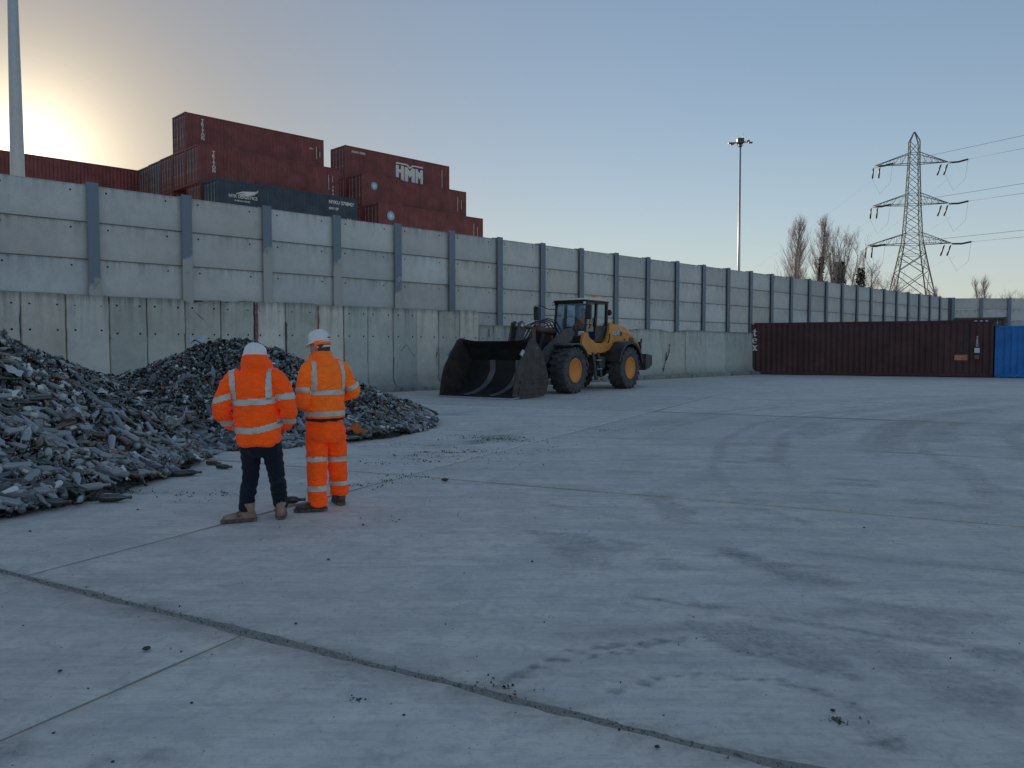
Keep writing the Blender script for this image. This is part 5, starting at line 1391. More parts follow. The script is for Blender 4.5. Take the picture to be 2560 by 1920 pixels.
def hair_shell(M_):
    mb = MB(); T = lambda x, y, z: M_ @ Vector((x, y, z))
    rg = []
    for z, rx, yb, yf in ((-0.075, 0.055, -0.086, -0.03), (-0.05, 0.068, -0.098, -0.02), (0.0, 0.079, -0.106, 0.01), (0.04, 0.082, -0.108, 0.06), (0.08, 0.072, -0.098, 0.07), (0.108, 0.04, -0.05, 0.04)):
        cy_ = (yb + yf) / 2; ry = (yf - yb) / 2; c0 = T(0, cy_, z)
        rg.append((c0, T(rx, cy_, z) - c0, T(0, cy_ + ry, z) - c0, 2.2))
    mb.loft(rg, 18)
    return remeshed(mb, 'hair', M_HAIR, 0.008, 2, folds(0.003, (60, 60, 40)))

def eyes(parent, M_):
    for s in (-1, 1):
        mb = MB(); mb.lathe([(0.0, -0.012), (0.010, -0.007), (0.012, 0.0), (0.010, 0.007), (0.0, 0.012)], 10, M_ @ Matrix.Translation((s * 0.031, 0.088, 0.0)))
        mb.build('eye', M_EYE, parent)

# ---------------------------------------------------------------- left man: orange bomber jacket, dark jeans
P1 = empty('person', 'man seen from behind in orange jacket, dark jeans and tan boots with hands in pockets', 'person', 'people talking in the yard', (-2.357, 7.36, 0))
t1 = R(-8)
hM = None
mb = MB()
HC = Vector((-0.035, 0.05, 1.462))
hM = head_into(mb, HC, R(-32), R(10))
mb.tube([(0.01, 0.0, 1.32), (0.02, 0.02, 1.44)], [0.062, 0.056], 14)
mb.loft([ring(0, 0, z, rx, ry, t1) for z, rx, ry in ((0.70, .15, .11), (0.85, .15, .11), (1.05, .155, .115), (1.22, .165, .11), (1.33, .13, .08), (1.37, .06, .06))], 20)
AR = [((0.165, -0.01, 1.315), .055), ((0.29, -0.035, 1.14), .048), ((0.305, -0.03, 1.03), .044), ((0.275, 0.06, 0.92), .038), ((0.205, 0.18, 0.85), .030)]
AL = [((-0.19, -0.02, 1.315), .055), ((-0.30, -0.05, 1.12), .048), ((-0.315, -0.05, 1.00), .044), ((-0.28, 0.04, 0.91), .038), ((-0.20, 0.17, 0.84), .030)]
limb(mb, AR); limb(mb, AL)
hand_into(mb, (0.205, 0.18, 0.85), (-0.45, 0.5, -0.6), (-0.6, -0.5, 0), 0.4)
hand_into(mb, (-0.20, 0.17, 0.84), (0.45, 0.5, -0.6), (0.6, -0.5, 0), 0.4, left=True)
LL = [((-0.055, 0.0, 0.72), .085), ((-0.065, 0.01, 0.58), .072), ((-0.07, 0.01, 0.40), .055), ((-0.085, -0.045, 0.22), .045), ((-0.09, -0.07, 0.09), .038)]
RL = [((0.125, 0.0, 0.72), .085), ((0.14, 0.015, 0.58), .072), ((0.165, 0.03, 0.40), .055), ((0.178, 0.07, 0.22), .045), ((0.187, 0.08, 0.09), .038)]
limb(mb, LL); limb(mb, RL)
b1 = link('body', remeshed(mb, 'body', M_SKIN, 0.009, 3), P1)
eyes(b1, hM)
link('hair', hair_shell(hM), P1)
mb = MB()
mb.loft([ring(0.015, 0, 0.685, .165, .135, t1), ring(0.015, 0, 0.70, .182, .148, t1), ring(0.012, 0, 0.76, .200, .158, t1), ring(0.008, 0, 0.86, .210, .160, t1), ring(0.0, 0, 0.98, .212, .158, t1), ring(0.0, -.005, 1.10, .208, .152, t1), ring(-0.005, -.01, 1.20, .208, .145, t1), ring(-0.005, -.01, 1.28, .200, .132, t1), ring(-0.005, 0, 1.345, .165, .11, t1), ring(0.0, 0.005, 1.385, .125, .10, t1), ring(0.0, .01, 1.40, .112, .10, t1)], 28)
# raised collar with the rolled hood at the nape
mb.loft([ring(0.0, .01, 1.37, .135, .115, t1), ring(0.0, .012, 1.42, .138, .122, t1), ring(-0.005, .015, 1.475, .124, .118, t1), ring(-0.015, .02, 1.525, .098, .098, t1)], 24)
limb(mb, [((0.13, -0.005, 1.325), .085), ((0.20, -0.015, 1.30), .088), ((0.265, -0.035, 1.17), .080), ((0.300, -0.035, 1.04), .076), ((0.275, 0.05, 0.93), .066), ((0.225, 0.13, 0.86), .058)])
limb(mb, [((-0.14, -0.005, 1.325), .085), ((-0.215, -0.02, 1.285), .088), ((-0.275, -0.05, 1.15), .080), ((-0.310, -0.05, 1.01), .076), ((-0.285, 0.035, 0.92), .066), ((-0.220, 0.12, 0.85), .058)])
jk = remeshed(mb, 'jacket', M_HIVIS, 0.0095, 5, folds(0.010, (6, 6, 12), 0.005, 1))
J1 = link('jacket', jk, P1)
tor = lambda x: (x > -0.205) & (x < 0.195)
bands(jk, 'reflective_band', M_TAPE, lambda x, y, z, n: tor(x) & (z > 1.075 + .06 * x) & (z < 1.132 + .06 * x), J1)
bands(jk, 'reflective_band', M_TAPE, lambda x, y, z, n: (np.abs(x) < 0.235) & (y < 0.12) & (z > 0.815 + .10 * x + .6 * x * x) & (z < 0.872 + .10 * x + .6 * x * x), J1)
bands(jk, 'reflective_band', M_TAPE, lambda x, y, z, n: (x < -0.207) & (z > 1.10 + .3 * (x + .3)) & (z < 1.155 + .3 * (x + .3)), J1)
bands(jk, 'reflective_band', M_TAPE, lambda x, y, z, n: (x > 0.197) & (z > 1.115 + .1 * (x - .2)) & (z < 1.170 + .1 * (x - .2)), J1)
bands(jk, 'reflective_band', M_TAPE, lambda x, y, z, n: (x < -0.205) & (z > 0.872) & (z < 0.925), J1)
bands(jk, 'reflective_band', M_TAPE, lambda x, y, z, n: (x > 0.205) & (z > 0.895) & (z < 0.945), J1)
bands(jk, 'reflective_band', M_TAPE, lambda x, y, z, n: (n[:, 1] < 0.25) & (z > 1.12) & (z < 1.40) & (np.abs(x + 0.168 + .13 * (z - 1.13)) < 0.024), J1)
bands(jk, 'reflective_band', M_TAPE, lambda x, y, z, n: (n[:, 1] < 0.25) & (z > 1.13) & (z < 1.40) & (np.abs(x - 0.150 + .02 * (z - 1.13)) < 0.024), J1)
mb = MB()
mb.loft([ring(0.035, 0, 0.60, .150, .115, t1), ring(0.035, 0, 0.66, .170, .125, t1), ring(0.03, 0, 0.76, .165, .125, t1), ring(0.03, 0, 0.80, .15, .11, t1)], 22)
limb(mb, [((-0.06, 0.0, 0.70), .092), ((-0.066, 0.005, 0.60), .086), ((-0.070, 0.01, 0.42), .074), ((-0.082, -0.035, 0.24), .068), ((-0.09, -0.06, 0.12), .062), ((-0.09, -0.062, 0.095), .060)])
limb(mb, [((0.125, 0.0, 0.70), .092), ((0.140, 0.01, 0.60), .086), ((0.165, 0.03, 0.42), .074), ((0.176, 0.065, 0.24), .068), ((0.186, 0.075, 0.12), .062), ((0.187, 0.075, 0.10), .060)])
link('trousers', remeshed(mb, 'trousers', M_JEANS, 0.0105, 4, folds(0.009, (8, 8, 18), 0.005, 2)), P1)
boot(P1, (-0.078, -0.07, 0), R(202), M_TAN)
boot(P1, (0.187, 0.07, 0), R(104), M_TAN)
helmet(P1, hM, R(0), 0.90)

# ---------------------------------------------------------------- right man: orange top and trousers
P2 = empty('person', 'man in full orange work suit and dark boots looking left, white helmet with orange band', 'person', 'people talking in the yard', (-1.856, 7.9, 0))
t2 = R(36)
fw = Vector((-math.sin(t2), math.cos(t2), 0)); rt = Vector((math.cos(t2), math.sin(t2), 0))
def L2(x, y, z): return rt * x + fw * y + Vector((0, 0, z))
mb = MB()
HC2 = L2(-0.01, 0.095, 1.598)
hM2 = head_into(mb, HC2, R(62), R(6))
mb.tube([L2(0, 0.01, 1.42), L2(0, 0.06, 1.56)], [0.062, 0.056], 14)
mb.loft([ring(0, 0, z, rx, ry, t2) for z, rx, ry in ((0.86, .15, .11), (1.0, .14, .105), (1.2, .16, .12), (1.36, .165, .11), (1.44, .12, .08), (1.48, .06, .06))], 20)
A2R = [(L2(0.15, 0, 1.40), .052), (L2(0.275, -0.04, 1.19), .046), (L2(0.29, -0.03, 1.15), .044), (L2(0.22, 0.14, 1.10), .038), (L2(0.13, 0.25, 1.10), .030)]
A2L = [(L2(-0.15, 0, 1.40), .052), (L2(-0.21, -0.01, 1.18), .046), (L2(-0.225, -0.01, 1.08), .044), (L2(-0.16, 0.14, 1.05), .038), (L2(-0.09, 0.25, 1.08), .030)]
limb(mb, A2R); limb(mb, A2L)
hand_into(mb, L2(0.13, 0.25, 1.10), L2(-0.8, 0.5, 0.1), L2(0, -1, 0), 0.7)
hand_into(mb, L2(-0.09, 0.25, 1.08), L2(0.8, 0.5, 0.1), L2(0, -1, 0), 0.7, left=True)
limb(mb, [((-0.075, 0, 0.86), .085), ((-0.07, -0.02, 0.66), .075), ((-0.065, -0.05, 0.44), .055), ((-0.055, -0.10, 0.24), .045), ((-0.05, -0.13, 0.09), .038)])
limb(mb, [((0.085, 0.05, 0.86), .085), ((0.095, 0.09, 0.66), .075), ((0.088, 0.13, 0.44), .055), ((0.09, 0.18, 0.24), .045), ((0.092, 0.20, 0.09), .038)])
b2 = link('body', remeshed(mb, 'body', M_SKIN, 0.009, 3), P2)
eyes(b2, hM2)
link('hair', hair_shell(hM2), P2)
mb = MB()
cR = lambda x, y, z, rx, ry, e=2.3: (lambda c: ring(c.x, c.y, z, rx, ry, t2, e))(L2(x, y, z))
mb.loft([cR(0, 0, 0.875, .165, .130), cR(0, 0, 0.90, .185, .145), cR(0, 0, 0.96, .193, .150), cR(0, 0, 1.06, .188, .148), cR(0, 0, 1.18, .192, .146), cR(0, -.005, 1.30, .198, .140), cR(0, -.005, 1.37, .188, .128), cR(0, 0.005, 1.43, .145, .105), cR(0, 0.02, 1.465, .105, .095)], 28)
mb.loft([cR(0, 0.02, 1.44, .110, .105), cR(0, 0.035, 1.50, .098, .110), cR(0, 0.05, 1.555, .085, .098)], 24)
mb.loft([cR(-0.01, 0.11, 1.43, .07, .055), cR(-0.03, 0.165, 1.485, .06, .055), cR(-0.03, 0.17, 1.535, .045, .035)], 14)     # open collar flap
limb(mb, [(L2(0.10, 0, 1.415), .076), (L2(0.165, -0.01, 1.385), .080), (L2(0.235, -0.04, 1.26), .070), (L2(0.292, -0.03, 1.155), .066), (L2(0.23, 0.11, 1.11), .060), (L2(0.14, 0.22, 1.10), .052)])
limb(mb, [(L2(-0.10, 0, 1.415), .076), (L2(-0.165, -0.005, 1.385), .080), (L2(-0.205, -0.01, 1.25), .074), (L2(-0.228, -0.01, 1.09), .070), (L2(-0.17, 0.11, 1.04), .064), (L2(-0.10, 0.22, 1.06), .052)])
jk2 = remeshed(mb, 'work_top', M_HIVIS2, 0.0095, 5, folds(0.009, (6, 6, 12), 0.005, 4))
J2 = link('work_top', jk2, P2)
def loc2(x, y): return x * rt.x + y * rt.y, x * fw.x + y * fw.y
def mk2(fn):
    def f(x, y, z, n):
        a, b = loc2(x, y); na, nb = loc2(n[:, 0], n[:, 1]); return fn(a, b, z, na, nb)
    return f
bands(jk2, 'reflective_band', M_TAPE, mk2(lambda a, b, z, na, nb: (np.abs(a) < 0.188) & (z > 1.135) & (z < 1.185)), J2)
bands(jk2, 'reflective_band', M_TAPE, mk2(lambda a, b, z, na, nb: (z > 0.925) & (z < 0.972)), J2)
bands(jk2, 'reflective_band', M_TAPE, mk2(lambda a, b, z, na, nb: (a < -0.189) & (z > 1.165) & (z < 1.215)), J2)
bands(jk2, 'reflective_band', M_TAPE, mk2(lambda a, b, z, na, nb: (a > 0.190) & (z - .6 * (a - .27) > 1.185) & (z - .6 * (a - .27) < 1.24)), J2)
for sg in (-1, 1): bands(jk2, 'reflective_band', M_TAPE, mk2(lambda a, b, z, na, nb: (a * sg > 0) & (z > 1.175) & (z < 1.46) & (np.abs(np.abs(a) - 0.150 + .10 * np.maximum(0, z - 1.33)) < 0.022) & ((b < 0.05) | (z < 1.4))), J2)
bands(jk2, 'waist_rib', M_RIB, mk2(lambda a, b, z, na, nb: (z < 0.905)), J2, 0.006)
mb = MB()
mb.loft([cR(0, 0.02, 0.66, .150, .13), cR(0, 0.02, 0.74, .180, .145), cR(0, 0.01, 0.84, .178, .14), cR(0, 0, 0.90, .165, .125)], 22)
limb(mb, [((-0.085, -0.01, 0.82), .100), ((-0.078, -0.02, 0.66), .100), ((-0.070, -0.05, 0.45), .094), ((-0.058, -0.10, 0.25), .090), ((-0.050, -0.125, 0.10), .088), ((-0.050, -0.125, 0.055), .086)])
limb(mb, [((0.085, 0.05, 0.82), .098), ((0.095, 0.09, 0.66), .096), ((0.088, 0.13, 0.45), .090), ((0.090, 0.18, 0.25), .086), ((0.092, 0.20, 0.14), .086), ((0.092, 0.20, 0.10), .084)])
tr2 = remeshed(mb, 'work_trousers', M_HIVIS, 0.0105, 4, folds(0.012, (7, 7, 13), 0.005, 6))
T2 = link('work_trousers', tr2, P2)
lf = lambda x, y: (x * 0.6 + y * 0.5) < 0.03
for fn in (lambda x, y, z, n: lf(x, y) & (z > 0.475) & (z < 0.525), lambda x, y, z, n: lf(x, y) & (z > 0.195) & (z < 0.245), lambda x, y, z, n: ~lf(x, y) & (z > 0.455) & (z < 0.507), lambda x, y, z, n: ~lf(x, y) & (z > 0.205) & (z < 0.25)):
    bands(tr2, 'reflective_band', M_TAPE, fn, T2)
boot(P2, (-0.04, -0.14, 0), R(194), M_BROWNB, 0.12)
boot(P2, (0.10, 0.20, 0), R(115), M_BROWNB, 0.16)
h2 = helmet(P2, hM2, R(-4), 0.90)
mb = MB(); n = 20; vs = []
for k_ in range(n + 1):
    a = R(180 + 10 + 160 * k_ / n)
    for z in (-0.036, 0.004): vs.append((0.098 * math.cos(a), 0.121 * math.sin(a), z))
mb.add(vs, [(2*i, 2*i + 2, 2*i + 3, 2*i + 1) for i in range(n)], 0, True)
link('sweat_band', mb.mesh('sweat_band', M_HIVIS2), h2)
mb = MB(); vs = []
for k_ in range(n + 1):
    a = R(180 + 5 + 170 * k_ / n)
    for z in (-0.066, -0.044): vs.append((0.088 * math.cos(a), 0.113 * math.sin(a), z))
mb.add(vs, [(2*i, 2*i + 2, 2*i + 3, 2*i + 1) for i in range(n)], 0, True)
link('head_strap', mb.mesh('head_strap', M_TAPE), h2)
mb = MB(); mb.box(-0.02, 0.02, -0.1215, -0.116, 0.022, 0.036); link('sticker', mb.mesh('sticker', M_STICK), h2, (0, 0, 0), (0, 0, R(12)))

# ---------------------------------------------------------------- driver in the loader's cab
DV = empty('person', 'loader driver in orange vest sitting behind the cab glass', 'person')
DV.parent = None
DV.matrix_world = Matrix.Translation((1.12, 28.2, 0)) @ Matrix.Rotation(math.atan2(hd.y, hd.x) - R(90), 4, 'Z') @ Matrix.Translation((0, -2.75, -0.02))
mb = MB()
hMd = head_into(mb, Vector((0, 0.06, 2.98)), 0, R(4))
mb.tube([(0, 0.0, 2.74), (0, 0.04, 2.90)], [0.062, 0.056], 12)
mb.loft([ring(0, 0, z, rx, ry, 0) for z, rx, ry in ((2.14, .17, .13), (2.3, .16, .12), (2.52, .18, .125), (2.68, .18, .11), (2.76, .10, .07))], 18)
for s_ in (-1, 1):
    limb(mb, [((s_ * 0.19, 0, 2.68), .058), ((s_ * 0.28, 0.04, 2.46), .050), ((s_ * 0.26, 0.20, 2.36), .045), ((s_ * 0.17, 0.44, 2.40), .032)])
    hand_into(mb, (s_ * 0.17, 0.44, 2.40), (-s_ * 0.3, 0.9, 0.0), (0, 0.2, -1), 0.9, left=s_ < 0)
    limb(mb, [((s_ * 0.09, 0.0, 2.22), .09), ((s_ * 0.14, 0.28, 2.22), .078), ((s_ * 0.15, 0.46, 2.18), .06), ((s_ * 0.15, 0.52, 1.98), .048), ((s_ * 0.14, 0.56, 1.90), .04)])
bd_ = link('body', remeshed(mb, 'body', M_SKIN, 0.014, 3), DV)
eyes(bd_, hMd); link('hair', hair_shell(hMd), DV)
mb = MB()
mb.loft([ring(0, 0, z, rx, ry, 0) for z, rx, ry in ((2.16, .18, .15), (2.3, .19, .15), (2.52, .205, .15), (2.68, .195, .13), (2.78, .11, .09))], 20)
for s_ in (-1, 1): limb(mb, [((s_ * 0.17, 0, 2.68), .080), ((s_ * 0.29, 0.04, 2.46), .068), ((s_ * 0.26, 0.20, 2.36), .060), ((s_ * 0.19, 0.38, 2.39), .048)])
vj = remeshed(mb, 'vest', M_HIVISD, 0.014, 4, folds(0.006, (8, 8, 12)))
V_ = link('vest', vj, DV)
bands(vj, 'reflective_band', M_TAPE, lambda x, y, z, n: (np.abs(x) < .21) & (z > 2.34) & (z < 2.40), V_)
mb = MB()
for s_ in (-1, 1): limb(mb, [((s_ * 0.09, -0.02, 2.22), .10), ((s_ * 0.14, 0.28, 2.23), .090), ((s_ * 0.15, 0.47, 2.18), .075), ((s_ * 0.15, 0.53, 1.97), .064)])
link('trousers', remeshed(mb, 'trousers', M_JEANS, 0.014, 4), DV)
# ================================================================== heaps of bottles and broken glass
MOUNDS = [(-9.76, 10.929, 2.828, 5.058, 6.448, 0.345), (-5.599, 16.137, 1.753, 3.799, 3.924, -0.392), (-10.291, 18.797, 0.963, 4.118, 3.19, 0.511)]
def mound_h(X, Y, which=None):
    out = np.zeros_like(X)
    for i, (x0, y0, h, rx, ry, a) in enumerate(MOUNDS):
        if which is not None and i not in which: continue
        c, s = math.cos(a), math.sin(a)
        q = (X - x0) * c + (Y - y0) * s; r = -(X - x0) * s + (Y - y0) * c
        wob = 1 + 0.10 * (vnoise(X + 5, Y + 9, 0.7) - 0.5) + 0.06 * (vnoise(X, Y, 2.1) - 0.5)
        e = np.sqrt((q / rx) ** 2 + (r / ry) ** 2 + 0.01) * wob - 0.1
        out = np.maximum(out, h * (1 - e))
    return out
def heap_h(X, Y, which=None):
    h = mound_h(X, Y, which)
    rough = (vnoise(X, Y, 5.0) - 0.5) * 0.10 + (vnoise(X + 7, Y, 13.0) - 0.5) * 0.06
    return np.where(h > 0, h + rough * np.clip(h * 4, 0, 1), h)

def tint_mat(name, attr, rough=0.3, dust=0.5, spec=0.6):
    k = NT(name)
    p = k.pos()
    n1 = k.noise(p, 30, 4, 0.65); n2 = k.noise(p, 7, 4, 0.6)
    if attr: at = k.n('ShaderNodeAttribute'); at.attribute_name = 'tint'; c = at.outputs['Color']
    else: c = k.n('ShaderNodeObjectInfo').outputs['Color']
    f = k.math('MULTIPLY', k.ramp(k.math('ADD', k.math('MULTIPLY', n1, .5), k.math('MULTIPLY', n2, .5)), [(0.40, 0), (0.65, 1)]), dust)
    up = k.sep(k.n('ShaderNodeNewGeometry').outputs['Normal'])[2]
    f = k.math('MULTIPLY', f, k.math('MULTIPLY_ADD', up, 0.5, 0.5, clamp=True))
    c = k.mix(f, c, (0.36, 0.34, 0.31))
    k.set(color=c, rough=k.math('ADD', rough, k.math('MULTIPLY', f, 0.6)), spec=spec)
    k.bump(n1, 0.1, 0.004)
    return k.m
M_CULLET = tint_mat('broken_glass', True, 0.12, 0.22, 0.9)
M_BOTTLE = tint_mat('dusty_bottle_glass', False, 0.14, 0.34, 0.8)
M_PAPER = simple('paper_label_stock', (0.62, 0.61, 0.57), 0.8, var=0.12, scale=30, dirt=(0.3, 0.28, 0.25), dirt_amt=0.5)
k = NT('heap_core')
p = k.pos(); n1 = k.noise(p, 18, 5, 0.7); n2 = k.noise(p, 45, 4, 0.7); vo = k.n('ShaderNodeTexVoronoi'); vo.inputs['Scale'].default_value = 26; k.l(p, vo.inputs['Vector'])
c = k.mix(k.ramp(vo.outputs['Color'], [(0.3, 0), (0.75, 1)]), (0.018, 0.022, 0.024), (0.13, 0.135, 0.135))
k.set(color=k.mix(k.ramp(n2, [(0.45, 0), (0.7, 1)]), c, (0.05, 0.042, 0.035)), rough=0.5)
k.bump(k.math('ADD', n1, vo.outputs['Distance']), 1.0, 0.05)
M_CORE = k.m

BOT = {
 'wine':  [(0.0, 0.0), (.035, .0), (.0385, .012), (.0385, .19), (.033, .212), (.018, .235), (.0145, .26), (.0145, .288), (.0175, .29), (.0175, .305), (.0, .305)],
 'fizz':  [(0.0, 0.0), (.042, .0), (.0455, .014), (.0455, .16), (.040, .19), (.024, .235), (.0155, .27), (.0155, .29), (.020, .292), (.018, .315), (.0, .315)],
 'spirit': [(0.0, 0.0), (.036, .0), (.0395, .01), (.0395, .185), (.036, .203), (.017, .218), (.0145, .225), (.0145, .265), (.018, .267), (.018, .285), (.0, .285)],
 'beer':  [(0.0, 0.0), (.029, .0), (.032, .010), (.032, .135), (.027, .155), (.016, .185), (.0135, .205), (.0155, .208), (.0155, .225), (.0, .225)],
 'jar':   [(0.0, 0.0), (.036, .0), (.041, .010), (.041, .095), (.036, .108), (.033, .112), (.0345, .114), (.0345, .128), (.0, .128)],
 'pop':   [(0.0, 0.0), (.034, .0), (.038, .012), (.038, .15), (.034, .18), (.022, .215), (.016, .235), (.016, .25), (.0, .252)],
}
def lathe_np(prof, n):
    V = []; F = []
    for r, z in prof:
        for k_ in range(n):
            a = 2 * math.pi * k_ / n; V.append((r * math.cos(a), r * math.sin(a), z))
    for i in range(len(prof) - 1):
        for k_ in range(n):
            k2 = (k_ + 1) % n
            a, b, c, d = i*n + k_, i*n + k2, (i+1)*n + k2, (i+1)*n + k_
            if prof[i][0] > 0: F.append((a, b, c))
            if prof[i+1][0] > 0: F.append((a, c, d))
            elif prof[i][0] > 0: pass
    return np.array(V), np.array(F)
def shard_np(seed):
    rr = np.random.default_rng(seed)
    kind = seed % 4
    if kind == 0:      # curved bottle wall piece
        V = []; n = 4
        for i in range(n):
            a = (i / (n - 1) - 0.5) * rr.uniform(1.2, 2.6)
            for z in (0, 1):
                V.append((0.038 * math.cos(a) - 0.036, 0.038 * math.sin(a), (z - 0.5) * rr.uniform(0.03, 0.08)))
        F = [(2*i, 2*i + 2, 2*i + 3) for i in range(n - 1)] + [(2*i, 2*i + 3, 2*i + 1) for i in range(n - 1)]
    elif kind == 1:    # chunk
        V = rr.normal(size=(6, 3)); V /= np.linalg.norm(V, axis=1)[:, None]; V = V * rr.uniform(0.018, 0.035, (6, 1))
        F = [(0,1,2),(0,2,3),(0,3,4),(0,4,1),(5,2,1),(5,3,2),(5,4,3),(5,1,4)]
    elif kind == 2:    # flat flake with thickness
        m = 5; a = np.sort(rr.uniform(0, 2*math.pi, m)); r = rr.uniform(0.02, 0.05, m)
        top = np.stack([r*np.cos(a), r*np.sin(a), np.full(m, 0.003)], 1); V = np.concatenate([top, top * [1, 1, -1]])
        F = [(0, i, i + 1) for i in range(1, m - 1)] + [(m, m + i + 1, m + i) for i in range(1, m - 1)] + [(i, m + i, m + (i + 1) % m) for i in range(m)] + [(i, m + (i + 1) % m, (i + 1) % m) for i in range(m)]
    else:              # broken neck / base ring
        V = []; n = 7; r = rr.choice([0.016, 0.036]); h = rr.uniform(0.02, 0.06)
        for i in range(n):
            a = 2*math.pi*i/n; V += [(r*math.cos(a), r*math.sin(a), 0), (r*math.cos(a), r*math.sin(a), h * rr.uniform(0.4, 1.0))]
        F = [(2*i, (2*i + 2) % (2*n), (2*i + 3) % (2*n)) for i in range(n)] + [(2*i, (2*i + 3) % (2*n), 2*i + 1) for i in range(n)]
    return np.array(V, float), np.array(F)

class Heap:
    def __init__(self): self.V = []; self.F = []; self.C = []; self.n = 0
    def add(self, V, F, pos, mats, cols, scl):
        N = len(pos)
        W_ = np.einsum('nij,vj->nvi', mats, V) * scl[:, None, None] + pos[:, None, :]
        self.V.append(W_.reshape(-1, 3))
        self.F.append((F[None] + (np.arange(N) * len(V))[:, None, None]).reshape(-1, 3) + self.n)
        self.C.append(np.repeat(cols, len(V), axis=0)); self.n += N * len(V)
    def build(self, name, mat, parent=None):
        V = np.concatenate(self.V).astype(np.float32); F = np.concatenate(self.F).astype(np.int32); C = np.concatenate(self.C).astype(np.float32)
        me = bpy.data.meshes.new(name)
        me.vertices.add(len(V)); me.vertices.foreach_set('co', V.ravel())
        me.loops.add(F.size); me.loops.foreach_set('vertex_index', F.ravel())
        me.polygons.add(len(F)); me.polygons.foreach_set('loop_start', np.arange(0, F.size, 3, dtype=np.int32)); me.polygons.foreach_set('loop_total', np.full(len(F), 3, np.int32))
        at = me.attributes.new('tint', 'FLOAT_COLOR', 'POINT'); at.data.foreach_set('color', np.concatenate([C, np.ones((len(C), 1), np.float32)], 1).ravel())
        me.materials.append(mat); me.update(); me.validate()
        return link(name, me, parent)

rng = np.random.default_rng(21)
def frames(nrm, n, tilt=0.3):
    """random frames whose z axis lies in the slope; x axis about along the normal"""
    r = rng.normal(size=(n, 3)); ax = r - nrm * (r * nrm).sum(1)[:, None]; ax /= np.linalg.norm(ax, axis=1)[:, None]
    ax = ax + nrm * rng.normal(0, tilt, n)[:, None]; ax /= np.linalg.norm(ax, axis=1)[:, None]
    u = np.cross(ax, rng.normal(size=(n, 3))); u /= np.linalg.norm(u, axis=1)[:, None]
    v = np.cross(ax, u)
    return np.stack([u, v, ax], -1)
PAL = np.array([(.20, .22, .23), (.11, .13, .145), (.36, .38, .39), (.010, .016, .015), (.016, .024, .021), (.016, .017, .022), (.075, .042, .022), (.050, .030, .018), (.16, .20, .17), (.66, .66, .63), (.22, .15, .10), (.34, .10, .05)])  # the near-white tint paints in sky glints as well as label scraps
PW = np.array([.17, .15, .09, .17, .13, .07, .06, .05, .05, .03, .02, .01]); PW /= PW.sum()
PWs = np.array([.09, .11, .07, .16, .14, .10, .11, .09, .05, .06, .06, .012]); PWs /= PWs.sum()
def palette(n, w): return PAL[rng.choice(len(PAL), n, p=w)] * rng.uniform(0.75, 1.2, (n, 1))

def sample(which, n, power, lowbias=0.0):
    """points on the heap that face the camera, thinner with distance"""
    out = []
    while sum(len(o) for o in out) < n:
        m = 40000
        i = rng.choice(which, m); mo = np.array(MOUNDS)[i]
        r = np.sqrt(rng.random(m)) * 1.05; a = rng.uniform(0, 2 * math.pi, m)
        q = r * np.cos(a) * mo[:, 3]; s = r * np.sin(a) * mo[:, 4]
        X = mo[:, 0] + q * np.cos(mo[:, 5]) - s * np.sin(mo[:, 5]); Y = mo[:, 1] + q * np.sin(mo[:, 5]) + s * np.cos(mo[:, 5])
        h = mound_h(X, Y)
        d = np.hypot(X, Y); u = X / np.maximum(Y, 0.1)
        e = 0.1
        gx = (mound_h(X + e, Y) - mound_h(X - e, Y)) / (2 * e); gy = (mound_h(X, Y + e) - mound_h(X, Y - e)) / (2 * e)
        face = (gx * X + gy * Y) / d + (h - EYE) / d * -1      # >0: slope rises away from the eye
        t = X * NV.x + Y * NV.y
        ok = (h > -0.06) & (u > -0.74) & (u < 0.7) & (Y > 4) & (t < 23.0) & (face > -0.12)
        w = (7.0 / d) ** power * np.exp(-lowbias * np.maximum(h, 0))
        ok &= rng.random(m) < w
        nn = np.stack([-gx, -gy, np.ones(m)], 1); nn /= np.linalg.norm(nn, axis=1)[:, None]
        out.append(np.concatenate([np.stack([X, Y, h], 1), nn], 1)[ok])
    o = np.concatenate(out)[:n]
    o[:, 2] = np.maximum(heap_h(o[:, 0], o[:, 1]), 0)
    return o[:, :3], o[:, 3:]

# core of each heap
def core(which, x0, x1, y0, y1, st):
    xs = np.arange(x0, x1, st); ys = np.arange(y0, y1, st)
    X, Y = np.meshgrid(xs, ys, indexing='ij')
    h0 = mound_h(X, Y, which); h = heap_h(X, Y, which) - 0.03 - 0.15 * np.exp(-np.maximum(h0, 0) / 0.16)
    lim = X * NV.x + Y * NV.y
    keep = (h > -0.05) & (lim < 23.2)
    idx = np.full(X.shape, -1); idx[keep] = np.arange(keep.sum())
    V = np.stack([X[keep], Y[keep], np.maximum(h[keep], -0.04)], 1)
    q = [idx[:-1, :-1], idx[1:, :-1], idx[1:, 1:], idx[:-1, 1:]]
    m = (q[0] >= 0) & (q[1] >= 0) & (q[2] >= 0) & (q[3] >= 0)
    F = np.stack([a[m] for a in q], 1)
    me = bpy.data.meshes.new('heap_core'); me.from_pydata(V.tolist(), [], F.tolist()); me.materials.append(M_CORE)
    me.update(); return me
HEAPS = []
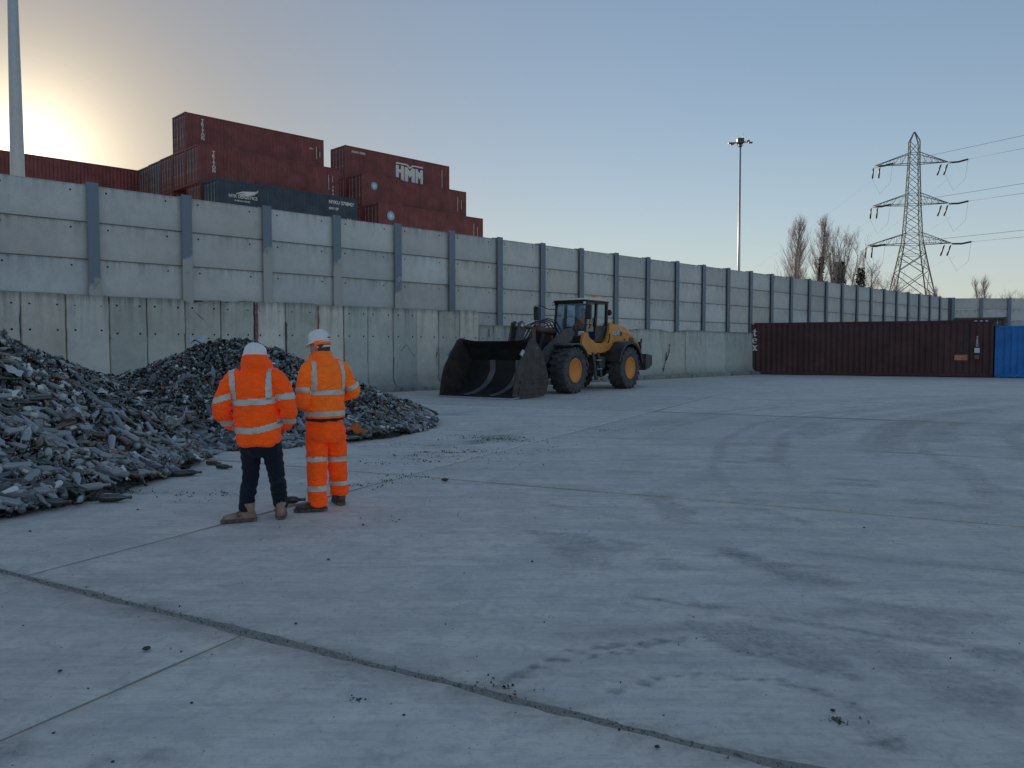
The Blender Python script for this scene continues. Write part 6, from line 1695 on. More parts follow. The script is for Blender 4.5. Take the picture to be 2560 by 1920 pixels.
for which, x0, x1, y0, y1, lab, nb, ns in (([0, 2], -17, -3.4, 4, 23, 'big heap of broken glass and bottles at the left edge', 1500, 66000), ([1], -11, -1, 10.5, 22, 'lower heap of broken glass behind the two men, against the wall', 650, 32000)):
    e = empty('glass_heap', lab, 'glass heap', 'heaps of waste glass'); e['kind'] = 'stuff'
    o = link('heap_core', core(which, x0, x1, y0, y1, 0.09), e); o['kind'] = 'stuff'
    hp = Heap()
    for kd, share in (('wine', .30), ('spirit', .18), ('beer', .22), ('jar', .10), ('pop', .12), ('fizz', .08)):
        V, F = lathe_np(BOT[kd], 8); V = V - [0, 0, V[:, 2].max() * 0.45]
        n = int(nb * share); P_, N_ = sample(which, n, 1.0, 0.35)
        P_[:, 2] += rng.uniform(-0.015, 0.03, n)
        hp.add(V, F, P_, frames(N_, n, 0.25), palette(n, PW), rng.uniform(0.9, 1.1, n))
    for kd in ('wine', 'beer', 'spirit'):
        V, F = lathe_np(BOT[kd], 8); V = V - [0, 0, V[:, 2].max() * 0.45]
        n = 170; P_, N_ = sample(which, n, 0.8, 8.0); P_[:, 2] = np.maximum(P_[:, 2], 0.0) + 0.033
        hp.add(V, F, P_, frames(N_, n, 0.08), palette(n, PW), rng.uniform(0.9, 1.05, n))
    o = hp.build('bottles', M_CULLET, e); o['kind'] = 'stuff'
    hp = Heap()
    for sd_ in range(16):
        V, F = shard_np(sd_); n = ns // 16; P_, N_ = sample(which, n, 1.3)
        P_[:, 2] += rng.uniform(-0.01, 0.03, n)
        hp.add(V, F, P_, frames(N_, n, 0.6), palette(n, PWs), rng.gamma(3.0, 0.17, n) + 0.18)
    for sd_ in range(8):
        V, F = shard_np(sd_); n = 900; P_, N_ = sample(which, n, 0.8, 7.0)
        P_[:, 2] += rng.uniform(0.0, 0.02, n)
        hp.add(V, F, P_, frames(N_, n, 0.5), palette(n, PWs), rng.uniform(0.5, 1.3, n))
    o = hp.build('shards', M_CULLET, e); o['kind'] = 'stuff'
    HEAPS.append(e)

# ---- the nearest whole bottles, one object each
def bottle_obj_mesh(kd, nseg=14):
    V, F = lathe_np(BOT[kd], nseg); c = V[:, 2].max() * 0.45; V = V - [0, 0, c]
    me = bpy.data.meshes.new(kd); me.from_pydata(V.tolist(), [], F.tolist()); me.materials.append(M_BOTTLE)
    me.polygons.foreach_set('use_smooth', [True] * len(F)); me.update()
    r = max(q[0] for q in BOT[kd]) + 0.0012
    mb = MB(); m = 9; z0, z1 = 0.045 - c, 0.125 - c
    if kd == 'jar': z0, z1 = 0.025 - c, 0.08 - c
    if kd == 'beer': z0, z1 = 0.035 - c, 0.095 - c
    vs = [(r * math.cos(R(-70 + 140 * i / (m - 1))), r * math.sin(R(-70 + 140 * i / (m - 1))), z) for i in range(m) for z in (z0, z1)]
    mb.add(vs, [(2*i, 2*i + 2, 2*i + 3, 2*i + 1) for i in range(m - 1)], 0, True)
    return me, mb.mesh('paper_label', M_PAPER, fix=False)
BM = {kd: bottle_obj_mesh(kd) for kd in BOT}
NAMES = {'wine': ('wine_bottle', 'bottle'), 'fizz': ('sparkling_wine_bottle', 'bottle'), 'spirit': ('spirit_bottle', 'bottle'), 'beer': ('beer_bottle', 'bottle'), 'jar': ('glass_jar', 'jar'), 'pop': ('soft_drink_bottle', 'bottle')}
CN = {'clear': ('dusty clear', (.25, .275, .29)), 'dark': ('dark green', (.016, .026, .022)), 'brown': ('brown', (.07, .04, .022))}
SHAPE = {'wine': 'long-necked bottle', 'fizz': 'broad-shouldered bottle', 'spirit': 'straight bottle', 'beer': 'short bottle', 'jar': 'wide-mouthed jar', 'pop': 'tapering bottle'}
def zone(pos, M3, heap):
    u = pos[0] / pos[1]; h = pos[2]
    if heap == 'left': side = 'by picture edge' if u < -0.58 else ('centre left' if u < -0.49 else ('centre right' if u < -0.42 else 'near the men'))
    else: side = 'left side' if u < -0.30 else ('behind the men' if u < -0.20 else 'right side')
    lev = 'at foot of' if h < 0.14 else ('low on' if h < 0.36 else ('half way up' if h < 0.7 else 'high on'))
    ax = M3[:, 2]
    nk = ('neck right' if ax[0] > 0 else 'neck left') if abs(ax[0]) > abs(ax[1]) else ('neck away' if ax[1] > 0 else 'neck towards us')
    return '%s %s heap %s, %s' % (lev, heap, side, nk)
def put_bottle(kd, ck, pos, M3, has_label, where, scl=1.0):
    nm, cat = NAMES[kd]
    cname, cc = CN[ck]
    z_ = zone(pos, M3, where) if where in ('left', 'middle') else 'lying ' + where
    lab = '%s %s%s %s' % (cname, 'labelled ' if has_label else '', SHAPE[kd], z_)
    o = link(nm, BM[kd][0], None, pos)
    o.matrix_world = Matrix.Translation(Vector(pos)) @ Matrix(M3.tolist()).to_4x4() @ Matrix.Scale(scl, 4)
    v = random.uniform(0.8, 1.2); o.color = (cc[0] * v, cc[1] * v, cc[2] * v, 1)
    tag(o, lab, cat, 'bottles and jars on the %s heap' % where if where in ('left', 'middle') else 'loose bottles on the concrete')
    if has_label: link('paper_label', BM[kd][1], o)
    return o
def place_set(which, n, where, dmax, kinds=('wine', 'wine', 'spirit', 'beer', 'pop', 'fizz', 'jar')):
    cand, nn = sample(which, n * 30, 0.3, 1.2)
    d = np.hypot(cand[:, 0], cand[:, 1]); hm = mound_h(cand[:, 0], cand[:, 1]); u = cand[:, 0] / cand[:, 1]
    ok = np.nonzero((d < dmax) & (hm < 1.3) & (u > -0.66))[0]
    chosen = []
    for i in ok[np.argsort(d[ok] + rng.random(len(ok)) * 2.5)]:
        if all((cand[i, 0] - cand[j, 0]) ** 2 + (cand[i, 1] - cand[j, 1]) ** 2 > 0.010 for j in chosen): chosen.append(i)
        if len(chosen) >= n: break
    fr = frames(nn[chosen], len(chosen), 0.12)
    for q, i in enumerate(chosen):
        kd = random.choice(kinds); ck = random.choices(('clear', 'dark', 'brown'), (0.5, 0.4, 0.1))[0]
        if kd == 'jar': ck = 'clear'
        p_ = cand[i].copy(); p_[2] += 0.038
        put_bottle(kd, ck, p_, fr[q], random.random() < 0.16, where, random.uniform(0.95, 1.08))
place_set([0, 2], 225, 'left', 12.5)
place_set([1], 55, 'middle', 17)

def flat_frame(ang, roll=0.0):
    ax = np.array([math.cos(ang), math.sin(ang), 0.0]); up = np.array([0, 0, 1.0]); u = np.cross(up, ax)
    c, s = math.cos(roll), math.sin(roll); a = u * c + up * s; b = np.cross(ax, a)
    return np.stack([a, b, ax], -1)
LOOSE = [('spirit', 'clear', (-4.64, 7.77), 10, 0), ('wine', 'dark', (-4.57, 8.04), 5, 1), ('beer', 'clear', (-4.34, 7.97), -70, 0), ('wine', 'clear', (-4.35, 8.25), 50, 0), ('fizz', 'dark', (-4.11, 8.19), 8, 1), ('pop', 'clear', (-4.64, 9.21), 15, 0), ('spirit', 'clear', (-4.49, 9.21), 10, 0), ('fizz', 'clear', (-4.29, 9.14), 20, 0), ('wine', 'dark', (-4.5, 9.0), 0, 0), ('pop', 'clear', (-5.3, 8.58), -75, 0), ('jar', 'clear', (-5.1, 8.14), -65, 0), ('wine', 'dark', (-4.49, 7.76), 3, 0), ('jar', 'clear', (-4.37, 8.71), 60, 0), ('wine', 'clear', (-4.78, 8.1), 12, 0), ('spirit', 'dark', (-4.76, 8.66), 20, 1), ('wine', 'dark', (-5.6, 9.84), 10, 0), ('wine', 'dark', (-4.12, 9.83), 8, 0), ('wine', 'dark', (-4.35, 9.55), 6, 0), ('spirit', 'clear', (-4.29, 9.14), 15, 0), ('beer', 'brown', (-4.05, 10.77), -20, 0), ('beer', 'dark', (-3.79, 10.44), -15, 0), ('pop', 'clear', (-4.44, 11.83), 12, 0), ('wine', 'dark', (-4.04, 9.89), 8, 0), ('wine', 'dark', (-2.28, 8.1), 10, 0)]
STONES = [(-1.93, 4.15), (-0.8, 9.45), (-4.18, 6.86), (-1.74, 4.13), (0.15, 5.89), (-1.38, 5.94), (-1.25, 4.55), (-2.23, 3.87), (-1.44, 3.52), (-1.9, 3.24), (-1.54, 3.01), (-0.69, 3.56), (-0.47, 3.4), (0.58, 3.12), (1.41, 3.44), (1.39, 3.32), (8.37, 14.35), (3.12, 7.01), (0.6, 17.14), (-0.97, 23.12), (-2.48, 9.31), (-2.29, 9.37), (-2.09, 6.57), (-3.68, 7.79)]
CLUSTERS = [((-1.3, 12.11), 0.16, 60), ((-1.05, 11.67), 0.5, 120), ((-0.95, 12.06), 0.25, 80), ((-0.62, 12.16), 0.6, 140), ((-0.26, 13.89), 1.0, 260), ((-0.03, 13.7), 0.9, 160), ((-1.38, 11.31), 0.9, 90), ((-1.82, 13.14), 1.2, 140), ((-1.86, 10.89), 0.6, 40), ((-1.47, 9.47), 0.5, 60), ((-1.75, 9.2), 0.3, 40), ((-1.31, 9.79), 0.4, 50), ((-0.15, 11.14), 0.9, 80), ((0.49, 12.15), 0.8, 60), ((1.78, 15.39), 1.0, 120), ((-4.2, 8.77), 0.35, 70), ((-3.59, 8.58), 0.4, 50), ((-3.17, 8.72), 0.25, 40), ((-2.93, 8.53), 0.2, 20), ((-0.72, 3.55), 0.08, 16), ((-0.04, 3.68), 0.15, 25), ((1.39, 3.36), 0.12, 16), ((-1.04, 7.34), 1.2, 25)]
SCRAPS = [((-2.7, 13.27), 'o')]
for i, (kd, ck, (x, y), a, l) in enumerate(LOOSE):
    hh = max(0.0, float(heap_h(np.array([x]), np.array([y]))[0]))
    put_bottle(kd, ck, (x, y, hh + max(q[0] for q in BOT[kd]) + 0.002), flat_frame(R(a), random.uniform(0.6, 2.4)), bool(l), 'left' if i < len(LOOSE) - 1 else 'by the feet of the man in jeans')

# ---- loose things on the concrete
M_STONE = simple('dark_stone', (0.045, 0.047, 0.05), 0.8, var=0.4, scale=30)
M_SCRAPW = simple('crumpled_plastic', (0.50, 0.53, 0.55), 0.45, var=0.15, scale=12, dirt=(0.3, 0.29, 0.27), dirt_amt=0.4)
M_SCRAPO = cloth('orange_rag', (0.62, 0.13, 0.02))
def stone_mesh(sd_):
    rr = random.Random(sd_); mb = MB()
    mb.lathe([(0.0, -0.5), (0.6, -0.42), (1.0, 0.0), (0.8, 0.4), (0.35, 0.62), (0.0, 0.66)], 9)
    mb.v = [(x * rr.uniform(.8, 1.2), y * rr.uniform(.75, 1.15), z * 0.7 * rr.uniform(.8, 1.1)) for x, y, z in mb.v]
    return mb.mesh('stone', M_STONE)
SM = [stone_mesh(q) for q in range(4)]
for i, (x, y) in enumerate(STONES):
    r = (0.022, 0.045)[i == 1] if i < 2 else random.uniform(0.007, 0.014)
    o = link('stone', SM[i % 4], None, (x, y, 0.5 * r), (0, 0, random.uniform(0, 6))); o.scale = (r, r, r)
    if i == 0: tag(o, 'dark pebble lying alone on the pale slab at lower left', 'stone', 'stones on the yard')
    elif i == 1: tag(o, 'black lump lying on the slab joint right of the two men', 'stone', 'stones on the yard')
    else: tag(o, 'tiny dark stone chip lying on the concrete yard', 'stone', 'tiny stone chips on the yard')
db = Heap()
rng = np.random.default_rng(77)
for (cx_, cy_), rad, n in CLUSTERS:
    a = rng.uniform(0, 2 * math.pi, n); rr = np.abs(rng.normal(0, 0.5, n)) * rad
    P_ = np.stack([cx_ + rr * np.cos(a) * 1.5 * G1.x * -1 + rr * np.sin(a) * 0.5, cy_ + rr * np.cos(a) * 1.5 * G1.y * -1 + rr * np.sin(a) * 0.6, np.full(n, 0.003)], 1)
    V, F = shard_np(1 + 4 * int(rng.integers(0, 3)) + int(rng.integers(0, 2))); N_ = np.tile([0, 0, 1.0], (n, 1))
    db.add(V, F, P_, frames(N_, n, 0.3), palette(n, PWs) * 0.8, rng.gamma(3.0, 0.065, n) + 0.05)
n = 350
P_ = np.stack([rng.uniform(-3.5, 7, n), rng.uniform(2.6, 14, n), np.full(n, 0.002)], 1); V, F = shard_np(1)
db.add(V, F, P_, frames(np.tile([0, 0, 1.0], (n, 1)), n, 0.3), palette(n, PWs) * 0.8, rng.uniform(0.08, 0.28, n))
# grit lying in the wide joint
n = 2600; a = rng.uniform(-8, 4, n); b = 3.50 - 0.066 * (a + 5.8) + rng.normal(0, 0.022, n)
P_ = np.stack([G1.x * a + G2.x * b, G1.y * a + G2.y * b, rng.uniform(-0.012, -0.002, n)], 1)
g_ = rng.uniform(0.06, 0.30, n)
db.add(V, F, P_, frames(np.tile([0, 0, 1.0], (n, 1)), n, 0.4), np.stack([g_, g_ * .97, g_ * .88], 1), rng.uniform(0.06, 0.24, n))
o = db.build('glass_crumbs', M_CULLET); tag(o, 'crumbs of broken glass and grit strewn over the concrete', 'debris', kind='stuff')

def crumpled(name, label, cat, loc, sx, sy, sz, mat, seed):
    mb = MB(); n = 12; vs = []
    for i in range(n + 1):
        for j in range(n + 1):
            x = (i / n - .5); y = (j / n - .5)
            q = Vector((x * 3 + seed, y * 3, seed * 2.0))
            edge = 1 + 0.25 * mnoise.noise(q * 1.3)
            vs.append((x * sx * edge, y * sy * edge, sz * (0.5 + 0.8 * mnoise.noise(q * 0.9)) + 0.12 * sz * mnoise.noise(q * 2.4)))
    fs = [(i*(n+1) + j, (i+1)*(n+1) + j, (i+1)*(n+1) + j + 1, i*(n+1) + j + 1) for i in range(n) for j in range(n)]
    mb.add(vs, fs, 0, True)
    o = mb.build(name, mat, None, loc, (R(22), 0, seed))
    md = o.modifiers.new('thickness', 'SOLIDIFY'); md.thickness = 0.004
    return tag(o, label, cat)
def on_heap(x, y, dz=0.05): return (x, y, float(heap_h(np.array([x]), np.array([y]))[0]) + dz)
crumpled('orange_rag', 'bright orange rag at the foot of the middle heap behind the man in orange', 'cloth', on_heap(-2.68, 13.45, 0.03), 0.42, 0.26, 0.14, M_SCRAPO, 1.3)
crumpled('plastic_sheet', 'grey plastic sheet scrap on the left heap at the picture edge', 'plastic', on_heap(-6.25, 9.9, 0.08), 0.5, 0.32, 0.12, M_SCRAPW, 2.1)
crumpled('plastic_tub', 'pale crushed plastic tub half way up the left heap', 'plastic', on_heap(-5.25, 9.45, 0.08), 0.28, 0.2, 0.12, M_SCRAPW, 3.4)
crumpled('plastic_bag', 'torn white plastic bag between the two heaps', 'plastic', on_heap(-5.1, 12.1, 0.08), 0.36, 0.26, 0.18, M_SCRAPW, 4.2)
crumpled('plastic_bag', 'pale plastic bag on top of the middle heap left of the helmet', 'plastic', on_heap(-6.1, 15.6, 0.10), 0.42, 0.3, 0.16, M_SCRAPW, 5.7)
crumpled('plastic_bag', 'small white plastic scrap on the right slope of the middle heap', 'plastic', on_heap(-3.1, 14.6, 0.08), 0.30, 0.24, 0.16, M_SCRAPW, 6.6)


# ================================================================== beyond the wall: masts, pylon, trees
M_MAST = simple('galvanised_mast', (0.42, 0.43, 0.44), 0.45, 0.5, var=0.1)
M_LATTICE = simple('weathered_steel_lattice', (0.13, 0.145, 0.15), 0.7, 0.2, var=0.2)
M_INSUL = simple('dark_insulator', (0.03, 0.035, 0.04), 0.4)
M_CABLE = simple('power_cable', (0.10, 0.10, 0.12), 0.6)
M_BARK = simple('winter_bark', (0.24, 0.195, 0.17), 0.9, var=0.3, scale=1.5)
M_TWIG = simple('winter_twigs', (0.38, 0.325, 0.30), 0.9, var=0.3, scale=0.6)  # twig colour lightened to stand for the haze in front of far crowns
M_IVY = simple('dark_ivy', (0.028, 0.042, 0.026), 0.6, var=0.5, scale=1.2)

ms = empty('light_mast', 'thick tapering lamp post rising out of the picture at the upper left', 'light mast', loc=(-16.1, 26.3, 0))
mb = MB(); mb.tube([(0, 0, 0), (0, 0, 7.9), (0, 0, 13), (0, 0, 22)], [0.295, 0.205, 0.148, 0.06], 20); mb.build('pole', M_MAST, ms)
mb = MB(); mb.lathe([(0.42, 0), (0.42, 0.04), (0.32, 0.06), (0.30, 0.5)], 16); mb.build('base_flange', M_MAST, ms)
mb = MB()
for a in range(4): mb.bar((0, 0, 21.9), (1.4 * math.cos(a * R(90)), 1.4 * math.sin(a * R(90)), 22.1), 0.08); 
mb.build('head_frame', M_MAST, ms)
for a in range(4):
    mb = MB(); mb.bbox(-0.35, 0.35, -0.2, 0.2, 0, 0.15, 0.03, M=Matrix.Translation((1.5 * math.cos(a * R(90)), 1.5 * math.sin(a * R(90)), 21.95))); mb.build('floodlight', M_DGREY, ms)

ms = empty('light_mast', 'slim tall floodlight mast with four lamps standing behind the wall', 'light mast', loc=(31.05, 110, 0))
mb = MB(); mb.tube([(0, 0, 0), (0, 0, 14), (0, 0, 29.0)], [0.26, 0.19, 0.125], 14); mb.build('pole', M_MAST, ms)
mb = MB(); mb.bbox(-0.46, 0.42, -0.4, 0.4, 29.25, 29.95, 0.06); mb.build('head_box', M_DGREY, ms)
mb = MB(); mb.tube([(-0.42, 0, 29.3), (-0.36, 0, 28.95), (-0.1, 0, 28.8)], 0.035, 6); mb.tube([(0.38, 0, 29.3), (0.32, 0, 28.95), (0.1, 0, 28.8)], 0.035, 6); mb.lathe([(0.16, 28.75), (0.22, 28.9), (0.22, 29.25), (0.12, 29.3)], 12); mb.build('collar', M_DGREY, ms)
mb = MB(); mb.tube([(0.35, 0, 29.9), (0.38, 0, 30.6)], 0.025, 5); mb.build('lightning_rod', M_MAST, ms)
for x0, z0, x1, z1, y in ((-0.4, 29.45, -1.55, 29.35, 0.3), (-0.4, 29.30, -1.45, 28.98, -0.4), (0.4, 29.52, 1.32, 29.72, 0.3), (0.4, 29.30, 1.50, 29.28, -0.4)):
    mb = MB(); mb.bar((x0, y * .5, z0), ((x0 + x1) / 2, y, (z0 + z1) / 2 + .05), 0.09)
    q = Vector((x1, y, z1)); p0 = Vector(((x0 + x1) / 2, y, (z0 + z1) / 2)); d = (q - p0).normalized()
    o = mb.build('lamp_arm', M_DGREY, ms)
    mb = MB(); mb.bar(p0 + d * 0.05, q, 0.36, 0.17); mb.build('floodlight', M_DGREY, o)

# ---- pylon
PY = empty('electricity_pylon', 'tall steel lattice electricity pylon with three cross arms', 'pylon', loc=(89.5, 180, 0), rz=R(-15))
LV = [(0.0, 11.2), (13.0, 8.0), (20.5, 5.3), (24.6, 3.9), (26.9, 3.45), (33.4, 2.75), (35.7, 2.6), (42.4, 2.1), (44.7, 2.0), (47.2, 1.95), (49.4, 0.12)]
def wd_at(z):
    for (a, wa), (b, wb) in zip(LV[:-1], LV[1:]):
        if a <= z <= b: return wa + (wb - wa) * (z - a) / (b - a)
    return 0.1
CR = ((-1, -1), (1, -1), (1, 1), (-1, 1))
def pc(z, k_): w = wd_at(z) / 2; return Vector((CR[k_ % 4][0] * w, CR[k_ % 4][1] * w, z))
for k_ in range(4):
    mb = MB()
    for (a, _), (b, _) in zip(LV[:-1], LV[1:]): mb.bar(pc(a, k_), pc(b, k_), 0.26 if a < 24 else 0.19)
    mb.build('tower_leg', M_LATTICE, PY)
cuts = [0, 6.5, 13.0, 18.5, 22.2, 24.6, 26.9, 29.2, 31.3, 33.4, 35.7, 38.0, 40.2, 42.4, 44.7, 47.2]
for k_ in range(4):
    mb = MB()
    for a, b in zip(cuts[:-1], cuts[1:]):
        th = 0.14 if a < 22 else 0.10
        mb.bar(pc(a, k_), pc(b, k_ + 1), th); mb.bar(pc(a, k_ + 1), pc(b, k_), th)
        if a in (13.0, 24.6, 26.9, 33.4, 35.7, 42.4, 44.7, 22.2): mb.bar(pc(a, k_), pc(a, k_ + 1), th)
        if a < 22:
            m0 = (pc(a, k_) + pc(b, k_)) / 2; m1 = (pc(a, k_ + 1) + pc(b, k_ + 1)) / 2; mid = (pc(a, k_) + pc(b, k_ + 1) + pc(a, k_ + 1) + pc(b, k_)) / 4
            mb.bar(m0, m0 + (mid - m0) * .55, 0.07); mb.bar(m1, m1 + (mid - m1) * .55, 0.07)
    mb.build('bracing', M_LATTICE, PY)
SPAN = Vector((6, -14, 0)).normalized()
Ri = Matrix.Rotation(R(15), 3, 'Z')
span_l = Ri @ SPAN                                # direction of the outgoing line in the pylon's frame
ends = []
for zl, zu, hw in ((42.4, 44.7, 8.0), (33.4, 35.7, 8.3), (24.6, 26.9, 9.2)):
    for s in (-1, 1):
        hw_ = hw * (0.87 if s > 0 else 1.0)
        mb = MB(); tip = Vector((s * hw_, 0, zl))
        ks = (1, 2) if s > 0 else (0, 3)
        for q in ks:
            lo, up = pc(zl, q), pc(zu, q)
            mb.bar(lo, tip, 0.14); mb.bar(up, tip, 0.14)
            for f in (0.22, 0.44, 0.66, 0.84):
                a = lo + (tip - lo) * f; b = up + (tip - up) * max(0, f - 0.16); mb.bar(a, b, 0.06)
                b2 = up + (tip - up) * f; mb.bar(a, b2, 0.06)
        for f in (0.3, 0.6): mb.bar(pc(zl, ks[0]) + (tip - pc(zl, ks[0])) * f, pc(zl, ks[1]) + (tip - pc(zl, ks[1])) * f, 0.06)
        arm = mb.build('cross_arm', M_LATTICE, PY)
        for o_ in (-0.35, 0.95):
            h = Vector((s * hw_ - s * 0.3 + (o_ if s < 0 else -o_) , 0.3, zl - 0.3))
            mb = MB(); mb.tube([h, h + Vector((-0.22, 0, -0.35)), h + Vector((-0.8 if s > 0 else -0.3, 0.2, -2.4))], [0.03, 0.17, 0.17], 8); mb.build('insulator', M_INSUL, arm)
        e0 = tip + Vector((0.1, 0, -0.15)); e1 = e0 + span_l * 2.8 + Vector((1.5, 0, 0.05))
        mb = MB(); mb.tube([e0, (e0 + e1) / 2 - Vector((0, 0, 0.2)), e1], 0.20, 8); mb.build('insulator', M_INSUL, arm)
        lo_ = tip + Vector((0.0, 0.4, -6.2)); mb = MB()
        mb.tube([e1, e1 + Vector((-0.5, 0, -4.2)), lo_ + Vector((1.2, 0, 0)), tip + Vector((-0.5, 0.2, -2.8))], 0.022, 5); mb.build('jumper_loop', M_CABLE, arm)
        ends.append((e1, s, zl))
Pm = Matrix.Translation((89.5, 180, 0)) @ Matrix.Rotation(R(-15), 4, 'Z')
for e1, s, zl in ends:
    a = Pm @ e1; pts = []
    for i in range(25):
        q = i / 24; L_ = 260 * q
        pts.append(a + SPAN * L_ + Vector((0, 0, -4 * 7.0 * q * (1 - q) * 0.35)))
    mb = MB(); mb.tube(pts, 0.035, 5)
    lv = {42.4: 'top', 33.4: 'middle', 24.6: 'lowest'}[zl]
    tag(mb.build('power_line', M_CABLE), 'power line leaving the %s cross arm to the right, %s circuit' % (lv, 'near' if s > 0 else 'far'), 'power line', 'power lines of the pylon')
    b = Pm @ Vector((s * (8 if zl > 30 else 9), 0.2, zl - 2.8)); c_ = Vector((b.x - 30 + 6 * s, b.y + 60, 6.0))
    mb = MB(); mb.tube([b + (c_ - b) * (i / 10) - Vector((0, 0, 3.0 * (i / 10) * (1 - i / 10))) for i in range(11)], 0.008, 5)
    tag(mb.build('power_line', M_CABLE), 'faint down lead from the %s cross arm, %s side' % (lv, 'right' if s > 0 else 'left'), 'power line', 'down leads of the pylon')

# ---- bare trees
def grow(mb, p, d, ln, r, rr, seg=3, curl=0.0, n=4):
    pts = [Vector(p)]; dd = Vector(d).normalized()
    for i in range(seg):
        dd = (dd + Vector((rr.uniform(-.12, .12), rr.uniform(-.12, .12), curl)) ).normalized(); pts.append(pts[-1] + dd * ln / seg)
    mb.tube(pts, [r * (1 - 0.75 * i / seg) for i in range(seg + 1)], n, caps=False, smooth=False)
    return pts, dd
def along(pts, f):
    x = f * (len(pts) - 1); i = min(int(x), len(pts) - 2); return pts[i] + (pts[i + 1] - pts[i]) * (x - i)
def poplar(label, loc, H, rad, seed, dens=1.0, ivy=None, base=5.0, group='bare trees behind the wall', low=0.0):
    rr = random.Random(seed)
    t = empty('poplar_tree', label, 'tree', group, loc)
    mb = MB(); tp, _ = grow(mb, (0, 0, 0), (0, 0, 1), H * 0.93, H * 0.014 + 0.10, rr, 8, 0.25, 7); mb.build('trunk', M_BARK, t)
    cr = MB()
    nb = int(46 * dens)
    for i in range(nb):
        f = (base + (H * 0.9 - base) * (i / nb) ** 0.9) / (H * 0.93)
        p0 = along(tp, min(f, 0.98)); a = rr.uniform(0, 2 * math.pi)
        prof = math.sin(math.pi * min(1, (f * 1.0) ** 0.75)) ** 0.7 + low * max(0, 0.5 - f)
        out = rad * max(0.18, prof) * rr.uniform(0.5, 1.05)
        ln = max(1.6, out * 2.6)
        bp_, bd_ = grow(cr, p0, (math.cos(a) * 0.62, math.sin(a) * 0.62, 1.0), ln, 0.06, rr, 4, 0.16)
        for j in range(8):
            q = along(bp_, rr.uniform(0.2, 1)); b = rr.uniform(0, 2 * math.pi)
            sp, sd__ = grow(cr, q, bd_ + Vector((math.cos(b), math.sin(b), 0.3)) * 0.5, rr.uniform(0.9, 2.0) * max(.6, ln / 4), 0.020, rr, 2, 0.18, 3)
            for m_ in range(4):
                b = rr.uniform(0, 2 * math.pi)
                grow(cr, along(sp, rr.uniform(0.2, 1)), sd__ + Vector((math.cos(b), math.sin(b), 0.5)) * 0.5, rr.uniform(0.6, 1.5), 0.013, rr, 1, 0.1, 3)
    cr.build('crown', M_TWIG, t, fix=False)
    if ivy: ivy_on(t, tp, ivy, rr)
    return t
def ivy_on(t, tp, ivy, rr):
    z0, z1, rd, n = ivy
    mb = MB()
    for i in range(n):
        f = rr.uniform(0, 1); z = z0 + (z1 - z0) * f; H_ = tp[-1].z
        c = along(tp, min(.98, z / max(H_, 1)))
        a = rr.uniform(0, 2 * math.pi); r = rd * (1.15 - 0.75 * f) * math.sqrt(rr.random()) * (0.75 + 0.5 * mnoise.noise(Vector((a * 1.2, z * 0.5, rd))))
        p = Vector((c.x + r * math.cos(a), c.y + r * math.sin(a), z)); u, v = basis(Vector((rr.uniform(-1, 1), rr.uniform(-1, 1), rr.uniform(-.4, 1))))
        s = rr.uniform(0.10, 0.24)
        mb.add([p - u * s, p - v * s * .7, p + u * s, p + v * s * .7], [(0, 1, 2, 3)])
    mb.build('ivy', M_IVY, t, fix=False)
def vase(label, loc, H, rad, seed, limbs=7, split=0.3, spread=0.5, ivy=None, lean=(0, 0), group='bare trees behind the wall', dens=1.0, thick=1.0, curl=0.13):
    rr = random.Random(seed)
    t = empty('bare_tree', label, 'tree', group, loc)
    mb = MB(); tp, td = grow(mb, (0, 0, 0), (lean[0] * .4, lean[1] * .4, 1), H * split, 0.30 * thick, rr, 4, 0.1, 7)
    lim = []
    for i in range(limbs):
        a = 2 * math.pi * (i + rr.uniform(-.3, .3)) / limbs
        sp = spread * rr.uniform(0.45, 1.1)
        lp, ld_ = grow(mb, tp[-1] - Vector((0, 0, rr.uniform(0, H * split * .3))), (math.cos(a) * sp + lean[0], math.sin(a) * sp + lean[1], 1.0), H * (1 - split) * rr.uniform(0.72, 1.0), 0.22 * thick, rr, 6, curl, 5); lim.append((lp, ld_))
    mb.build('trunk', M_BARK, t)
    cr = MB()
    for lp, ld_ in lim:
        for j in range(int(15 * dens)):
            f = rr.uniform(0.18, 1.0); q = along(lp, f); b = rr.uniform(0, 2 * math.pi)
            bp_, bd_ = grow(cr, q, ld_ + Vector((math.cos(b), math.sin(b), 0.15)) * 0.75, H * 0.15 * rr.uniform(0.6, 1.3), 0.035, rr, 3, curl, 3)
            for m_ in range(6):
                b = rr.uniform(0, 2 * math.pi)
                sp, sd__ = grow(cr, along(bp_, rr.uniform(0.2, 1)), bd_ + Vector((math.cos(b), math.sin(b), 0.4)) * 0.6, rr.uniform(0.8, 2.0), 0.018, rr, 2, curl, 3)
                for w_ in range(4):
                    b = rr.uniform(0, 2 * math.pi)
                    grow(cr, along(sp, rr.uniform(0.2, 1)), sd__ + Vector((math.cos(b), math.sin(b), 0.4)) * 0.6, rr.uniform(0.5, 1.3), 0.012, rr, 1, 0.05, 3)
    cr.build('crown', M_TWIG, t, fix=False)
    if ivy: ivy_on(t, tp + [tp[-1] + Vector((0, 0, H * .2))], ivy, rr)
    return t
poplar('leftmost bare poplar of the group, wide pale crown', (53.4, 150, 0), 26.3, 2.7, 1, 1.6, low=1.2)
poplar('tallest bare poplar with dark ivy low on its trunk', (56.9, 150, 0), 26.9, 2.0, 2, 1.5, ivy=(6, 18.5, 1.3, 2200), low=0.7)
poplar('small bare poplar between the two taller ones', (55.2, 152, 0), 22.4, 1.6, 3, 1.0)
vase('bare spreading tree with a thick ivy covered trunk, between poplars and pylon', (61.4, 150, 0), 24.4, 4, 4, 9, 0.32, 0.34, (4, 17.4, 2.7, 5200))
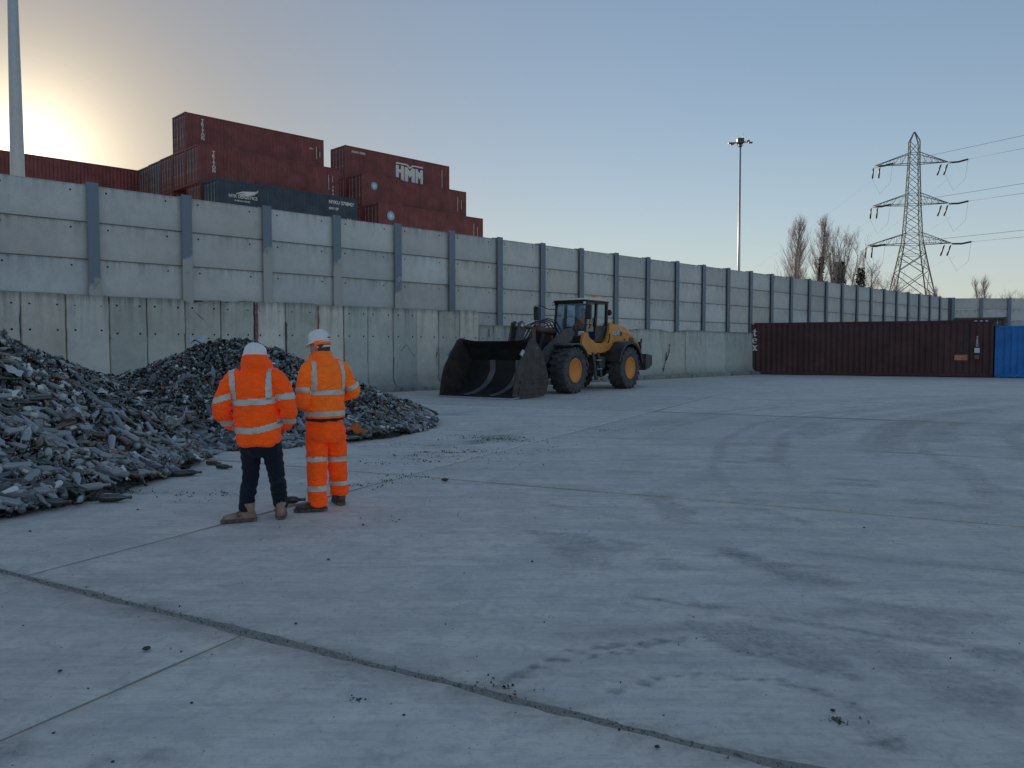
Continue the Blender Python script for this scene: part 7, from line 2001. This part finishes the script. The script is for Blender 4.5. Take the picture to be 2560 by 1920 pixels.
vase('slighter bare tree with dark ivy tufts, leaning towards the pylon', (64.6, 150, 0), 19.8, 3, 5, 5, 0.40, 0.40, (4, 16.5, 2.0, 2400), lean=(0.22, 0), dens=0.8)
vase('low gnarled bare tree stretching right beside the pylon foot', (67.0, 150, 0), 15.6, 3, 6, 5, 0.55, 0.5, lean=(0.65, 0), dens=0.7, thick=0.7, curl=0.0)
poplar('narrow far poplar at the right, left one of a pair', (116.2, 200, 0), 18.8, 1.4, 7, 0.6)
poplar('narrow far poplar at the right, right one of a pair', (119.0, 200, 0), 19.4, 1.8, 8, 0.8)
vase('far crooked bare tree close to the right edge', (123.4, 200, 0), 16.4, 5, 9, 6, 0.5, 1.0, dens=0.8, curl=0.0, thick=1.3)
vase('far low bare tree cut by the right edge', (127.6, 200, 0), 15.0, 5, 10, 5, 0.5, 1.0, dens=0.6, curl=0.0)
poplar('tiny far poplar just right of the pylon foot, nearer to it', (136.0, 260, 0), 21.3, 1.5, 11, 0.5)
poplar('tiny far poplar just right of the pylon foot, further from it', (138.6, 260, 0), 21.8, 2.0, 12, 0.6)

# ---- behind the two yard containers
container('shipping_container', 'dark grey container end just showing above the blue container', None, M_GREYC, (27.8, 45.0, 0), math.atan2(0.896, 0.442), L=6.2, H=3.3)
k = NT('grey_aggregate')
p = k.pos(); n1 = k.noise(p, 9, 5, 0.7); n2 = k.noise(p, 0.8, 4)
k.set(color=k.mix(n1, k.mix(n2, (0.20, 0.19, 0.18), (0.30, 0.29, 0.27)), (0.13, 0.13, 0.125)), rough=0.95); k.bump(n1, 0.8, 0.05)
mb = MB(); n = 40; vs = []
for i in range(n + 1):
    for j in range(n + 1):
        x = (i / n - .5) * 30; y = (j / n - .5) * 16
        e = math.sqrt((x / 14) ** 2 + (y / 7) ** 2 + 0.02)
        vs.append((x, y, max(-0.1, 4.9 * (1.05 - e) + 0.35 * mnoise.noise(Vector((x * .5, y * .5, 1))) + .12 * mnoise.noise(Vector((x * 2, y * 2, 3))))))
mb.add(vs, [(i*(n+1) + j, (i+1)*(n+1) + j, (i+1)*(n+1) + j + 1, i*(n+1) + j + 1) for i in range(n) for j in range(n)], 0, True)
tag(mb.build('gravel_heap', k.m, None, (47.0, 62.0, 0), fix=False), 'low grey heap of loose material behind the blue container', 'heap')
